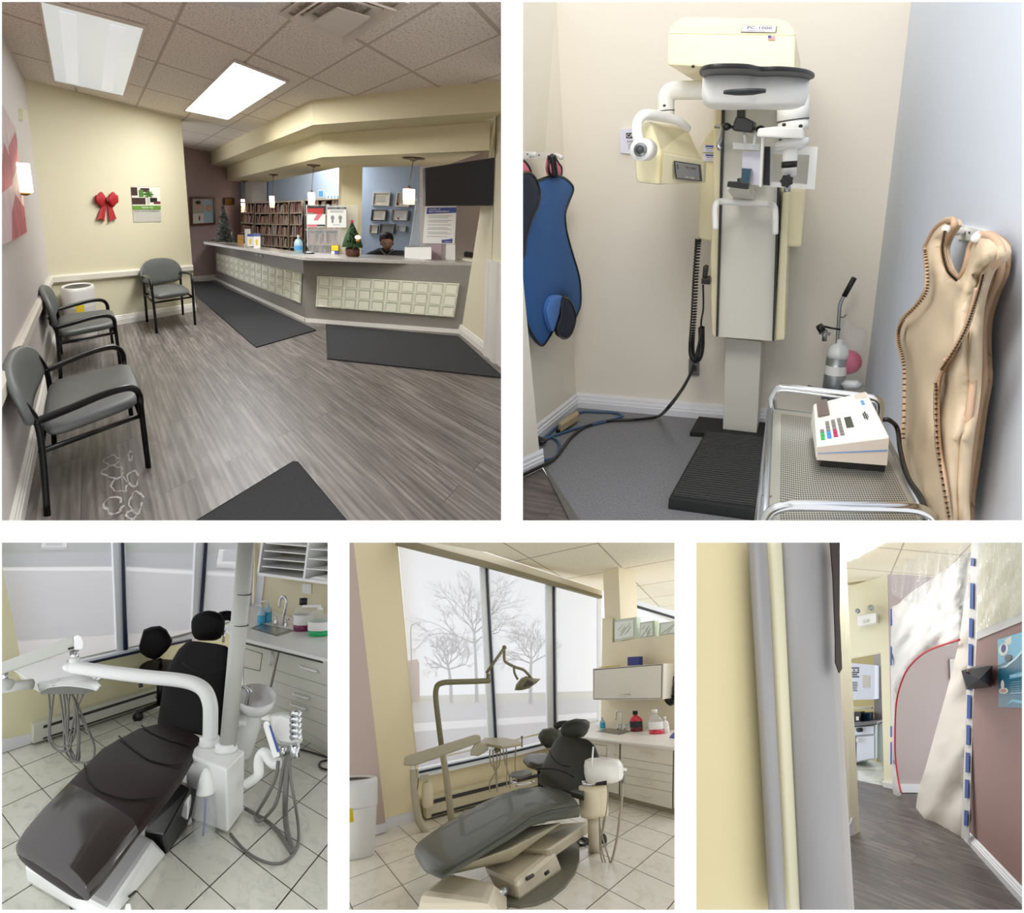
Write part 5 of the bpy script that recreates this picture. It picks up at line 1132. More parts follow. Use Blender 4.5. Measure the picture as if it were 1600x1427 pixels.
def blind_material(name, col, a):
    g = NT(name, .8); g.out(g.ramp(g.node('ShaderNodeTexNoise', {'Vector': g.mapped(scale=(14,140,1)), 'Scale': 1.0, 'Detail': 3}).outputs['Fac'], [(.3,col),(.7,'ffffff')]))
    tr = g.node('ShaderNodeBsdfTransparent'); tl = g.node('ShaderNodeBsdfTranslucent', {'Color': lin('fbfbff')}); df = g.node('ShaderNodeBsdfDiffuse', {'Color': lin(col)})
    m1 = g.node('ShaderNodeMixShader', {0: .5, 1: df.outputs[0], 2: tl.outputs[0]}); m2 = g.node('ShaderNodeMixShader', {0: a, 1: m1.outputs[0], 2: tr.outputs[0]})
    g.nt.links.new(m2.outputs[0], g.nt.nodes['Material Output'].inputs['Surface']); return g.m
blind_material('mesh_blind', 'c9cacd', .45); blind_material('mesh_blind_light', 'dcdde2', .38)
tile_material('marble_tiles', 'dadacd', 'c3c5ba', '2c2620', size=1.0, gw=.011, rough=.13)
def tiled_floor(px, C, m):
    a, b, c, d = [Vector((*q, 0)) for q in px]; vs = []; fs = []; uv = []; N = 24
    for i in range(N+1):
        for j in range(N+1):
            u, v = i/N, j/N; q = (a*(1-u)+b*u)*(1-v) + (d*(1-u)+c*u)*v; p = F(q.x, q.y); vs.append(p)
            uv.append(tuple(k[0]*p.x+k[1]*p.y+k[2]*p.x*p.y+k[3]+20 for k in C))
    for i in range(N):
        for j in range(N): q = i*(N+1)+j; fs.append((q, q+N+1, q+N+2, q+1))
    return MB(R, m).add(vs, fs, uvs=uv).build('floor', kind='structure')
tiled_floor([(-8,1431),(521,1431),(521,1140),(-8,1070)], [[3.3975,-0.1519,0.051,-4.1467],[0.3241,-3.1304,-0.2136,1.7957]], 'marble_tiles')
WW = R.wall((3,1175.5), (235,1101)); CB = R.wall((414,1127), (512,1182)); nW = WW[1]; nB = CB[1]
W = lambda x, y, off=0.0: R.on(WW, x, y, off)
C = lambda x, y, off=0.0: R.on(CB, x, y, off)
def wpoly(name, pts, m, d, pl=None, off=0.0, parent=None, **k):
    n = (pl or WW)[1]; return MB(R, m).slab([R.on(pl or WW, *q, off) for q in pts], -n*d).build(name, parent, **k)
wpoly('wall_window', [(-10,1180),(420,1041),(420,968),(271,1005),(124,1036),(32,1062),(-10,1064)], 'yellow_wall', .12, kind='structure')
wpoly('wall_window', [(-10,1066),(36,1062),(30.5,1021),(3,882),(-2,840),(-10,840)], 'yellow_wall', .12, kind='structure')
wpoly('baseboard_window', [(-10,1179),(48,1160),(48,1146),(-10,1158)], 'skirting_bright', -.02, kind='structure')
# sill, channel and frames
o = wpoly('window_1', [(30,1058),(124,1036),(271,1004),(395,977),(395,969),(271,996),(124,1028),(30,1049)], 'sill_white', -.07, kind='structure')
MB(R, 'navy_channel').slab([W(137,1039,.075), W(216,1021,.075), W(300,1002,.075), W(300,999,.075), W(216,1017,.075), W(137,1035,.075)], -nW*.03).build('sill_channel', o)
for nm, pts, m in (('mullion', [(190.5,846),(193.5,846),(200,1021),(194,1022)], 'navy_channel'), ('mullion', [(321,846),(324,846),(315,985),(311,986)], 'navy_channel')):
    MB(R, m).slab([W(*q, .05) for q in pts], -nW*.12).build(nm, o)
for pts in ([(176,846),(189.5,846),(194,1019),(183,1019)], [(306,846),(320.5,846),(310.5,985),(300,988)], [(194,846),(196,846),(201,1018),(199.5,1018)], [(325,846),(327,846),(317,986),(315.5,986)], [(384,846),(398,846),(392,985),(372,990)]):
    MB(R, 'sill_white').slab([W(*q, .035) for q in pts], -nW*.03).build('frame', o)
for pts, m in (([(-8,836),(178,846),(185,1016),(124,1030),(31,1052),(30.5,1021),(3,882),(-8,842)], 'mesh_blind'), ([(196,846),(308,846),(299,989),(200,1014)], 'mesh_blind'), ([(326,846),(386,846),(376,968),(316,984)], 'mesh_blind_light')):
    t = MB(R, m).poly([W(*q, .01) for q in pts], uv=[(q[0]/60, q[1]/60) for q in pts]).build('roller_blind', label={-8:'semi-transparent roller blind on the large left window pane', 196:'semi-transparent roller blind on the middle window pane', 326:'semi-transparent roller blind behind the tall white pole'}[pts[0][0]], cat='blind', group='roller blinds of the brown chair room')
    a, b = (pts[-1] if pts[0][0] != -8 else pts[4]), pts[2]
    MB(R, 'dental_grey').tube([W(*a, .02), W(*b, .02)], .008, n=8).build('bottom_bar', t)
# glass panes
for pts in ([(-8,840),(190,846),(196,1022),(30,1058)], [(196,846),(321,846),(312,990),(200,1018)], [(326,846),(390,846),(380,972),(316,988)]): MB(R, 'glass_pane').poly([W(*q, -.05) for q in pts]).build('pane', o)
# street outside (lower ground level)
gz = -.35
def ground(name, px, m, dz=0.0, label=None, cat=None, kind='structure'): return MB(R, m).slab([F(x, y, gz+dz) for x, y in px], (0,0,-.05)).build(name, label=label, cat=cat, kind=kind)
ground('ground_street', [(-90,1060),(440,1040),(440,826),(-90,826)], 'asphalt_pale')
ground('ground_paving', [(-90,1065),(440,1045),(440,975),(-90,1010)], 'paving_pale', .004)
ground('ground_kerb', [(-90,892),(190,892),(440,905),(440,900),(190,886),(-90,888)], 'kerb', .01)
ground('ground_verge', [(-90,886),(190,884),(440,896),(440,858),(-90,850)], 'asphalt_dark', .006)
ground('ground_lawn', [(-90,868),(150,862),(440,868),(440,840),(-90,840)], 'hedge', .012)
# parked car shapes and hedge seen through the blind: low, far
def carbox(px, label, m, seed):
    b = sum((F(*q, gz) for q in px), Vector())/4; P = [F(*q, gz) for q in px]; t = thing(R, 'parked_car', label, 'car', b)
    c = b; up = Vector((0,0,.28)); mb = MB(R, m)
    mb.loft([[p+Vector((0,0,.04)) for p in P], [p+Vector((0,0,.16)) for p in P]], smooth=False); mb.build('body', t, bevel=.02)
    Q = [c+(p-c)*.7 for p in P]; MB(R, 'ink_grey').loft([[p+Vector((0,0,.16)) for p in Q], [c+(p-c)*.5+Vector((0,0,.26)) for p in P]], smooth=False).build('cabin', t)
    for p in P: MB(R, 'black_rubber').tube([p+Vector((0,0,.05))+(c-p)*.16-Vector((.02,0,0)), p+Vector((0,0,.05))+(c-p)*.16+Vector((.02,0,0))], .05, n=14).build('wheel', t)
carbox([(64,862),(104,862),(104,852),(66,852)], 'grey parked car seen faintly through the left blind', 'dental_grey', 1)
carbox([(338,890),(392,893),(392,866),(342,866)], 'pale parked car seen faintly through the right blind', 'kerb', 2)
# baseboard heater
hz1, hz0 = R.hz(F(46,1160), 1128), .03
a0, b0_ = F(46,1160), F(262,1090); hn = nW*.07
t = thing(R, 'baseboard_heater', 'long white baseboard heater under the window sill', 'heater', a0)
MB(R, 'heater_paint').slab([a0+Vector((0,0,.02)), b0_+Vector((0,0,.02)), b0_+Vector((0,0,hz1)), a0+Vector((0,0,hz1))], hn).build('casing', t, bevel=.004)
for z0, z1 in ((.03*1,.045),(hz1*.72,hz1*.86)): MB(R, 'groove_dark').slab([a0.lerp(b0_,.06)+hn+Vector((0,0,z0)), b0_+hn+Vector((0,0,z0)), b0_+hn+Vector((0,0,z1)), a0.lerp(b0_,.06)+hn+Vector((0,0,z1))], nW*.002).build('vent_slot', t)
# splash wall, cupboards, worktop
SW = (CB[0]-nB*.62, nB); S = lambda x, y, off=0.0: R.on(SW, x, y, off)
MB(R, 'splash_cream').slab([S(386,1000), S(530,1030), S(530,826), S(393,826)], -nB*.1).build('wall_right', kind='structure')
MB(R, 'sill_white').slab([S(392,976,.02), S(404,980,.02), S(413,898,.02), S(403,896,.02)], -nB*.02).build('trim_1', kind='structure')
zt3 = .78
t = thing(R, 'base_cabinet', 'pale laminate base cabinet with drawers under the white worktop', 'cabinet', F(470,1162))
cl3 = C(372,1098); cr3 = C(530,1192); zc0 = .10
def cpt(x, y, off=0.0): return C(x, y, off)
MB(R, 'cabinet_front').slab([C(378,1092), C(530,1178), C(530,1034), C(382,998)], -nB*.5).build('carcass', t)
MB(R, 'cabinet_front').slab([C(378,1110,-.05), C(530,1190,-.05), C(530,1170,-.05), C(378,1088,-.05)], -nB*.4).build('toe_kick', t)
def front(pts, handle, name='drawer', hv=False, groove=None):
    P = [C(*q, .012) for q in pts]; c = sum(P, Vector())/4; K = [c+(p-c)*.972 for p in P]
    MB(R, 'groove_dark').slab([C(*q, .003) for q in pts], -nB*.003).build('shadow_gap', t)
    o = MB(R, 'cabinet_front').slab(K, -nB*.012).build(name, t)
    if handle:
        (x0,y0),(x1,y1) = handle; MB(R, 'dental_white').tube([C(x0,y0,.012), C(x0,y0+1.5 if not hv else y0+1,.045), C(x1,y1+1.5 if not hv else y1-1,.045), C(x1,y1,.012)], .007, k=3, n=8).build('handle', o)
    if groove:
        for i in range(4): MB(R, 'groove_dark').tube([C(*groove[i], .014), C(*groove[(i+1) % 4], .014)], .002, n=5).build('inset_line', o)
front([(379,1090),(414,1108),(435.5,1014),(382,999)], ((423,1021),(421,1038)), 'door', True, [(380,1043),(406,1048.5),(410,1022),(382,1013)])
front([(429.5,1047),(530,1078),(530,1038),(437,1014)], ((470,1041),(493,1048)))
front([(426,1063.5),(530,1098),(530,1078),(429.5,1047)], None)
front([(421,1083),(530,1119),(530,1098),(426,1063.5)], ((459,1084),(480,1090)))
front([(417.5,1098),(530,1142),(530,1119),(421,1083)], ((455,1100),(476,1107)))
front([(414,1112),(530,1172),(530,1142),(417.5,1098)], None)
zt3 = (R.hz(C(420,1130), 1004)+R.hz(C(505,1177),1026))/2 + .02
fA, fB = C(376,997,.04), C(530,1032,.04); P = [F(372,996,zt3), F(530,1034,zt3)]; Q = [S(372,990), S(530,990)]
bA, bB = Vector((Q[0].x,Q[0].y,zt3)), Vector((Q[1].x,Q[1].y,zt3))
lft = F(352,985,zt3)
o = MB(R, 'counter_white').slab([P[0], P[1], bB, bA, lft], (0,0,-.035)).build('worktop', t, bevel=.01)
MB(R, 'groove_dark').slab([P[0]+Vector((0,0,-.036))-nB*.01, P[1]+Vector((0,0,-.036))-nB*.01, P[1]+Vector((0,0,-.05))-nB*.01, P[0]+Vector((0,0,-.05))-nB*.01], -nB*.01).build('shadow_gap', t)
sk = [F(*q, zt3+.003) for q in ((390,982),(433,994.5),(461,985),(408,974.5))]; c = sum(sk, Vector())/4
o = MB(R, 'steel').slab(sk, (0,0,-.004)).build('sink', t); I_ = [c+(p-c)*.86+Vector((0,0,.002)) for p in sk]; J_ = [c+(p-c)*.7-Vector((0,0,.004)) for p in sk]
mb = MB(R, 'sink_steel'); mb.loft([I_, J_], cap=False, smooth=False); mb.poly([p+Vector((0,0,.0031)) for p in J_]); mb.build('basin', o)
fb = F(443,978,zt3); t2 = thing(R, 'tap', 'chrome gooseneck tap with two levers behind the sink of the brown chair room', 'tap', fb); Y = lambda x, y, d=0.0: R.face(fb, x, y, d)
MB(R, 'chrome').tube([Y(441,979), Y(444,960), Y(447,944), Y(446,935), Y(442,932.5), Y(438,937), Y(436.5,949)], .010, k=6, n=10).build('spout', t2)
for x, y, x1, y1 in ((431,976,428,962), (447,981,451,968)): MB(R, 'chrome').lathe(Y(x,y), [(.02,0),(.016,.02),(.007,.06),(.011,.075)], n=14).tube([Y(x1,y1), Y(x1-3 if x < 440 else x1+9, y1-1)], .006, n=8).build('lever', t2)
def bottle(x, y0, y1, w, label, body, fill, lvl, cap, capm, neck=.72, handle=False, pump=False, room=None, z=None, lab=None):
    r = room or R; b = r.flo(x, y0, z); Yb = lambda px, py, d=0.0: r.face(b, px, py, d); k = (Yb(x+1,y0)-Yb(x,y0)).length; H = (Yb(x,y1)-Yb(x,y0)).length; rr = w*.5*k
    t = thing(r, 'bottle', label, 'bottle', b)
    MB(r, body).lathe(b, [(rr*.95,0),(rr,.02*H),(rr,H*neck*.8),(rr*.75,H*neck*.95),(rr*.3,H*neck*1.08),(rr*.28,H*.9)], n=22).build('bottle_body', t)
    MB(r, fill).lathe(b, [(rr*.99,.01*H),(rr*1.01,.02*H),(rr*1.01,H*lvl)], n=22).build('liquid', t)
    if lab: MB(r, lab).lathe(b, [(rr*1.02,H*.2),(rr*1.02,H*.5)], n=22, cap=False).build('bottle_label', t)
    if pump: MB(r, capm).lathe(b+Vector((0,0,H*.9)), [(rr*.3,0),(rr*.14,.02),(rr*.14,H*.12)], n=10).tube([b+Vector((0,0,H*1.02)), Yb(x-w*.9,y1)+Vector((0,0,.0))], rr*.14, n=8).build('pump', t)
    else: MB(r, capm).lathe(b+Vector((0,0,H*(1-cap))), [(rr*.42,0),(rr*.42,H*cap)], n=16).build('cap', t)
    if handle: MB(r, body).tube([Yb(x-w*.2,y0-(y0-y1)*.82), Yb(x-w*.48,y0-(y0-y1)*.7), Yb(x-w*.45,y0-(y0-y1)*.5)], rr*.13, k=4, n=8).build('handle', t)
bottle(408,974,946,10, 'left blue soap pump bottle beside the sink of the brown chair room', 'sanitizer', 'blue_liquid', .45, .1, 'dental_white', pump=True, z=zt3)
bottle(418,972,940,11, 'right blue soap pump bottle beside the sink of the brown chair room', 'sanitizer', 'blue_liquid', .5, .1, 'dental_white', pump=True, z=zt3)
bottle(473,985,935,24, 'purple mouthwash bottle with black cap on the brown chair room worktop', 'clear_plastic', 'mouthwash', .3, .2, 'black_plastic', z=zt3, lab='paper')
bottle(499,992,948,29, 'green liquid jug with white pump at the right end of the worktop', 'clear_plastic', 'green_liquid', .25, .1, 'dental_white', z=zt3, pump=True, handle=True, lab='paper')
for (x0,y0,x1,y1) in ((473,927,487,912),): wpoly('wall_outlet', [(x0,y0),(x1,y0+1.5),(x1+.5,y1+1),(x0+.5,y1)], 'paper', -.01, SW, .002, label='white wall outlet above the mouthwash bottle', cat='outlet')
# pigeonhole unit
PU = (SW[0]+nB*.30, nB); U = lambda x, y, off=0.0: R.on(PU, x, y, off)
t = thing(R, 'pigeonhole_shelf', 'white wall pigeonhole unit with thin shelves at the top right of the brown chair room', 'shelf unit', U(440,898))
d_ = .3
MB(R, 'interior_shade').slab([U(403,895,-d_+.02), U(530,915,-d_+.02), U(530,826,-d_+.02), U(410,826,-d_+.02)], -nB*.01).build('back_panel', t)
MB(R, 'dental_white').slab([U(401,899), U(530,916), U(530,911.5), U(402,894.5)], -nB*d_).build('bottom_board', t)
MB(R, 'dental_white').slab([U(401,899), U(404,899), U(414,826), U(411,826)], -nB*d_).build('side_panel', t)
MB(R, 'dental_white').slab([U(473,905), U(476,905), U(486,826), U(483,826)], -nB*d_).build('divider', t)
for x0, y0, x1, y1 in ((415,849.5,481,855),(413,861.5,479,867),(411,874,476.5,879.5),(409,886,475,892),(484,859,530,862),(482,874,530,878),(478.5,889.5,530,894)):
    MB(R, 'dental_white').slab([U(x0,y0), U(x1,y1), U(x1,y1-1.6), U(x0,y0-1.6)], -nB*d_).build('thin_shelf', t)
MB(R, 'paper').slab([U(478,905,-.04), U(512,910,-.04), U(512,904.5,-.04), U(492,901,-.04)], -nB*.2).build('paper_stack', label='stack of papers in the lower right pigeonhole', cat='paper')
# --- dental chair (brown)
Zv = Vector((0,0,1))
def cushion(secs, th, m, name, parent, label=None, room=None, crown=.012, e=.55, n=28, dirv=None, edges=None):
    rings = []
    for i, (L_, R_) in enumerate(secs):
        t_ = th[i] if isinstance(th, (list, tuple)) else th; d = (dirv[i] if isinstance(dirv, list) else dirv) if dirv is not None else Zv; o = []
        for k in range(n):
            a = 2*PI*k/n; ca, sa = math.cos(a), math.sin(a)
            u = .5 + .5*math.copysign(abs(ca)**e, ca); h = t_/2*math.copysign(abs(sa)**.6, sa)
            o.append(L_*(1-u)+R_*u + d*(h - t_/2 + (crown*math.sin(PI*u) if sa > 0 else 0)))
        rings.append(o)
    c0_ = sum(rings[0], Vector())/n; c1_ = sum(rings[-1], Vector())/n
    r0_ = [c0_+(p-c0_)*.86-(sum(rings[1],Vector())/n-c0_).normalized()*.012 for p in rings[0]]; r1_ = [c1_+(p-c1_)*.86-(sum(rings[-2],Vector())/n-c1_).normalized()*.012 for p in rings[-1]]
    r00 = [c0_+(p-c0_)*.5-(sum(rings[1],Vector())/n-c0_).normalized()*.018 for p in rings[0]]; r11 = [c1_+(p-c1_)*.5-(sum(rings[-2],Vector())/n-c1_).normalized()*.018 for p in rings[-1]]
    return MB(room or R, m).loft([r00, r0_]+rings+[r1_, r11]).build(name, parent, label=label)
DC = thing(R, 'dental_chair', 'dark brown leather dental chair with clear film over the foot end', 'dental chair', F(200,1330))
def sec(lx, ly, rx, ry, z): return (F(lx, ly, z), F(rx, ry, z))
seat = [sec(25,1312,140,1386,.40), sec(38,1290,161,1364,.42), sec(66,1257,190,1326,.45), sec(98,1225,215,1292,.47), sec(129,1194,238,1265,.50), sec(159,1164,262,1238,.505), sec(183,1150,282,1212,.50), sec(215,1134,302,1178,.475), sec(244,1128,316,1152,.455)]
so = cushion(seat, [.085,.085,.085,.085,.085,.085,.085,.085,.08], 'brown_leather', 'seat_cushion', DC)
def bez(a, b, c, n=12): a, b, c = Vector(a), Vector(b), Vector(c); return [a*(1-t)**2 + b*2*t*(1-t) + c*t*t for t in (i/n for i in range(n+1))]
def on_seat(S_, s_, u, lift=.004, cr=.012):
    i = min(int(s_), len(S_)-2); t_ = s_-i; a = S_[i][0].lerp(S_[i][1], u); b = S_[i+1][0].lerp(S_[i+1][1], u); return a.lerp(b, t_) + Zv*(cr*math.sin(PI*u)+lift)
for pts in ([(4.0,.03),(3.6,.2),(3.4,.45),(3.75,.75),(4.5,.96)], [(6.0,.03),(5.75,.3),(5.7,.6),(6.1,.85),(6.4,.96)], [(7.1,.04),(6.9,.3),(6.95,.6),(7.3,.95)]):
    Q = spline([on_seat(seat, a, b) for a, b in pts], 8); MB(R, 'seam_dark').tube(Q, .0032, n=8).build('seam_piping', so)
fs_ = [(a.lerp(b,.0)+Zv*.004-(b-a)*.004, b+Zv*.004+(b-a)*.004) for a, b in seat[:4]]
fc = []; 
for i, (L_, R_) in enumerate(fs_): fc.append([L_-Zv*.06, L_-Zv*.02-(R_-L_)*.004, L_+(R_-L_)*.05+Zv*.018, L_.lerp(R_,.3)+Zv*.030, L_.lerp(R_,.7)+Zv*.030, L_.lerp(R_,.95)+Zv*.018, R_-Zv*.02+(R_-L_)*.004, R_-Zv*.06])
e_ = (fs_[0][0]-fs_[1][0]).normalized()*.02
fc = [[p+e_-Zv*(.06 if 1 <= k <= 6 else .0) for k, p in enumerate(fc[0])], [p+e_*.9 for p in fc[0]]] + fc
MB(R, 'clear_film').loft([r[1:7] if 0 else r for r in fc], closed=False, cap=False).build('foot_cover', so, label='glossy clear plastic cover over the foot end')
# backrest
bsec = [(243,1130,343,1152,.42),(248,1095,350,1118,.52),(253,1062,355,1078,.64),(262,1038,357,1050,.74),(277,1014,358,1026,.84),(290,1003,355,1012,.90)]
BS = [sec(*q) for q in bsec]
fdir = (F(80,1350,.4)-F(270,1140,.4)); fdir.z = 0; fdir.normalize()
bo = cushion(BS, [.10,.11,.11,.10,.09,.06], 'black_leather', 'backrest', DC, dirv=fdir*.8+Zv*.35, crown=.0, e=.5)
Q = bez(F(285,1034,.80)+fdir*.01, F(318,1062,.72)+fdir*.02, F(352,1042,.80)+fdir*.01); MB(R, 'seam_dark').tube(Q, .004, n=8).build('seam_piping', bo)
hc = F(325,979,.99); k3 = (R.face(hc,326,979)-R.face(hc,325,979)).length; HX = (R.face(hc,345,979)-hc).normalized()
f = frame3(hc, HX*k3, fdir*k3, Zv*(R.face(hc,325,969)-hc).length/10)
mb = MB(R, 'black_leather', f); rings = []
for z_, s_ in ((-21,.55),(-18,.78),(-10,.95),(0,1.0),(8,1.0),(14,.92),(19,.74),(23,.4),(24.5,.1)):
    rings.append([(26*s_*math.copysign(abs(math.cos(a))**.8, math.cos(a)), 9*s_*math.copysign(abs(math.sin(a))**.8, math.sin(a)), z_) for a in (2*PI*j/26 for j in range(26))])
mb.loft(rings).build('headrest', DC)
MB(R, 'black_leather').tube([R.face(hc,344,964,-.05), R.face(hc,356,962,-.08), R.face(hc,366,966,-.1), R.face(hc,368,974,-.1)], .03, k=4).build('head_cushion_wing', DC)
MB(R, 'chrome').tube([R.face(hc,349,1004,-.06), R.face(hc,350,985,-.06)], .008).build('headrest_post', DC)
# base
bp3 = [F(40,1384), F(140,1452), F(215,1409), F(264,1338), F(175,1285)]; tp3 = [F(36,1350,.13), F(110,1400,.15), F(190,1420,.13), F(228,1318,.16), F(170,1270,.15)]
mb = MB(R, 'dental_white'); mb.hexa([F(41,1382), F(165,1455), F(263,1337), F(165,1285), F(36,1349,.12), F(168,1420,.14), F(240,1312,.17), F(150,1268,.15)]); mb.build('base_cover', DC, bevel=.02)
MB(R, 'groove_dark').tube([F(201,1402,.045), F(212,1393,.06)], .006, n=6).build('base_slot', DC); MB(R, 'dental_white').slab([F(195,1421,.03), F(205,1419,.03), F(203,1412,.05), F(197,1413,.05)], (0,0,-.02)).build('foot_pedal', DC)
MB(R, 'black_plastic').hexa([F(225,1318), F(262,1335), F(330,1240), F(270,1215), F(225,1300,.14), F(256,1306,.2), F(298,1232,.34), F(262,1215,.34)]).build('lift_mechanism', DC, bevel=.01)
MB(R, 'dental_white').slab([F(268,1242,.28), F(294,1258,.28), F(300,1230,.3), F(280,1222,.3)], (0,0,-.10)).build('mounting_arm', DC, bevel=.01)
MB(R, 'dental_white').tube([F(284,1262,.2), F(284,1280,.08), F(279,1290,.03)], .018, k=4, n=12).tube([F(277,1288,.03), F(298,1282,.03)], .02, n=10).build('mounting_bracket', DC)
# --- delivery column
t = thing(R, 'delivery_unit', 'white dental delivery column with side bottle beside the brown chair', 'dental unit', F(325,1290))
zu = .455
tp = [F(*q, zu) for q in ((289,1179),(354,1202),(383,1172),(316,1158))]
lw = .02; mb = MB(R, 'dental_white'); lowp = [Vector((p.x,p.y,.04)) for p in tp]
lowp = [F(292.5,1278,.03), F(356,1303,.03), F(381,1268,.03), F(318,1250,.03)]
o = mb.hexa(lowp+tp).build('column_body', t, bevel=.012)
n_ = (tp[1]-lowp[0]).cross(tp[0]-lowp[0]).normalized(); FP = R.vplane(lowp[0], lowp[1])
cn = lambda x, y, d: R.face((lowp[0]+lowp[1])/2, x, y, d)
b = cn(321,1240,.06); k = (cn(322,1240,.06)-b).length
MB(R, 'dental_white').lathe(b, [(13*k,0),(13*k,.01),(11*k,.06),(7*k,.12),(3*k,.155)], n=24).build('bottle_holder', t)
hb3 = (cn(321,1320,.06)-b).length
MB(R, 'clear_plastic').lathe(b-Zv*hb3, [(13*k,0),(15.5*k,.02),(15*k,hb3*.5),(12.5*k,hb3*.9),(12*k,hb3)], n=26, cap=True).build('water_bottle', t, label='clear water bottle')
MB(R, 'blue_ink').tube([b, b-Zv*hb3*.5, cn(317,1306,.06)], .005, k=4, n=8).build('water_tube', t, label='dark blue tube inside the bottle')
def collar(x, y, r): p = F(x, y, zu); k = (F(x+1,y,zu)-F(x,y,zu)).length; MB(R, 'dental_white').lathe(p, [(r*1.16*k,0),(r*1.16*k,.02),(r*1.08*k,.03),(r*1.08*k,.055)], n=26).build('collar', t); return p
c1 = collar(327,1165,12.5); c2 = collar(353,1174,13.5)
Yt = lambda x, y: R.face(c2, x, y)
kk = (Yt(354,1174)-Yt(353,1174)).length
tt = thing(R, 'support_pole', 'tall white pole rising from the delivery column in front of the window', 'pole', c2)
MB(R, 'dental_grey').tube([Yt(356,1170), Yt(385.5,838)], 10.4*kk, n=24).build('tube', tt)
for x, y in ((379.5,928.5),(375,977)): MB(R, 'groove_dark').tube([Yt(x,y), Yt(x+.1,y-1)], 10.6*kk, n=24).build('joint_line', tt)
Ya = lambda x, y, d=0.0: R.face(c1, x, y, d)
ta = thing(R, 'swing_arm', 'white curved swing arm reaching from the column over the brown chair to the left', 'arm', c1)
MB(R, 'dental_white').tube([Ya(328,1162), Ya(329,1125), Ya(328,1100), Ya(320,1080), Ya(304,1069), Ya(278,1063), Ya(225,1057.5), Ya(165,1050), Ya(112,1042)], 9.6*kk, k=8, n=20, rr=[1.0*9.6*kk, 9.4*kk, 9*kk, 8.6*kk]).build('arm_tube', ta)
MB(R, 'dental_white').ball(Ya(110,1042), 9.5*kk).build('arm_end', ta); MB(R, 'chrome').tube([Ya(115.5,1034), Ya(116,1017)], 5.5*kk, n=16).build('pivot', ta); MB(R, 'dental_white').tube([Ya(116,1036), Ya(116,1027)], 6.6*kk, n=16).build('pivot_sleeve', ta)
MB(R, 'black_plastic').tube([Ya(219,1068), Ya(220,1074)], 3*kk, n=10).build('lock_knob', ta)
# upper balance arm (box section)
A0 = [Ya(-8,1058,.05), Ya(118,1015,.05), Ya(114,994,.05), Ya(-8,1039,.05)]
bo_ = MB(R, 'dental_grey').loft([A0, [p+(R.E-p).normalized()*-.10+Zv*.0 for p in A0]], smooth=False)
bo_.build('balance_arm', ta, bevel=.012); MB(R, 'dental_white').slab([Ya(116,1016,.055), Ya(130,1014.5,.055), Ya(131,1003,.055), Ya(127,994,.055), Ya(121,992,.055), Ya(115,995,.055)], (Ya(120,1000)-Ya(120,1000,.055))*2.1).build('end_cap', ta, bevel=.006)
MB(R, 'groove_dark').ball(Ya(108.5,1014,.056), .008).build('screw', ta); MB(R, 'groove_dark').ball(Ya(112.5,1013,.056), .008).build('screw', ta)
MB(R, 'chrome').tube([Ya(7,1052,.03), Ya(8,1064,.03)], 4*kk, n=12).build('lower_pivot', ta); MB(R, 'dental_grey').tube([Ya(-8,1077,.03), Ya(50,1069,.0)], 7*kk, n=16).ball(Ya(11,1070,.03), .04).build('lower_arm', ta)
# tray with hoses
ty = lambda x, y, d=0.0: R.face(c1, x, y, d)
tt = thing(R, 'instrument_tray', 'pale grey instrument tray with many grey hoses hanging in front of the window', 'instrument tray', ty(100,1075,-.25)); d0 = -.30
zt_ = ty(95,1060,d0).z
T3 = [F(*q, zt_) for q in ((22,1048),(60,1068),(120,1055),(136,1054),(158,1072),(154,1066),(134,1047),(110,1034),(88,1029),(45,1036))]
T3 = [F(*q, zt_) for q in ((22,1047),(57,1068),(90,1062),(120,1054),(136,1055),(157,1071),(147,1052),(110,1035),(90,1027),(50,1037))]
MB(R, 'dental_white').slab(T3, (0,0,-.012)).build('tray_top', tt, bevel=.004)
pa, pb = F(57,1068,zt_), F(157,1071,zt_)
rim = [F(23,1048,zt_), F(57,1068,zt_), F(85,1060,zt_), F(125,1054,zt_), F(157,1071,zt_)]
mb = MB(R, 'dental_grey'); mb.slab([F(22,1047,zt_), F(58,1069,zt_), ty(62,1082,d0+.05), ty(50,1076,d0+.03)], nW*-.012); mb.build('left_rim', tt)
mb = MB(R, 'dental_white'); mb.loft([spline([F(57,1067,zt_), F(90,1061,zt_), F(122,1055,zt_), F(140,1058,zt_), F(158,1071,zt_)], 6), spline([ty(62,1081,d0+.05), ty(82,1074,d0+.05), ty(106,1072,d0+.05), ty(132,1075,d0+.05), ty(151,1080,d0+.05)], 6)], closed=False, cap=False); mb.build('front_apron', tt, solid=.006)
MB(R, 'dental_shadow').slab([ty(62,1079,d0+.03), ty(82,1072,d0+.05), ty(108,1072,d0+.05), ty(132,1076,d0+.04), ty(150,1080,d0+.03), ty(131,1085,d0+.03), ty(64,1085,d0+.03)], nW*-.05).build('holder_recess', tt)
MB(R, 'chrome').tube([ty(150,1064,d0), ty(159,1059,d0)], .01).build('tray_knob', tt)
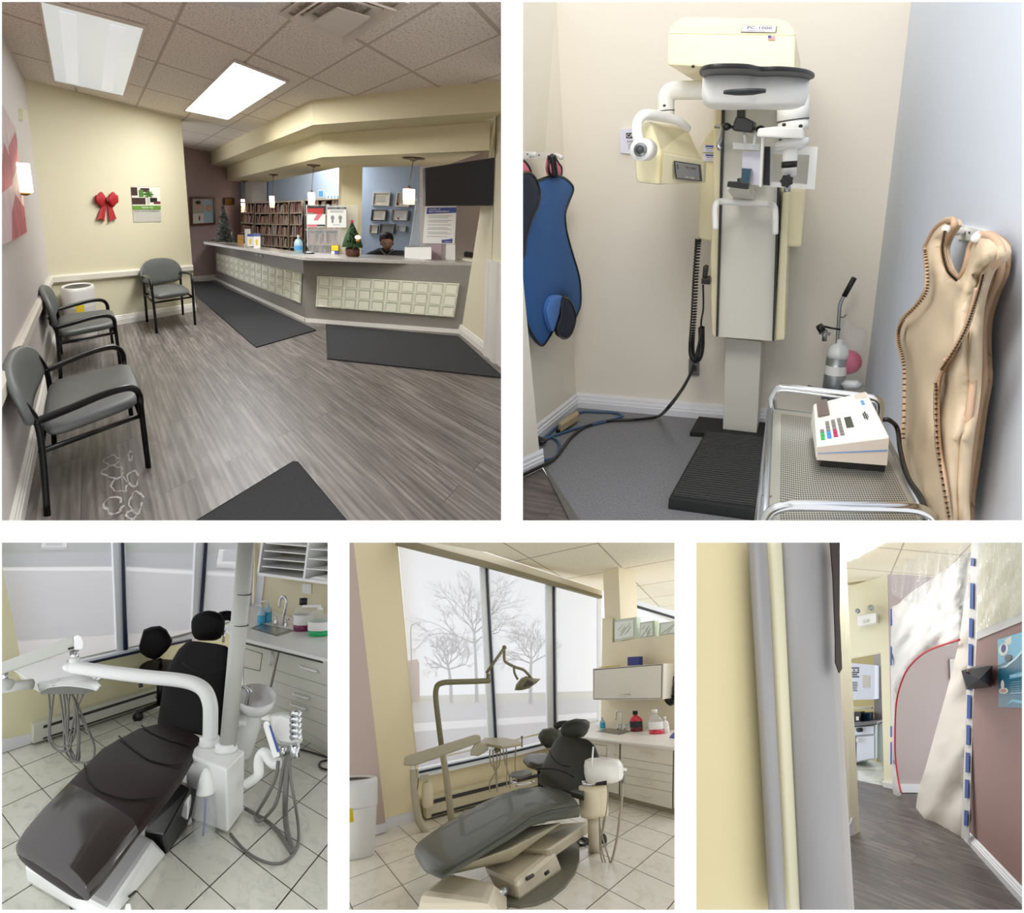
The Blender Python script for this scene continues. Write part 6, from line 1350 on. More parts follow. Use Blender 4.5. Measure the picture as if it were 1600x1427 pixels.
hs = [[(76,1084),(78,1110),(76,1140),(78,1160),(90,1173),(108,1172),(112,1150)], [(84,1083),(81,1110),(78,1145),(84,1163),(98,1167),(113,1158),(118,1130),(116,1100)], [(93,1083),(97,1110),(101,1140),(110,1170),(117,1184)], [(99,1083),(102,1115),(100,1150),(103,1175),(116,1190),(122,1160),(122,1125)], [(103,1084),(107,1110),(106,1145),(112,1178),(121,1190),(124,1150),(120,1110),(112,1085)],
      [(109,1084),(106,1110),(103,1140),(109,1170),(118,1188)], [(112,1084),(118,1110),(122,1150),(124,1185),(118,1192)], [(121,1084),(118,1105),(114,1130),(108,1160),(112,1185),(122,1191),(136,1192)], [(130,1085),(120,1110),(128,1125),(138,1145),(147,1165),(146,1185),(134,1192)], [(112,1084),(122,1104),(133,1130),(146,1160),(147,1178)]]
for h in hs: MB(R, 'hose_grey').tube([ty(x, y, d0+.02+.0006*i*(y-1084)*.2) for i, (x, y) in enumerate(h)], .0055, k=6, n=8).build('hose', tt)
# --- cuspidor
cz3 = .56; cc = F(400,1086,cz3)
kk2 = (F(401,1086,cz3)-cc).length; ky = (F(400,1087,cz3)-cc).length
t = thing(R, 'cuspidor', 'white round spittoon bowl with chrome taps beside the delivery column', 'spittoon', cc)
fx = (F(432,1086,cz3)-cc); fy = (F(400,1068,cz3)-cc)
def el(s_, z_): return [cc + fx*s_*math.cos(a) + fy*s_*math.sin(a) + Zv*z_ for a in (2*PI*j/32 for j in range(32))]
MB(R, 'dental_white').loft([el(.25,-.12), el(.75,-.10), el(.9,-.06), el(1.0,0), el(.95,.0), el(.82,-.05), el(.6,-.08), el(.1,-.09)]).build('bowl', t)
Yc = lambda x, y, d=0.0: R.face(cc, x, y, d)
MB(R, 'dental_white').tube([Yc(388,1108,-.02), Yc(386,1128,-.02), Yc(380,1150,0), Yc(372,1180,0)], .07, k=5, n=18, rr=[.06,.08,.08,.07]).build('pedestal', t)
MB(R, 'dental_white').slab([F(366,1127,.46), F(384,1128,.46), F(398,1108,.46), F(372,1100,.46)], (0,0,-.04)).build('tap_deck', t, bevel=.01)
MB(R, 'chrome').tube([Yc(383,1113), Yc(386,1095), Yc(388,1082), Yc(384,1075), Yc(376,1074), Yc(373,1079)], .010, k=5, n=10).build('fill_spout', t)
MB(R, 'chrome').tube([Yc(389,1106), Yc(391,1092), Yc(392,1080), Yc(387,1074), Yc(380,1074)], .008, k=5, n=10).build('rinse_spout', t)
# --- assistant's instrument head
hd = F(402,1222,.30); Yh = lambda x, y, d=0.0: R.face(hd, x, y, d)
t = thing(R, 'assistant_unit', 'white assistant instrument head on a curved arm with grey suction hoses', 'dental unit', hd)
MB(R, 'dental_white').tube([Yh(385,1226,-.02), Yh(403,1212), Yh(404,1195), Yh(406,1182), Yh(413,1176), Yh(420,1186), Yh(428,1193), Yh(436,1194)], .024, k=6, n=16, rr=[.023,.023,.023,.027]).build('arm', t)
MB(R, 'dental_white').loft([[Yh(421,1116,-.1), Yh(440,1112,-.14), Yh(466,1116,-.12), Yh(474,1160,-.1), Yh(462,1166,-.06), Yh(436,1164,-.04), Yh(424,1150,-.06)], [Yh(423,1119,.02), Yh(440,1116,.0), Yh(462,1121,.0), Yh(469,1158,.02), Yh(462,1163,.03), Yh(437,1158,.05), Yh(426,1146,.04)]], smooth=False).build('housing', t, bevel=.015)
o = MB(R, 'dental_white').slab([Yh(427,1186,.09), Yh(438,1182,.09), Yh(420,1127,.10), Yh(413,1127,.10), Yh(411,1134,.10)], (Yh(420,1150)-Yh(420,1150,.1))*.35).build('key_panel', t, bevel=.006)
MB(R, 'blue_ink').slab([Yh(433,1176,.095), Yh(437,1174,.095), Yh(423,1133,.105), Yh(420,1134,.105)], (Yh(420,1150)-Yh(420,1150,.1))*.03).build('key_strip', o)
for i in range(5): MB(R, 'chrome').tube([Yh(455,1117+i*9,.06), Yh(463,1114+i*9,.06), Yh(470,1117+i*9,.05)], .013, n=10).build('instrument_handle', t)
MB(R, 'chrome').tube([Yh(460,1163,.05), Yh(461,1183,.05)], .022, n=12).build('suction_tip', t); MB(R, 'chrome').tube([Yh(442,1166,.04), Yh(441,1180,.04)], .018, n=12).build('suction_tip', t)
for pts, r in (([(435,1190),(431,1215),(418,1243),(402,1270),(399,1278),(405,1284),(415,1277)], .008), ([(449,1178),(442,1205),(436,1240),(428,1262),(414,1278)], .008), ([(453,1176),(448,1210),(446,1245),(446,1275),(450,1305),(458,1331)], .013), ([(452,1176),(454,1215),(460,1250),(466,1290),(466,1318),(458,1333)], .007)):
    MB(R, 'hose_grey').tube([Yh(x, y, .03) if y < 1270 else F(x, y, .02).lerp(Yh(x, y, .03), max(0,(1340-y)/140)) for x, y in pts], r, k=6, n=10).build('suction_hose', t)
MB(R, 'hose_grey').tube([F(*q, .02) for q in ((384,1264),(400,1273),(415,1282),(432,1297),(445,1315),(456,1332))], .009, k=6, n=10).build('floor_hose', label='thick grey hose lying in an arc on the white tiles', cat='hose')
MB(R, 'hose_grey').tube([F(*q, .012) for q in ((360,1303),(372,1318),(385,1331),(402,1342),(420,1348.5),(438,1349),(452,1341),(460,1332))], .006, k=6, n=10).build('floor_hose', label='thin dark hose looping in front of the thick one', cat='hose')
MB(R, 'black_plastic').tube([F(*q, .01) for q in ((466,1171),(480,1174),(500,1180),(528,1189))], .006, k=4, n=8).tube([F(*q, .01) for q in ((524,1188),(506,1189),(499,1194),(503,1201),(524,1205))], .006, k=4, n=8).build('floor_cable', label='thin black cable on the tiles by the drawer cabinet', cat='cable', kind='stuff')
# --- stool
sb = F(236,1118); Ys = lambda x, y, d=0.0: R.face(sb, x, y, d); ks = (Ys(237,1118)-sb).length
t = thing(R, 'stool', 'black operator stool behind the brown dental chair', 'stool', sb)
f = frame3(Ys(245,1004), (Ys(265,1004)-Ys(245,1004))/20, fdir*ks, Zv*ks*1.0)
mb = MB(R, 'black_leather'); n = Vector(fdir)
for k_, (s_, o_) in enumerate(()): pass
pts = [(219,1020),(217,1010),(221,995),(224.5,984),(236,979.5),(250,978),(260,984),(269.5,1000),(268,1008),(260,1018),(249,1028),(240,1031),(228,1027)]
L = [Ys(x, y, .0) for x, y in pts]; c = sum(L, Vector())/len(L); nn = (R.E-c); nn.z = 0; nn.normalize()
mb.loft([[c+(p-c)*.6+nn*.05 for p in L], [c+(p-c)*.9+nn*.035 for p in L], L, [c+(p-c)*.92-nn*.03 for p in L], [c+(p-c)*.6-nn*.04 for p in L]]).build('backrest', t)
z1 = Ys(240,1045).z; C3 = [F(x, y, z1) for x, y in ((218,1040),(226,1032),(245,1027),(275,1030),(292,1042),(285,1056),(255,1060),(230,1054))]; c = sum(C3, Vector())/8
MB(R, 'black_leather').loft([[c+(p-c)*.9-Zv*.08 for p in C3], [p-Zv*.05 for p in C3], [p-Zv*.015 for p in C3], [c+(p-c)*.85 for p in C3]]).build('seat', t)
MB(R, 'black_metal').tube([Vector((c.x,c.y,z1-.08)), Vector((c.x,c.y,.09))], .03, n=12).build('post', t)
for x, y in ((216,1120),(243,1086),(262,1125),(285,1090),(300,1110)):
    w = F(x, y, .035); MB(R, 'black_plastic').tube([Vector((c.x,c.y,.09)), w+Zv*.04], .016, n=8).build('base_leg', t); MB(R, 'black_plastic').tube([w-fdir*.012, w+fdir*.012], .032, n=14).build('castor', t)
MB(R, 'black_metal').tube([Ys(250,1031), Ys(252,1045,-.05), Ys(256,1056,-.06)], .014, n=8).build('back_post', t)
# ================================================================== TREATMENT ROOM WITH GREY CHAIR (lower middle)
R = R4; F = R.flo
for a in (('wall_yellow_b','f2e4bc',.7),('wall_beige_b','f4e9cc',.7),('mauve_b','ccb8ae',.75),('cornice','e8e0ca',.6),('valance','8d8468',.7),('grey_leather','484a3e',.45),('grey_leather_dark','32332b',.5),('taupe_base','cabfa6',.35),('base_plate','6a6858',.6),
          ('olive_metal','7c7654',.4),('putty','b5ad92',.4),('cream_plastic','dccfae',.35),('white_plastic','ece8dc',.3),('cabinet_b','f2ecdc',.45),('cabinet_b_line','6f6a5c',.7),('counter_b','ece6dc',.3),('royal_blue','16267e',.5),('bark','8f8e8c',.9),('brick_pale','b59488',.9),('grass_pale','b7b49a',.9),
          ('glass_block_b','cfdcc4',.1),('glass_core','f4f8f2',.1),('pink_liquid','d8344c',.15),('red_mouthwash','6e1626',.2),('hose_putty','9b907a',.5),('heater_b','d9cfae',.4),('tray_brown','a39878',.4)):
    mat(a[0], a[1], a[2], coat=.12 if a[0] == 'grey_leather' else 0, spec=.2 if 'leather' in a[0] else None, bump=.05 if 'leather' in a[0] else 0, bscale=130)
tile_material('beige_tiles', 'f1eadb', 'e0d7c6', '43352a', size=1.0, gw=.011, rough=.22)
ceiling_material('ceiling_tiles_b', 'f4ecd4', 'dccfb0', 'b8ac92', size=1.0, gw=.012)
tiled_floor([(538,1431),(1063,1431),(1063,1205),(538,1205)], [[2.8079,-0.1749,0.0339,-4.884],[0.3399,-2.5757,-0.1122,2.8259]], 'beige_tiles')
WW = R.wall((604,1294), (650,1281)); nW = WW[1]; W = lambda x, y, o=0.0: R.on(WW, x, y, o)
H4 = (W(939,920).z + W(760,862).z)/2
MW4 = R.wall((603,1300), (560,1314))
MB(R, 'mauve_b').slab([R.on(MW4,604,1300), R.on(MW4,536,1321), R.on(MW4,536,838), R.on(MW4,551.5,838)], -MW4[1]*.1).build('wall_left', kind='structure')
MB(R, 'skirting_bright').slab([R.on(MW4,604,1300,.02), R.on(MW4,536,1321,.02), R.on(MW4,536,1305,.02), R.on(MW4,603,1286,.02)], -MW4[1]*.02).build('baseboard_left', kind='structure')
def wp(name, pts, m, d, off=0.0, parent=None, pl=None, **k): n = (pl or WW)[1]; return MB(R, m).slab([R.on(pl or WW, *q, off) for q in pts], -n*d).build(name, parent, **k)
wp('wall_window', [(600,1296),(649,1282),(654,1200),(647,1140),(622,856),(621,838),(551.5,838)], 'wall_yellow_b', .1, kind='structure')
wp('wall_window', [(649,1282),(960,1195),(958,1128),(800,1180),(655,1212)], 'wall_yellow_b', .1, kind='structure')
wp('baseboard_window', [(604,1295),(651,1282),(650,1267),(602,1281)], 'skirting_bright', .02, .02, kind='structure')
o4 = wp('window_1', [(654,1216),(800,1183),(945,1147),(945,1140),(800,1172),(654,1203)], 'sill_white', .1, .06, kind='structure')
wp('sill_channel', [(655,1209),(800,1177),(945,1142),(945,1139.5),(800,1174),(655,1205.5)], 'navy_channel', .03, .065, o4)
for pts in ([(759.5,880),(762,880),(778,1180),(775.5,1180)], [(864.5,912),(867,912),(869.5,1160),(867,1160)]): wp('mullion', pts, 'navy_channel', .12, .05, o4)
for pts in ([(750,880),(759,882),(775,1180),(765,1182)], [(762.2,884),(764,884),(780,1179),(778.3,1180)], [(853,908),(864,911),(866.5,1160),(856,1162)], [(867.2,915),(869.5,915),(872,1159),(869.7,1160)], [(934,928),(940,930),(940,1142),(935,1144)]): wp('frame', pts, 'sill_white', .03, .035, o4)
wp('trim_1', [(621,844),(760,878),(941,933),(941,923),(760,864),(690,843),(640,830)], 'cornice', .05, .10, kind='structure')
wp('trim_2', [(621,850),(760,885),(941,935),(941,931),(760,877),(621,840)], 'valance', .06, .13, kind='structure')
for pts, lb, m in (([(622,846),(754,880),(768,1165),(651,1192),(647,1140)], 'large left roller blind with bare trees showing through', 'mesh_blind_light'), ([(764,884),(856,908),(858,1143),(779,1163)], 'middle roller blind behind the dental lamp', 'mesh_blind_light'), ([(870,914),(934,930),(936,1126),(872,1141)], 'narrow right roller blind beside the column', 'mesh_blind_light')):
    wp_ = MB(R, m).poly([W(*q, .01) for q in pts], uv=[(q[0]/60, q[1]/60) for q in pts]).build('roller_blind', label=lb, cat='blind', group='roller blinds of the grey chair room')
    a = pts[-1] if len(pts) == 4 else pts[-2]; MB(R, 'cornice').tube([W(*a, .02), W(*pts[2], .02)], .012, n=8).build('bottom_bar', wp_)
for pts in ([(622,850),(760,884),(776,1170),(650,1200)], [(762,884),(865,912),(867,1150),(778,1170)], [(867,914),(936,932),(938,1130),(869,1150)]): MB(R, 'glass_pane').poly([W(*q, -.05) for q in pts]).build('pane', o4)
cl = [F(x, y, H4) for x, y in ((600,838),(1063,838),(1063,992),(940,935),(760,880),(620,850))]
MB(R, 'ceiling_tiles_b').slab([F(x, y, H4) for x, y in ((612,836),(1066,836),(1066,980),(939,922),(760,863))], (0,0,.05), uv=[((p.x*.62+p.y*.28)*1.15, (p.y*.9-p.x*.32)*1.15) for p in [F(x, y, H4) for x, y in ((612,836),(1066,836),(1066,980),(939,922),(760,863))]]).build('ceiling', kind='structure')
# heater
a0, b0_ = F(661,1279), F(935,1204); hh = R.hz(a0, 1244); hn = nW*.1
t = thing(R, 'baseboard_heater', 'cream baseboard heater under the window of the grey chair room', 'heater', a0)
MB(R, 'heater_b').slab([a0+Zv*.02, b0_+Zv*.02, b0_+Zv*hh, a0+Zv*hh], hn).build('casing', t, bevel=.004)
for z0, z1 in ((hh*.12,hh*.24),(hh*.68,hh*.86)): MB(R, 'groove_dark').slab([a0.lerp(b0_,.02)+hn+Zv*z0, b0_+hn+Zv*z0, b0_+hn+Zv*z1, a0.lerp(b0_,.02)+hn+Zv*z1], nW*.003).build('vent_slot', t)
# outside: ground, trees, lamp post, far building
g4 = -.3
for nm, px, m, dz in (('ground_street', [(560,1230),(960,1180),(1000,1078),(560,1090)], 'asphalt_pale', 0), ('ground_paving', [(560,1150),(960,1120),(960,1112),(560,1136)], 'kerb', .01), ('ground_lawn', [(560,1104),(960,1092),(960,1080),(560,1090)], 'grass_pale', .02)):
    MB(R, m).slab([F(x, y, g4+dz) for x, y in px], (0,0,-.05)).build(nm, kind='structure')
def bare_tree(base, pts, label, seed, spread, depth=4, r0=.05):
    b = F(*base, g4); rnd = random.Random(seed); t = thing(R, 'bare_tree', label, 'tree', b, 'bare trees outside the window'); k = (R.face(b, base[0]+1, base[1])-b).length; zk = (R.face(b, base[0], base[1]-10)-b).length/10
    P = [R.face(b, *q) for q in pts]; MB(R, 'bark').tube([b]+P, r0, k=4, n=8, rr=[r0*k*60,r0*k*60*.6]).build('trunk', t)
    mb = MB(R, 'bark'); u = (R.face(b, base[0]+10, base[1])-b).normalized(); w = u.cross(Zv)
    def grow(p, a, L, r, d):
        q = p; path = [p]
        for i in range(3): a2 = a+rnd.uniform(-.25,.25); q = q + u*math.sin(a2)*L*k/3 + Zv*math.cos(a2)*L*zk/3 + w*rnd.uniform(-.1,.1)*L*k/3; path.append(q)
        mb.tube(path, r*k, n=4, cap=False, rr=[r*k, r*k*.55])
        if d:
            for i in range(3 if d > 1 else 4): grow(path[rnd.choice([1,2,3])], a+rnd.uniform(-.85,.85), L*rnd.uniform(.6,.8), r*.6, d-1)
    for a in (-1.1,-.7,-.35,0,.3,.65,1.05): grow(P[-1] if abs(a) < .8 else P[-1].lerp(P[0],.25), a, spread, 1.5, depth)
    mb.build('branches', t)
bare_tree((745,1098), [(744,1050),(741,990)], 'tallest bare tree with forked trunk behind the left blind', 4, 44, 4)
bare_tree((705,1099), [(704,1065),(700,1040)], 'smaller bare tree left of the tallest one', 7, 28, 4)
bare_tree((829,1100), [(829,1060),(830,1030)], 'faint bare tree behind the middle blind', 9, 28, 4)
b = F(644,1102,g4); k = (R.face(b,645,1102)-b).length
MB(R, 'bark').tube([b, R.face(b,643,1040), R.face(b,642,984), R.face(b,646,976), R.face(b,652,974)], .9*k, k=4, n=8).ball(R.face(b,655,975.5), 3*k, 2*k, 1.2*k).build('street_lamp', label='thin street lamp at the left side of the left blind', cat='street lamp')
P = [F(*q, g4) for q in ((628,1097),(653,1098),(656,1094),(634,1093))]; hb_ = R.face(P[1], 653, 1030).z-g4; MB(R, 'brick_pale').slab(P, (0,0,hb_)).build('far_building', label='pale brick building edge beyond the street lamp', cat='building')
# partition wall with column, glass blocks
CB = R.wall((951,1249), (1054,1275)); nB = CB[1]; C = lambda x, y, o=0.0: R.on(CB, x, y, o); SW = (CB[0]-nB*1.0, nB); S = lambda x, y, o=0.0: R.on(SW, x, y, o)
MB(R, 'wall_beige_b').slab([S(938,1210), S(1078,1240), S(1078,987), S(957,1004), S(957,966), S(941,966)], -nB*.18).build('wall_right', kind='structure')
cA = S(941,1000); cB_ = S(965.6,1000); 
MB(R, 'wall_beige_b').hexa([Vector((cA.x,cA.y,.9)), Vector((cB_.x,cB_.y,.9)), Vector((cB_.x,cB_.y,.9))-nB*.5, Vector((cA.x,cA.y,.9))-nB*.5, R.face(cA,941.5,875), R.face(cB_,965.6,868), R.face(cB_,965.6,868)-nB*.5, R.face(cA,941.5,875)-nB*.5]).build('trim_3', kind='structure')
# next bay beyond the partition: window rail and ceiling are continuous
BW2 = (WW[0]-nW*0, WW[1]); 
MB(R, 'wall_beige_b').slab([R.on(WW,966,1010), R.on(WW,979,1010), R.on(WW,979,934), R.on(WW,966,929)], -nW*.1).build('trim_4', kind='structure')
MB(R, 'mesh_blind_light').poly([R.on(WW,979,1010,.01), R.on(WW,1070,1000,.01), R.on(WW,1070,968,.01), R.on(WW,979,940,.01)], uv=[(0,0),(1,0),(1,1),(0,1)]).build('roller_blind', label='roller blind of the neighbouring bay seen above the glass blocks', cat='blind')
MB(R, 'sill_white').slab([R.on(WW,979,942,.05), R.on(WW,1070,969,.05), R.on(WW,1070,960,.05), R.on(WW,979,934,.05)], -nW*.03).build('trim_5', kind='structure')
MB(R, 'ink').slab([R.on(WW,979,944.5,.055), R.on(WW,1070,971.5,.055), R.on(WW,1070,968.5,.055), R.on(WW,979,941,.055)], -nW*.03).build('trim_6', kind='structure')
for i, (pts, lb) in enumerate((([(957,1004),(994.5,997.5),(994.5,964),(957,969.5)], 'leftmost wavy glass block on top of the beige partition'), ([(998,998.5),(1023,995.5),(1023,969.5),(1000,973)], 'middle wavy glass block on top of the beige partition'), ([(1029,994.5),(1062,989.5),(1062,970),(1030,973.5)], 'rightmost wavy glass block, cut by the edge'))):
    P = [S(*q, -.02) for q in pts]; o = MB(R, 'glass_block_b').slab(P, -nB*.12).build('glass_block', label=lb, cat='glass block', group='glass blocks on the partition', bevel=.004)
    c = sum(P, Vector())/4; K = [c+(p-c)*.78+nB*.002 for p in P]; MB(R, 'glass_core').slab(K, nB*.003).build('face_pattern', o)
    rnd = random.Random(i); f = plate(*K, nB*.006); mb = MB(R, 'glass_block_b', f)
    for j in range(7): u, v = rnd.uniform(.1,.8), rnd.uniform(.1,.8); mb.tube([(u-.1,v-.12,.6),(u,v,.8),(u+.06,v+.04,.8),(u+.12,v+.18,.6)], .008, k=4, n=5)
    mb.build('wavy_ridges', o, kind='stuff')
# wall cupboard
CU = (SW[0]+nB*.30, nB); U = lambda x, y, o=0.0: R.on(CU, x, y, o)
t = thing(R, 'wall_cupboard', 'cream wall cupboard with lift-up front on the beige partition', 'cupboard', U(980,1092))
MB(R, 'cabinet_b').slab([U(926.5,1094), U(1036,1093), U(1037,1037), U(926.5,1045)], -nB*.3).build('carcass', t)
MB(R, 'cabinet_b_line').slab([U(927.5,1092.7,.004), U(1033.5,1091.7,.004), U(1034.5,1038,.004), U(927.5,1046,.004)], -nB*.004).build('shadow_gap', t)
o = MB(R, 'cabinet_b').slab([U(928.3,1092,.012), U(1032.5,1091,.012), U(1033.5,1039.5,.012), U(928.3,1047.5,.012)], -nB*.012).build('door', t)
MB(R, 'white_plastic').tube([U(968,1085,.012), U(968,1085,.035), U(983,1085,.035), U(983,1085,.012)], .006, n=8).build('handle', o)
zcu = U(980,1042).z
MB(R, 'royal_blue').slab([U(980.5,1040.5,-.08), U(998.5,1039.5,-.08), U(998.5,1026,-.08), U(980.5,1027,-.08)], -nB*.1).build('storage_box', label='royal blue box standing on the wall cupboard', cat='box')
MB(R, 'yellow_label').slab([U(936,1043.5,-.05), U(962,1041.5,-.05), U(962,1040.3,-.05), U(936,1042.3,-.05)], -nB*.1).build('paper_stack', label='flat yellowish papers on the wall cupboard left of the blue box', cat='paper')
t = thing(R, 'wire_bundle', 'tangle of black instrument wires hanging at the right edge beside the wall cupboard', 'wires', S(1047,1085,.05)); rnd = random.Random(8)
for k_ in range(9):
    x = 1040+rnd.uniform(0,12); y = 1066+rnd.uniform(0,12); MB(R, 'black_plastic').tube([S(x+4,y-10,.02), S(x,y+8,.06), S(x+rnd.uniform(-4,6),y+18,.08), S(x+6,y+24,.05), S(x+8,y+8,.04)], .012, k=5, n=8).build('wire', t)
# base cabinet and worktop
t = thing(R, 'base_cabinet', 'cream base cabinet with drawers under the worktop of the grey chair room', 'cabinet', C(1000,1262))
MB(R, 'cabinet_b').slab([C(905,1228), C(1070,1269), C(1070,1173), C(915,1153)], -nB*.5).build('carcass', t)
MB(R, 'putty').slab([C(905,1239,-.05), C(1070,1280,-.05), C(1070,1268,-.05), C(905,1226,-.05)], -nB*.3).build('toe_kick', t)
def front4(pts, handle=None, name='drawer', groove=None):
    P = [C(*q, .012) for q in pts]; c = sum(P, Vector())/4; MB(R, 'cabinet_b_line').slab([C(*q, .003) for q in pts], -nB*.003).build('shadow_gap', t)
    o = MB(R, 'cabinet_b').slab([c+(p-c)*.968 for p in P], -nB*.012).build(name, t)
    if handle: (x0,y0),(x1,y1) = handle; MB(R, 'white_plastic').tube([C(x0,y0,.012), C(x0,y0,.045), C(x1,y1,.045), C(x1,y1,.012)], .007, k=3, n=8).build('handle', o)
    if groove:
        for i in range(4): MB(R, 'cabinet_b_line').tube([C(*groove[i], .014), C(*groove[(i+1) % 4], .014)], .002, n=5).build('inset_line', o)
front4([(905,1228),(968,1243),(968.6,1161),(910,1153)], ((960,1166),(960,1179)), 'door', [(925,1178),(948,1182),(948,1166),(926,1163)])
front4([(968.6,1183.5),(1052.5,1197.5),(1053,1170),(969,1160)], ((1000,1176),(1018,1180)))
front4([(968.4,1196.5),(1052.2,1210.4),(1052.5,1197.5),(968.6,1183.5)])
front4([(968.3,1210),(1052,1224.5),(1052.2,1210.4),(968.4,1196.5)], ((999,1206),(1016,1210)))
front4([(968.2,1223),(1051.7,1238.5),(1052,1224.5),(968.3,1210)], ((998,1220),(1015,1224)))
front4([(968,1244),(1051.4,1265),(1051.7,1238.5),(968.2,1223)], ((998,1240.5),(1015,1244.5)))
front4([(1052,1265),(1070,1269),(1070,1172),(1053.5,1170)])
z4 = .70
fA, fB = F(908,1151,z4), F(1070,1169.5,z4); bA = S(915,1130); bB = S(1070,1140)
MB(R, 'counter_b').slab([fA, fB, Vector((bB.x,bB.y,z4)), Vector((bA.x,bA.y,z4))], (0,0,-.035)).build('worktop', t, bevel=.01)
sk = [F(*q, z4+.003) for q in ((930,1143),(968,1148.5),(988,1142.5),(950,1137.5))]; c = sum(sk, Vector())/4
o = MB(R, 'steel').slab(sk, (0,0,-.004)).build('sink', t); mb = MB(R, 'sink_steel'); mb.poly([c+(p-c)*.86+Vector((0,0,.003)) for p in sk]); mb.build('basin', o)
fb = F(972,1141,z4); Y = lambda x, y: R.face(fb, x, y)
t2 = thing(R, 'tap', 'chrome gooseneck tap with two levers at the sink of the grey chair room', 'tap', fb)
MB(R, 'chrome').tube([Y(970,1141), Y(971,1125), Y(970,1114), Y(966.5,1111), Y(963,1114), Y(962,1125)], .010, k=6, n=10).build('spout', t2)
for x in (966, 977): MB(R, 'chrome').lathe(Y(x,1142), [(.02,0),(.012,.04),(.014,.08)], n=12).tube([Y(x,1132), Y(x+6,1131)], .008, n=8).build('lever', t2)
bottle(942,1138,1121,8, 'small blue soap bottle left of the sink in the grey chair room', 'sanitizer', 'blue_liquid', .5, .15, 'dental_white', z=z4)
bottle(995,1143,1111,17, 'dark red mouthwash bottle with black cap behind the sink of the grey chair room', 'pink_liquid', 'red_mouthwash', .35, .18, 'black_plastic', z=z4, lab='ink')
bottle(1026,1147,1109,19, 'clear jug with a little pink soap on the worktop', 'clear_plastic', 'pink_liquid', .18, .15, 'white_plastic', z=z4, lab='paper', handle=True)
bottle(1041,1146,1120,9, 'small white bottle right of the pink soap jug', 'white_plastic', 'white_plastic', .4, .2, 'white_plastic', z=z4)
MB(R, 'royal_blue').slab([F(*q, z4+.01) for q in ((1046,1152),(1064,1154),(1064,1146),(1052,1145))], (0,0,-.01)).build('cloth_pad', label='dark blue pad at the right end of the worktop', cat='pad')
# waste bin at the left edge
bb = F(546,1338); bt, b_ = bin_(R, bb, (F(578,1338)-bb).length, R.hz(bb, 1216), 'white cylindrical bin with yellow sticker cut by the left edge of the grey chair room', 0)
P = [R.face(bb, x, y, (F(578,1338)-bb).length*1.01) for x, y in ((538,1288),(553,1284),(551,1263),(538,1266))]; MB(R, 'yellow_label').slab(P, (0,0,.001)).build('label_sticker', bt)
# --- grey dental chair
DC = thing(R, 'dental_chair', 'grey vinyl dental chair on a taupe base in front of the window', 'dental chair', F(800,1390))
def sec(lx, ly, rx, ry, z): return (F(lx, ly, z), F(rx, ry, z))
seat = [sec(648,1322,668,1352,.34), sec(654,1311,692,1359,.37), sec(666,1302,712,1347,.39), sec(690,1285,742,1329,.42), sec(716,1270,770,1311,.45), sec(752,1250,800,1292,.49), sec(783,1237,828,1272,.52), sec(808,1229,858,1262,.53), sec(834,1226,884,1257,.52), sec(866,1231,905,1254,.50)]
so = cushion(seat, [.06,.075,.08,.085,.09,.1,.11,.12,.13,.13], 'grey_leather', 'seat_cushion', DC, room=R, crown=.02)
MB(R, 'grey_leather_dark').tube([s_[1]-Zv*.02+(s_[1]-s_[0])*.012 for s_ in seat[1:]], .005, n=6).build('seam_piping', so)
bs = [(838,1222,908,1243,.50),(838,1210,922,1222,.58),(846,1190,932,1198,.68),(856,1170,930,1178,.78),(864,1156,925,1163,.86),(872,1150,918,1156,.90)]
fdir = F(650,1330,.4)-F(870,1230,.4); fdir.z = 0; fdir.normalize()
BS = [sec(*q) for q in bs]
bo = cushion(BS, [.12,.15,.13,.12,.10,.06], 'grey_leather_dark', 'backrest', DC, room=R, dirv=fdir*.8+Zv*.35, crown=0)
MB(R, 'seam_dark').tube(bez(BS[1][0].lerp(BS[1][1],.1)+fdir*.06+Zv*.06, BS[2][0].lerp(BS[2][1],.45)+fdir*.11, BS[1][0].lerp(BS[1][1],.8)+fdir*.07+Zv*.04), .006, n=6).build('seam_piping', bo)
MB(R, 'seam_dark').tube(bez(BS[3][0].lerp(BS[3][1],.12)+fdir*.06, BS[2][0].lerp(BS[2][1],.35)+fdir*.10, BS[2][0].lerp(BS[2][1],.62)+fdir*.08), .005, n=6).build('seam_piping', bo)
hc = F(899,1139,.98); f_ = lambda x, y, d=0.0: R.face(hc, x, y, d)
L = [f_(*q) for q in ((878,1141),(881,1132),(887,1126.5),(900,1123),(912,1124),(918.5,1128),(919,1136),(915,1147),(911,1152),(896,1152.5),(881,1150))]; c = sum(L, Vector())/len(L)
MB(R, 'grey_leather_dark').loft([[c+(p-c)*.6+fdir*.07 for p in L], [c+(p-c)*.9+fdir*.05 for p in L], L, [c+(p-c)*.9-fdir*.05 for p in L], [c+(p-c)*.5-fdir*.07 for p in L]]).build('headrest', DC)
MB(R, 'grey_leather_dark').tube([f_(868,1137,-.1), f_(875,1132,-.1), f_(886,1131,-.1)], .028, k=3).build('headrest_wing', DC)
ar = F(812,1212,.62); MB(R, 'grey_leather').loft([[F(793,1213,.62), F(800,1206,.62), F(828,1202,.62), F(832,1208,.62), F(815,1214,.62)], [F(794,1215,.58), F(800,1209,.58), F(828,1206,.58), F(832,1212,.58), F(815,1218,.58)]], smooth=False).build('armrest', DC, bevel=.01)
MB(R, 'chrome').tube([F(800,1214,.6), F(800,1222,.5), F(815,1226,.47), F(834,1222,.5)], .012, k=3, n=8).build('armrest_frame', DC)
MB(R, 'grey_leather').slab([F(891,1236,.52), F(912,1242,.52), F(914,1226,.55)], (0,0,-.05)).build('side_wedge', DC, bevel=.006)
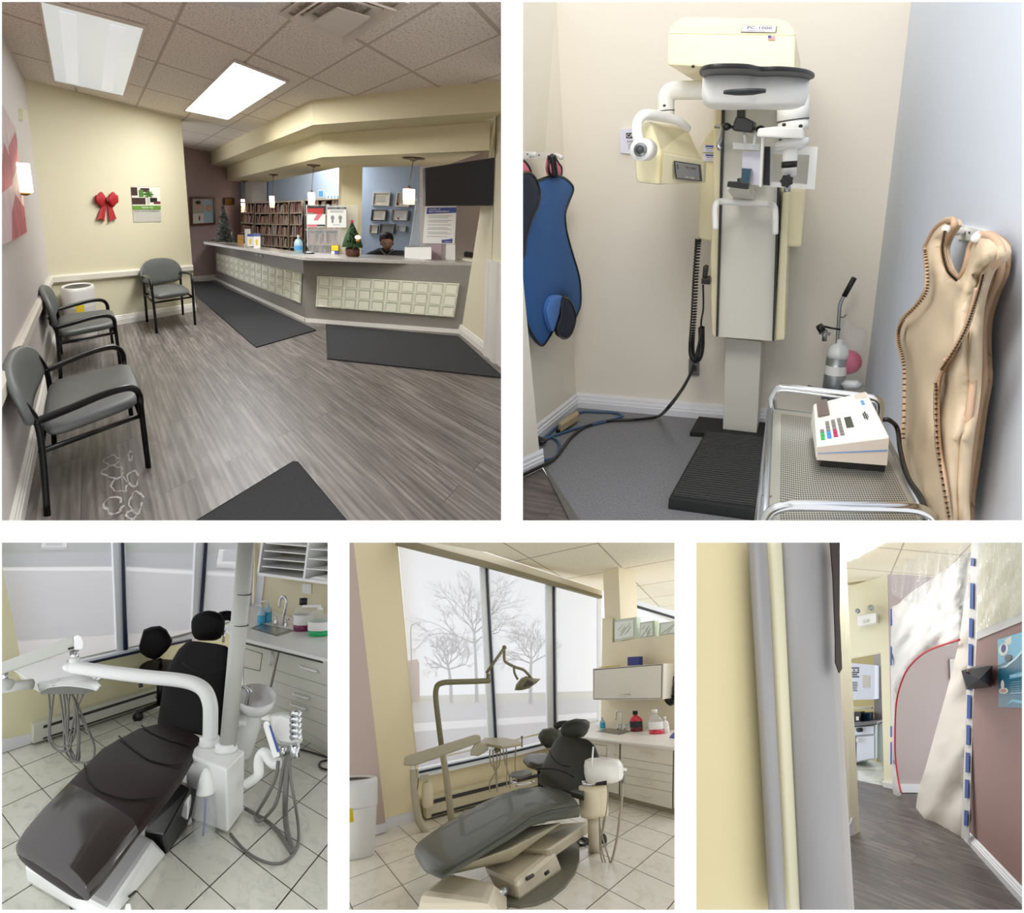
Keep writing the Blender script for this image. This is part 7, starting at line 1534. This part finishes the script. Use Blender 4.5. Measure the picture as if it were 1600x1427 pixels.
MB(R, 'putty').hexa([F(690,1370,.16), F(800,1345,.2), F(850,1305,.22), F(745,1330,.2), F(700,1362,.30), F(800,1325,.35), F(880,1285,.40), F(760,1300,.36)]).build('underframe', DC, bevel=.02)
MB(R, 'taupe_base').hexa([F(648,1440), F(800,1455), F(795,1395), F(690,1378), F(652,1396,.17), F(762,1412,.17), F(776,1381,.21), F(705,1364,.21)]).build('foot_cover', DC, bevel=.04)
MB(R, 'taupe_base').hexa([F(778,1398), F(812,1412), F(882,1362), F(800,1350), F(752,1352,.17), F(808,1378,.15), F(868,1327,.19), F(800,1312,.22)]).build('motor_cover', DC, bevel=.03)
MB(R, 'taupe_base').hexa([F(790,1345,.1), F(860,1345,.12), F(921,1302,.14), F(850,1295,.1), F(790,1325,.22), F(856,1328,.24), F(921,1284,.25), F(850,1290,.28)]).build('lift_arm', DC, bevel=.015)
MB(R, 'base_plate').slab([F(*q, .02) for q in ((776,1395),(780,1410),(811,1415),(838,1411),(860,1402),(882,1384),(898,1363),(905,1342),(905,1320),(898,1306),(860,1300),(800,1330))], (0,0,-.02)).build('base_plate', DC)
MB(R, 'groove_dark').tube([F(823,1374,.13), F(833,1368,.14)], .012, n=8).build('brand_badge', DC, label='small dark oval badge'); MB(R, 'steel').tube([F(779,1398,.08), F(792,1390,.09)], .03, n=10).build('hinge_rod', DC)
MB(R, 'groove_dark').tube([F(852,1366,.1), F(857,1362,.12)], .012, n=8).build('switch', DC)
# --- examination light on its pole
lb_ = F(706,1284); Y = lambda x, y, d=0.0: R.face(lb_, x, y, d); k = (Y(707,1284)-Y(706,1284)).length
t = thing(R, 'dental_lamp', 'olive metal dental lamp on a tall bent pole in front of the window', 'dental lamp', lb_)
MB(R, 'putty').tube([Y(706,1284), Y(698,1220), Y(690,1165)], 5.2*k, n=18, rr=[5.6*k,4.9*k]).build('lower_pole', t)
MB(R, 'olive_metal').tube([Y(690,1168), Y(684,1120), Y(681,1092), Y(681,1080), Y(684,1071), Y(693,1067), Y(706,1066), Y(740,1065), Y(763,1064)], 4.5*k, k=6, n=16).build('bent_pole', t)
MB(R, 'olive_metal').tube([Y(763,1067), Y(763,1053)], 3.4*k, n=12).ball(Y(763,1064), 4.6*k).build('elbow', t)
MB(R, 'olive_metal').tube([Y(760,1052,.02), Y(787,1014,.02)], 2.6*k, n=12).ball(Y(788,1012), 4*k).build('upper_arm', t)
MB(R, 'olive_metal').tube([Y(788,1013), Y(788,1030), Y(792,1036), Y(806,1043), Y(818,1047), Y(827,1056), Y(833,1064)], 2.4*k, k=4, n=10).tube([Y(803,1043), Y(804,1052), Y(809,1062)], 2*k, k=4, n=8).build('lamp_fork', t)
c = Y(820,1068); ax = (Y(830,1077)-Y(812,1060)).normalized(); mb = MB(R, 'olive_metal')
L = [Y(*q) for q in ((804,1079),(806,1070),(814,1060),(822,1056.5),(832,1060),(845,1061),(838,1068),(826,1076),(815,1079))]; c = sum(L, Vector())/len(L); n = (R.E-c).normalized()
mb.loft([[c+(p-c)*.5+n*.06 for p in L], [c+(p-c)*.9+n*.03 for p in L], L, [c+(p-c)*.9-n*.03 for p in L]]).build('lamp_head', t)
MB(R, 'groove_dark').slab([Y(819,1074,.05), Y(832,1071,.05), Y(833,1066,.05), Y(824,1062,.05)], n*.02).build('reflector', t)
# --- instrument arm and tray
ib = F(668,1300); Y2 = lambda x, y, d=0.0: R.face(ib, x, y, d); k = (Y2(669,1300)-Y2(668,1300)).length
t = thing(R, 'dental_delivery_unit', 'putty coloured instrument arm with post curving to the chair base on the left', 'arm', ib)
MB(R, 'putty').tube([Y2(645,1203), Y2(647,1235), Y2(652,1270), Y2(657,1287), Y2(667,1300)], 6.3*k, k=6, n=18, rr=[5*k,6.2*k,6.4*k]).build('post', t)
MB(R, 'white_plastic').tube([Y2(645,1206), Y2(645,1193)], 4.6*k, n=16).build('post_cap', t)
A = [Y2(630,1197,.03), Y2(650,1196.5,.03), Y2(752,1160,.03), Y2(751,1150,.03), Y2(744,1147.5,.03), Y2(640,1179.5,.03), Y2(632,1183,.03)]
MB(R, 'putty').slab(A, (Y2(700,1170)-Y2(700,1170,.09))).build('balance_arm', t, bevel=.012)
MB(R, 'putty').slab([Y2(735,1181,.02), Y2(748,1182,.02), Y2(764,1172,.02), Y2(762,1164,.02), Y2(750,1160,.02), Y2(742,1163,.02), Y2(736,1172,.02)], (Y2(700,1170)-Y2(700,1170,.06))).build('tray_bracket', t, bevel=.008)
t = thing(R, 'instrument_tray', 'brownish instrument tray at the end of the putty arm with thin hanging hoses', 'instrument tray', Y2(780,1160)); zt4 = Y2(780,1160).z
Q = [F(*q, zt4) for q in ((748,1160),(785,1166),(804,1163),(815,1161),(812,1157),(790,1153),(757,1153))]; MB(R, 'tray_brown').slab(Q, (0,0,-.03)).build('tray_top', t, bevel=.006)
MB(R, 'olive_metal').tube([Y2(815.5,1168), Y2(815.5,1152)], 1.3*k, n=8).ball(Y2(815.5,1152), 2.2*k).build('stand_knob', t)
MB(R, 'olive_metal').ball(Y2(777,1172), 6*k, 4*k, 4*k).build('swivel', t)
for h in ([(765,1172),(766,1190),(773,1205),(778,1235)], [(770,1172),(771,1190),(776,1210),(777,1233)], [(777,1175),(776,1205),(776,1238)], [(782,1172),(780,1195),(772,1210),(765,1225),(766,1238)], [(786,1168),(789,1190),(796,1215),(797,1232)], [(791,1168),(792,1200),(792,1230)], [(806,1165),(805,1195),(807,1230)]):
    MB(R, 'hose_putty').tube([Y2(x, y, .02) for x, y in h], 1.1*k, k=6, n=8).build('hose', t)
b = Y2(668,1262); MB(R, 'cream_plastic').tube([Y2(668,1262), Y2(668,1256), Y2(668,1228), Y2(667,1222)], 9*k, n=22, rr=[7*k,9.4*k,9.4*k,6*k]).build('water_bottle', label='cream water bottle hanging on the post of the instrument arm', cat='bottle')
MB(R, 'putty').slab([Y2(655,1221), Y2(669,1220), Y2(669,1210), Y2(656,1212)], (Y2(700,1170)-Y2(700,1170,.05))).build('bottle_bracket', label='putty bracket holding the cream water bottle', cat='bracket')
# --- cuspidor and assistant unit
ub = F(928,1331); Y3 = lambda x, y, d=0.0: R.face(ub, x, y, d+.12); k = (Y3(929,1322)-Y3(928,1322)).length
t = thing(R, 'cuspidor', 'cream spittoon unit with white rounded top beside the grey chair', 'spittoon', ub)
MB(R, 'taupe_base').tube([ub, Y3(927,1300), Y3(926,1272)], 8.6*k, n=22, rr=[9.4*k,8.6*k,8.6*k]).build('post', t)
def drum(x, y0, y1, rx, m, name, prof, d=0.0):
    b = Y3(x, y1, d); H = (Y3(x, y0, d)-b).length; MB(R, m).lathe(b, [(rx*k*a, H*h) for a, h in prof], n=30).build(name, t)
drum(929, 1228, 1277, 21, 'cream_plastic', 'lower_drum', [(.8,0),(.96,.03),(1,.15),(1,.85),(.94,1.0)])
MB(R, 'groove_dark').slab([Y3(930,1228,.1), Y3(948,1227,.1), Y3(948,1222,.1), Y3(932,1225,.1)], Vector((0,0,.01))).build('gap', t)
drum(920, 1220, 1230, 10, 'chrome', 'neck', [(1,0),(1,1)])
zp = Y3(930,1222).z; zq = Y3(930,1186).z
out = [(-20,2),(-19,-9),(-8,-14),(14,-13),(34,-11),(42,-2),(44,8),(36,14),(10,15),(-12,13)]; X = (Y3(948,1200)-Y3(928,1200)).normalized(); N_ = (R.E-ub); N_.z = 0; N_.normalize(); cp = Y3(932,1205); cp = Vector((cp.x,cp.y,0))
def rg(s_, z_, dx=0): return [cp + X*((a+dx)*s_*k) - N_*(b_*s_*k*1.0) + Zv*z_ for a, b_ in out]
Hh = zq-zp
MB(R, 'white_plastic').loft([rg(.75, zp-.0, -2), rg(.93, zp+Hh*.12), rg(1.0, zp+Hh*.35, 0), rg(.97, zp+Hh*.7), rg(.86, zp+Hh*.93), rg(.6, zp+Hh*1.0), rg(.45, zp+Hh*.9)]).build('bowl_housing', t)
MB(R, 'white_plastic').tube([Y3(924.5,1200,.12), Y3(926,1180,.12), Y3(927,1167,.12)], 1.3*k, n=10).build('rinse_pipe', t)
MB(R, 'white_plastic').tube([Y3(970,1201), Y3(979,1203)], 2.2*k, n=10).build('side_handle', t)
MB(R, 'hose_grey').tube([Y3(973,1206), Y3(973,1226)], 2.6*k, n=12).build('suction_handpiece', t)
for pts, r in (([(973,1224),(972,1245),(969,1272),(965,1305),(958,1338),(950,1360)], 1.9), ([(937,1277),(937,1310),(939,1338),(948,1364),(953,1350),(946,1325),(939,1300),(936,1280)], 1.3), ([(944,1276),(941,1300),(939,1320),(945,1345),(951,1358)], 1.2), ([(950,1228),(949,1255),(946,1278),(942,1300)], 1.0)):
    MB(R, 'hose_putty').tube([Y3(x, y, .04) for x, y in pts], r*k, k=6, n=8).build('suction_hose', t)
MB(R, 'black_rubber').tube([F(*q, .015) for q in ((903,1307),(910,1310),(916,1315),(914,1320),(906,1321),(903,1316),(906,1310),(918,1312),(920,1318))], .012, k=4, n=8).build('floor_cable', label='small black cable ring on the tiles at the foot of the cream spittoon', cat='cable')
MB(R, 'groove_dark').ball(F(943,1312,.03), .03, .03, .05).build('floor_valve', label='small dark valve on the floor behind the spittoon post', cat='valve')
# --- stool behind the chair
sb = F(848,1262); Ys = lambda x, y, d=0.0: R.face(sb, x, y, d)
t = thing(R, 'stool', 'grey operator stool with oval backrest behind the grey dental chair', 'stool', Vector((sb.x,sb.y,0)))
L = [Ys(*q) for q in ((840.5,1152),(842,1146),(848,1139.5),(861,1137),(874,1140),(880,1148),(876,1160),(864,1168),(854,1169.5),(845,1162))]; c = sum(L, Vector())/len(L); n = (R.E-c); n.z = 0; n.normalize()
MB(R, 'grey_leather').loft([[c+(p-c)*.6+n*.05 for p in L], [c+(p-c)*.92+n*.03 for p in L], L, [c+(p-c)*.9-n*.03 for p in L], [c+(p-c)*.5-n*.04 for p in L]]).build('backrest', t)
z1 = Ys(840,1182).z; Q = [F(*q, z1) for q in ((817,1183),(826,1177),(850,1175),(872,1180),(868,1192),(840,1195),(824,1190))]; c = sum(Q, Vector())/7
MB(R, 'grey_leather').loft([[c+(p-c)*.8-Zv*.08 for p in Q], [p-Zv*.06 for p in Q], [p-Zv*.01 for p in Q], [c+(p-c)*.8 for p in Q]]).build('seat', t)
MB(R, 'black_metal').tube([c-Zv*.08, Vector((c.x,c.y,.05))], .03, n=12).build('post', t)
# ================================================================== CORRIDOR WITH DUST CURTAIN (lower right)
R = R5; F = R.flo
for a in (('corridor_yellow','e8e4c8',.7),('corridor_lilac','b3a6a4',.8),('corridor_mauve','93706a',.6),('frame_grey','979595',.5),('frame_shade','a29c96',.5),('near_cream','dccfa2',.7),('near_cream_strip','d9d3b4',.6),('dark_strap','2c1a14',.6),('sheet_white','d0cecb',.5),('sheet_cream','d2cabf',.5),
          ('zip_red','b01a24',.5),('tape_blue','2f4f9c',.6),('teal','156a84',.4),('teal_light','5cb4d4',.4),('teal_dark','0c2c3c',.4),('folder_black','0c1820',.5),('steri_white','ccd2de',.5),('steri_cab','c4ccc8',.5),('steri_counter','5c5a5e',.4),('steri_wall','a89c6c',.8)): mat(*a)
g = NT('thin_film', .1); tr_ = g.node('ShaderNodeBsdfTransparent', {'Color': (.96,.96,.96,1)}); n = g.node('ShaderNodeTexNoise', {'Vector': g.mapped(scale=(7,2.2,1), rot=.5), 'Scale': 2.0, 'Detail': 4, 'Distortion': 2.0})
b = g.node('ShaderNodeBump', {'Height': n.outputs['Fac'], 'Strength': 1.0, 'Distance': .08}); gl = g.node('ShaderNodeBsdfGlossy', {'Roughness': .12, 'Normal': b.outputs[0]}); df = g.node('ShaderNodeBsdfDiffuse', {'Color': lin('f2f2f2')})
m0 = g.node('ShaderNodeMixShader', {0: .4, 1: gl.outputs[0], 2: df.outputs[0]}); m1 = g.node('ShaderNodeMixShader', {0: g.math('MULTIPLY', n.outputs['Fac'], .5), 1: tr_.outputs[0], 2: m0.outputs[0]}); g.nt.links.new(m1.outputs[0], g.nt.nodes['Material Output'].inputs['Surface'])
plank_material('brown_planks', '2e2826', '4a423f', '6e645f', rot=-1.035, width=.13)
DW = R.wall((1329,1217.6), (1381,1228.7)); LP = R.wall((1409,1239), (1440,1239)); RM = R.wall((1512,1311), (1597,1405))
D_ = lambda x, y, o=0.0: R.on(DW, x, y, o); L_ = lambda x, y, o=0.0: R.on(LP, x, y, o); M_ = lambda x, y, o=0.0: R.on(RM, x, y, o)
H5 = D_(1350,908).z
fl = [F(*q) for q in ((1300,1431),(1612,1431),(1612,1390),(1500,1235),(1400,1226),(1325,1212),(1300,1212))]
MB(R, 'brown_planks').poly(fl, uv=[(p.x, p.y) for p in fl]).build('floor', kind='structure')
cl = [F(x, y, H5) for x, y in ((1290,836),(1612,836),(1612,850),(1500,868),(1392,897),(1300,926))]
MB(R, 'ceiling_tiles_c' if 0 else 'ceiling_tiles_b').slab([F(x, y, H5) for x, y in ((1290,836),(1612,836),(1612,905),(1500,905),(1392,897),(1290,929))], (0,0,.05), uv=[(p.x*1.6, p.y*1.6) for p in [F(x, y, H5) for x, y in ((1290,836),(1612,836),(1612,905),(1500,905),(1392,897),(1290,929))]]).build('ceiling', kind='structure')
P = [F(x, y, H5-.01) for x, y in ((1300,886),(1336,873),(1400,838),(1300,838))]; MB(R, 'troffer_glow').slab(P, (0,0,.008)).build('ceiling_light', label='bright ceiling light panel at the top of the corridor', cat='ceiling light')
def dpoly(name, pts, m, d=.12, off=0.0, pl=None, parent=None, **k): n = (pl or DW)[1]; return MB(R, m).slab([R.on(pl or DW, *q, off) for q in pts], -n*d).build(name, parent, **k)
dpoly('wall_doorway', [(1318,1029.8),(1376,1019),(1381.5,1229),(1397,1232.5),(1391,1000),(1391,896),(1310,922)], 'corridor_yellow', kind='structure')
dpoly('baseboard_doorway', [(1380,1230),(1397.5,1235),(1397,1226),(1378,1222)], 'skirting_bright', .03, .03, kind='structure')
l0 = L_(1397,1239); l1 = L_(1530,1239)
MB(R, 'corridor_lilac').slab([Vector((l0.x,l0.y,0)), Vector((l1.x,l1.y,0)), Vector((l1.x,l1.y,H5+.1)), L_(1388,890)], -LP[1]*.1).build('wall_back', kind='structure')
dpoly('baseboard_back', [(1397,1239),(1530,1239),(1530,1227),(1397,1226)], 'skirting_bright', .02, .02, LP, kind='structure')
o = dpoly('wall_plate', [(1485,1063),(1492,1063),(1492,1030),(1484,1030)], 'sheet_white', .01, .012, LP, label='pale vertical panel on the lilac wall behind the dust curtain', cat='panel')
# right wall: mauve below, cream above
m0_, m1_ = F(1512,1311), F(1606,1415); mz = M_(1560,979).z
mp = [M_(1511,1311), M_(1610,1420), M_(1610,957), M_(1526,994)]
MB(R, 'corridor_mauve').slab(mp, -RM[1]*.1).build('wall_right', kind='structure')
MB(R, 'corridor_yellow').slab([M_(1526,994), M_(1610,957), M_(1610,836), M_(1531,836)], -RM[1]*.1).build('wall_right', kind='structure')
a, b = F(1511,1311), F(1612,1422); hb5 = R.hz(F(1570,1375), 1354)
strip('baseboard_right', a, b, 0, hb5, .035, 'skirting_bright', SK)
# room behind the doorway
st = [F(*q) for q in ((1312,1215),(1325,1216.8),(1382,1229),(1395,1200),(1312,1170))]
MB(R, 'marble_tiles').poly([p+Zv*.002 for p in st], uv=[(p.x*2.2, p.y*2.2) for p in st]).build('floor', kind='structure')
BK = (F(1340,1196), DW[1]); K = lambda x, y, o=0.0: R.on(BK, x, y, o)
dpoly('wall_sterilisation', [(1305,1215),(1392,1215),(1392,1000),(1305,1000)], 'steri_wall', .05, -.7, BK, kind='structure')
t = thing(R, 'base_cabinet', 'pale base cabinet with two doors seen through the doorway', 'cabinet', K(1345,1190))
MB(R, 'steri_cab').slab([K(1310,1198), K(1368,1186), K(1368,1133), K(1310,1138)], -DW[1]*.5).build('carcass', t)
for pts, nm in (([(1310,1152),(1366,1147),(1366,1134.5),(1310,1138)], 'drawer'), ([(1310,1197),(1337,1191),(1337,1151),(1310,1153)], 'door'), ([(1338,1191),(1366,1185.5),(1366,1149),(1338,1151)], 'door')):
    Q = [K(*q, .02) for q in pts]; c = sum(Q, Vector())/4; o = MB(R, 'steri_white').slab([c+(p-c)*.96 for p in Q], -DW[1]*.015).build(nm, t)
    hx = {'drawer': [(1340,1141),(1346,1140.5)], 'door': [(pts[0][0]+(22 if pts[0][0] < 1330 else 3),1160), (pts[0][0]+(22 if pts[0][0] < 1330 else 3),1154)]}[nm]
    MB(R, 'black_plastic' if nm == 'drawer' else 'sheet_white').tube([K(*hx[0], .05), K(*hx[1], .05)], .02, n=8).build('handle', o)
MB(R, 'steri_counter').slab([K(1310,1138,.05), K(1370,1131.5,.05), K(1370,1128,.05), K(1310,1132,.05)], -DW[1]*.65).build('worktop', t)
MB(R, 'steri_cab').slab([K(1370,1190,-.1), K(1384,1193,-.1), K(1384,1132,-.1), K(1370,1131,-.1)], -DW[1]*.4).build('base_cabinet', label='narrow pale cabinet at the right side of the doorway room', cat='cabinet')
MB(R, 'frame_shade').slab([K(1366,1130,-.3), K(1380,1130,-.3), K(1380,1010,-.3), K(1365,1018,-.3)], -DW[1]*.1).build('wall_return', label='grey wall return beside the wall cupboard in the doorway room', cat='wall panel')
t = dpoly('wall_cupboard', [(1316,1094.5),(1366.5,1093),(1366.5,1039.5),(1316,1035)], 'steri_white', .3, -.1, BK, label='white wall cupboard with papers taped on it seen through the doorway', cat='cupboard')
rnd = random.Random(6); mb = MB(R, 'ink')
for i in range(4):
    for j in range(5):
        if rnd.random() < .8: x, y = 1330+i*3.2, 1043+j*3.4; mb.slab([K(x,y+2.2,-.098), K(x+2.4,y+2.2,-.098), K(x+2.4,y,-.098), K(x,y,-.098)], -DW[1]*.004)
for j in range(6): mb.slab([K(1331,1067+j*2.6,-.098), K(1339+rnd.uniform(-2,2),1067+j*2.6,-.098), K(1339,1066+j*2.6,-.098), K(1331,1066+j*2.6,-.098)], -DW[1]*.004)
mb.build('printed_notes', t, kind='stuff'); MB(R, 'paper_grey').slab([K(1348,1075,-.098), K(1359,1075,-.098), K(1359,1056,-.098), K(1348,1055,-.098)], -DW[1]*.004).build('paper_note', t)
dpoly('wall_shelf', [(1316,1109),(1362,1107.5),(1362,1105.5),(1316,1107)], 'sheet_white', .2, -.3, BK, label='thin white shelf below the wall cupboard in the doorway room', cat='shelf')
t = dpoly('appliance', [(1331,1129),(1345,1128.5),(1345,1113),(1331,1113.5)], 'black_plastic', .15, -.1, BK, label='black appliance with white label on the doorway room counter', cat='appliance'); MB(R, 'paper').slab([K(1337.5,1126,-.09), K(1342,1126,-.09), K(1342,1120,-.09), K(1337.5,1120,-.09)], -DW[1]*.004).build('label_sticker', t)
dpoly('appliance', [(1346,1128),(1359,1127.5),(1359,1114),(1346,1114.5)], 'teal_dark', .15, -.15, BK, label='dark teal box right of the black appliance', cat='appliance')
# emergency light
t = thing(R, 'emergency_light', 'white twin-head emergency light on the yellow wall above the doorway', 'emergency light', D_(1355,980))
MB(R, 'dental_white').slab([D_(1339,979,.1), D_(1369,973,.1), D_(1369,957,.1), D_(1340,962,.1)], -DW[1]*.1).build('housing', t, bevel=.02)
MB(R, 'sheet_white').slab([D_(1348,974,.11), D_(1356,972.5,.11), D_(1356,968,.11), D_(1348,969.5,.11)], -DW[1]*.01).build('logo_panel', t)
for x, y, m in ((1340,955,'dental_white'), (1361,950,'dental_grey')):
    o = MB(R, m).tube([D_(x,y,.04), D_(x,y,.12)], .026 if m == 'dental_grey' else .022, n=18).build('lamp_head', t); MB(R, 'steel').tube([D_(x,y,.12), D_(x,y,.13)], .018, n=16).build('lens', o)
# dust curtain
CP_ = R.vplane(F(1400,1243), F(1512,1309)); K2 = lambda x, y, o=0.0: R.on(CP_, x, y, o); nC5 = CP_[1]
def sheetpoly(name, outline, m, amp, seed, parent, off=0.0, **k):
    R_ = R
    return cloth((CP_[0], CP_[1]), outline, off, m, name, parent, th=.004, bulge=amp, seed=seed, **k)
T = thing(R, 'dust_curtain', 'hanging plastic dust curtain with a curved red zip opening across the corridor', 'curtain', F(1450,1290))
sheetpoly('upper_sheet', [(1394,948),(1392,1000),(1392,1060),(1397,1100),(1402,1080),(1412,1058),(1430,1032),(1462,1012),(1499,1000),(1508,930),(1512,884),(1520,862),(1490,880),(1455,905),(1420,928),(1405,943)], 'sheet_white', .03, 21, T, fold=.06)
sheetpoly('side_strip', [(1392,1060),(1399,1095),(1397,1130),(1397,1180),(1402,1215),(1408,1238),(1404,1245),(1395,1236),(1393,1150)], 'sheet_white', .015, 22, T)
sheetpoly('open_flap', [(1499,1000),(1508,930),(1514,880),(1526,860),(1524,1000),(1520,1150),(1513,1310),(1490,1308),(1462,1302),(1433,1286),(1434,1240),(1446,1200),(1462,1142),(1480,1078),(1491,1035)], 'sheet_cream', .03, 23, T, off=.03, fold=.05)
MB(R, 'zip_red').tube([K2(x, y, .075) for x, y in ((1499,1000),(1480,1006),(1462,1012),(1445,1020),(1430,1032),(1418,1046),(1410,1062),(1403,1085),(1399.5,1110),(1398.5,1150),(1399,1182),(1403,1215),(1408,1239))], .006, k=4, n=8).build('zip', T, label='red zip tape')
f = lambda u, v: K2(1393+(1524-1393)*u, (838)+(90)*v + 22*math.sin(u*3), .02+.05*math.sin(u*40+v*3)*math.sin(u*9))
MB(R, 'thin_film').sheet(f, 60, 14, uv=True).build('clear_top', T, label='clear shiny upper film')
MB(R, 'sheet_white').slab([K2(1502,1310,.12), K2(1514,1312,.12), K2(1530,838,.12), K2(1518,838,.12)], -nC5*.006).build('seam_band', T)
for i, (y0, y1) in enumerate(((872,884),(911,951),(966,996),(1006,1040),(1050,1078),(1086,1123),(1133,1164),(1176,1207),(1218,1247),(1266,1290))):
    x = 1519-(y0-880)*.026; MB(R, 'tape_blue').slab([K2(x-3,y1,.13), K2(x+2.5,y1+1,.13), K2(x+3,y0+1,.13), K2(x-2.5,y0,.13)], -nC5*.004).build('blue_tape', T)
for y0, y1 in ((952,978),(1010,1040),(1135,1152),(1160,1195)): MB(R, 'tape_blue').slab([K2(1391,y1,.03), K2(1393.5,y1,.03), K2(1393.5,y0,.03), K2(1391,y0,.03)], -nC5*.004).build('blue_tape', T)
f = lambda u, v: M_(1527+(1610-1527)*u, 836+(150-30*u)*v, .03+.03*math.sin(u*14+v*11)*math.cos(v*7))
MB(R, 'thin_film').sheet(f, 40, 30, uv=True).build('plastic_film', label='crumpled clear film taped over the upper right corridor wall', cat='plastic film')
MB(R, 'sheet_white').slab([M_(1526,1000,.01), M_(1610,966,.01), M_(1610,952,.01), M_(1526,988,.01)], -RM[1]*.004).build('film_hem', label='pale taped hem of the film above the mauve wall', cat='tape')
# folder box and poster on the mauve wall
t = thing(R, 'wall_folder', 'dark teal angular brochure holder on the mauve wall', 'brochure holder', M_(1540,1076,.05))
P = [M_(1509,1078,.02), M_(1549,1074,.02), M_(1551,1040,.02), M_(1526,1041,.02)]; q = M_(1530,1062,.22); a = M_(1502,1048,.30)
mb = MB(R, 'folder_black'); mb.add(P+[q, a, M_(1511,1076,.22)], [(0,1,2,3),(1,2,4),(2,3,5,4),(0,1,4,6),(4,5,6),(0,6,5,3)]); mb.build('folder_body', t)
MB(R, 'skin').slab([M_(1510,1050,.27), M_(1515,1053,.25), M_(1516,1049,.25), M_(1512,1047,.27)], RM[1]*.004).build('label_sticker', t)
f = plate(M_(1560.5,1105,.012), M_(1612,1107.5,.012), M_(1612,983,.012), M_(1559,1000,.012), RM[1]*.01); mb = MB(R, 'teal', f); mb.box(0,1,0,1,-1,0)
mb.quad((0,.62,.1),(1,.75,.1),(1,1,.1),(0,1,.1),'teal_light'); mb.poly([(0,.6,.2),(.25,.6,.2),(.6,.7,.2),(1,.88,.2),(1,.84,.2),(.6,.66,.2),(.25,.565,.2),(0,.57,.2)],'sanitizer'); mb.ball((.2,.83,.2), .16, .09, .05, 'paper', n=8); mb.ball((.2,.85,.3), .08, .06, .05, 'royal_blue', n=8); mb.ball((.35,.7,.3), .12, .05, .05, 'teal_dark', n=8); mb.quad((.25,.86,.15),(.45,.9,.15),(.45,.99,.15),(.25,.97,.15),'paper_warm')
mb.ball((.18,.24,.2), .16, .045, .05, 'paper', n=8); mb.ball((.18,.24,.3), .11, .028, .05, 'skin', n=8); mb.ball((.15,.33,.2), .06, .07, .05, 'paper', n=8); mb.quad((.38,.4,.2),(1,.43,.2),(1,.5,.2),(.38,.46,.2),'teal_light')
mb.text('IMPLANTS', (.42,.42,.3), (.5,.015,0), (0,.03,0), 'paper')
for i in range(6): mb.quad((.42,.2+.03*i,.2),(1,.205+.03*i,.2),(1,.212+.03*i,.2),(.42,.207+.03*i,.2),'sanitizer')
mb.poly([(.25,.02,.2),(.45,.12,.2),(1,.08,.2),(1,.05,.2),(.45,.08,.2)],'teal_light'); mb.build('poster', label='teal dental poster on the mauve wall, cut by the right edge', cat='poster')
# near door casing that fills the left side
NP0 = R.face(F(1320,1500), 1200, 1135); vd = (R.E-NP0); vd.z = 0
s_ = (R.w(NP0)-EYE).y; NPt = R.E + (NP0-R.E)*(1.55/s_); NPn = vd.normalized(); N = lambda x, y, o=0.0: R.on((NPt, NPn), x, y, o)
def npoly(name, pts, m, off, d=.05, **k): return MB(R, m).slab([N(*q, off) for q in pts], -NPn*d).build(name, **k)
npoly('wall_front', [(1074,1432),(1206,1432),(1171,838),(1074,838)], 'near_cream', .0, kind='structure')
def prof(name, b0, b1, t0, t1, m, off, depth=.03, k=10, kind='structure'):
    mb = MB(R, m); A = []; B = []
    for i in range(k+1):
        u = i/k; h = off + depth*math.sin(PI*u); A.append(N(b0+(b1-b0)*u, 1432, h)); B.append(N(t0+(t1-t0)*u, 838, h))
    mb.loft([A, B], closed=False, cap=False); return mb.build(name, kind=kind, solid=.004)
prof('door_1', 1203, 1227, 1169, 1197, 'frame_grey', .01, .015)
prof('door_2', 1224, 1250, 1195, 1221, 'near_cream_strip', .0, .012)
prof('door_3', 1248, 1334, 1219, 1297, 'frame_grey', .0, .02)
prof('door_4', 1306, 1334, 1272, 1298, 'frame_shade', .0, .008)
npoly('hanging_strap', [(1312,1052),(1316,1045),(1312,960),(1313,836),(1297,836),(1302,900),(1306,1000),(1306,1035)], 'dark_strap', .03, .01, label='dark brown strap hanging on the near door casing', cat='strap')
# edge of the corridor wall behind the casing
MB(R, 'corridor_yellow').slab([F(1336,1303), F(1320,1310), R.face(F(1336,1303),1300,870), R.face(F(1336,1303),1315,870)], -nC5*.05).build('wall_left', kind='structure')
MB(R, 'skirting_bright').slab([F(1337.5,1304), F(1322,1309), R.face(F(1336,1303),1320,1282,.02), R.face(F(1336,1303),1335,1278,.02)], nC5*.02).build('baseboard_left', kind='structure')
for o in bpy.data.objects:
    if 'at' in o: del o['at']
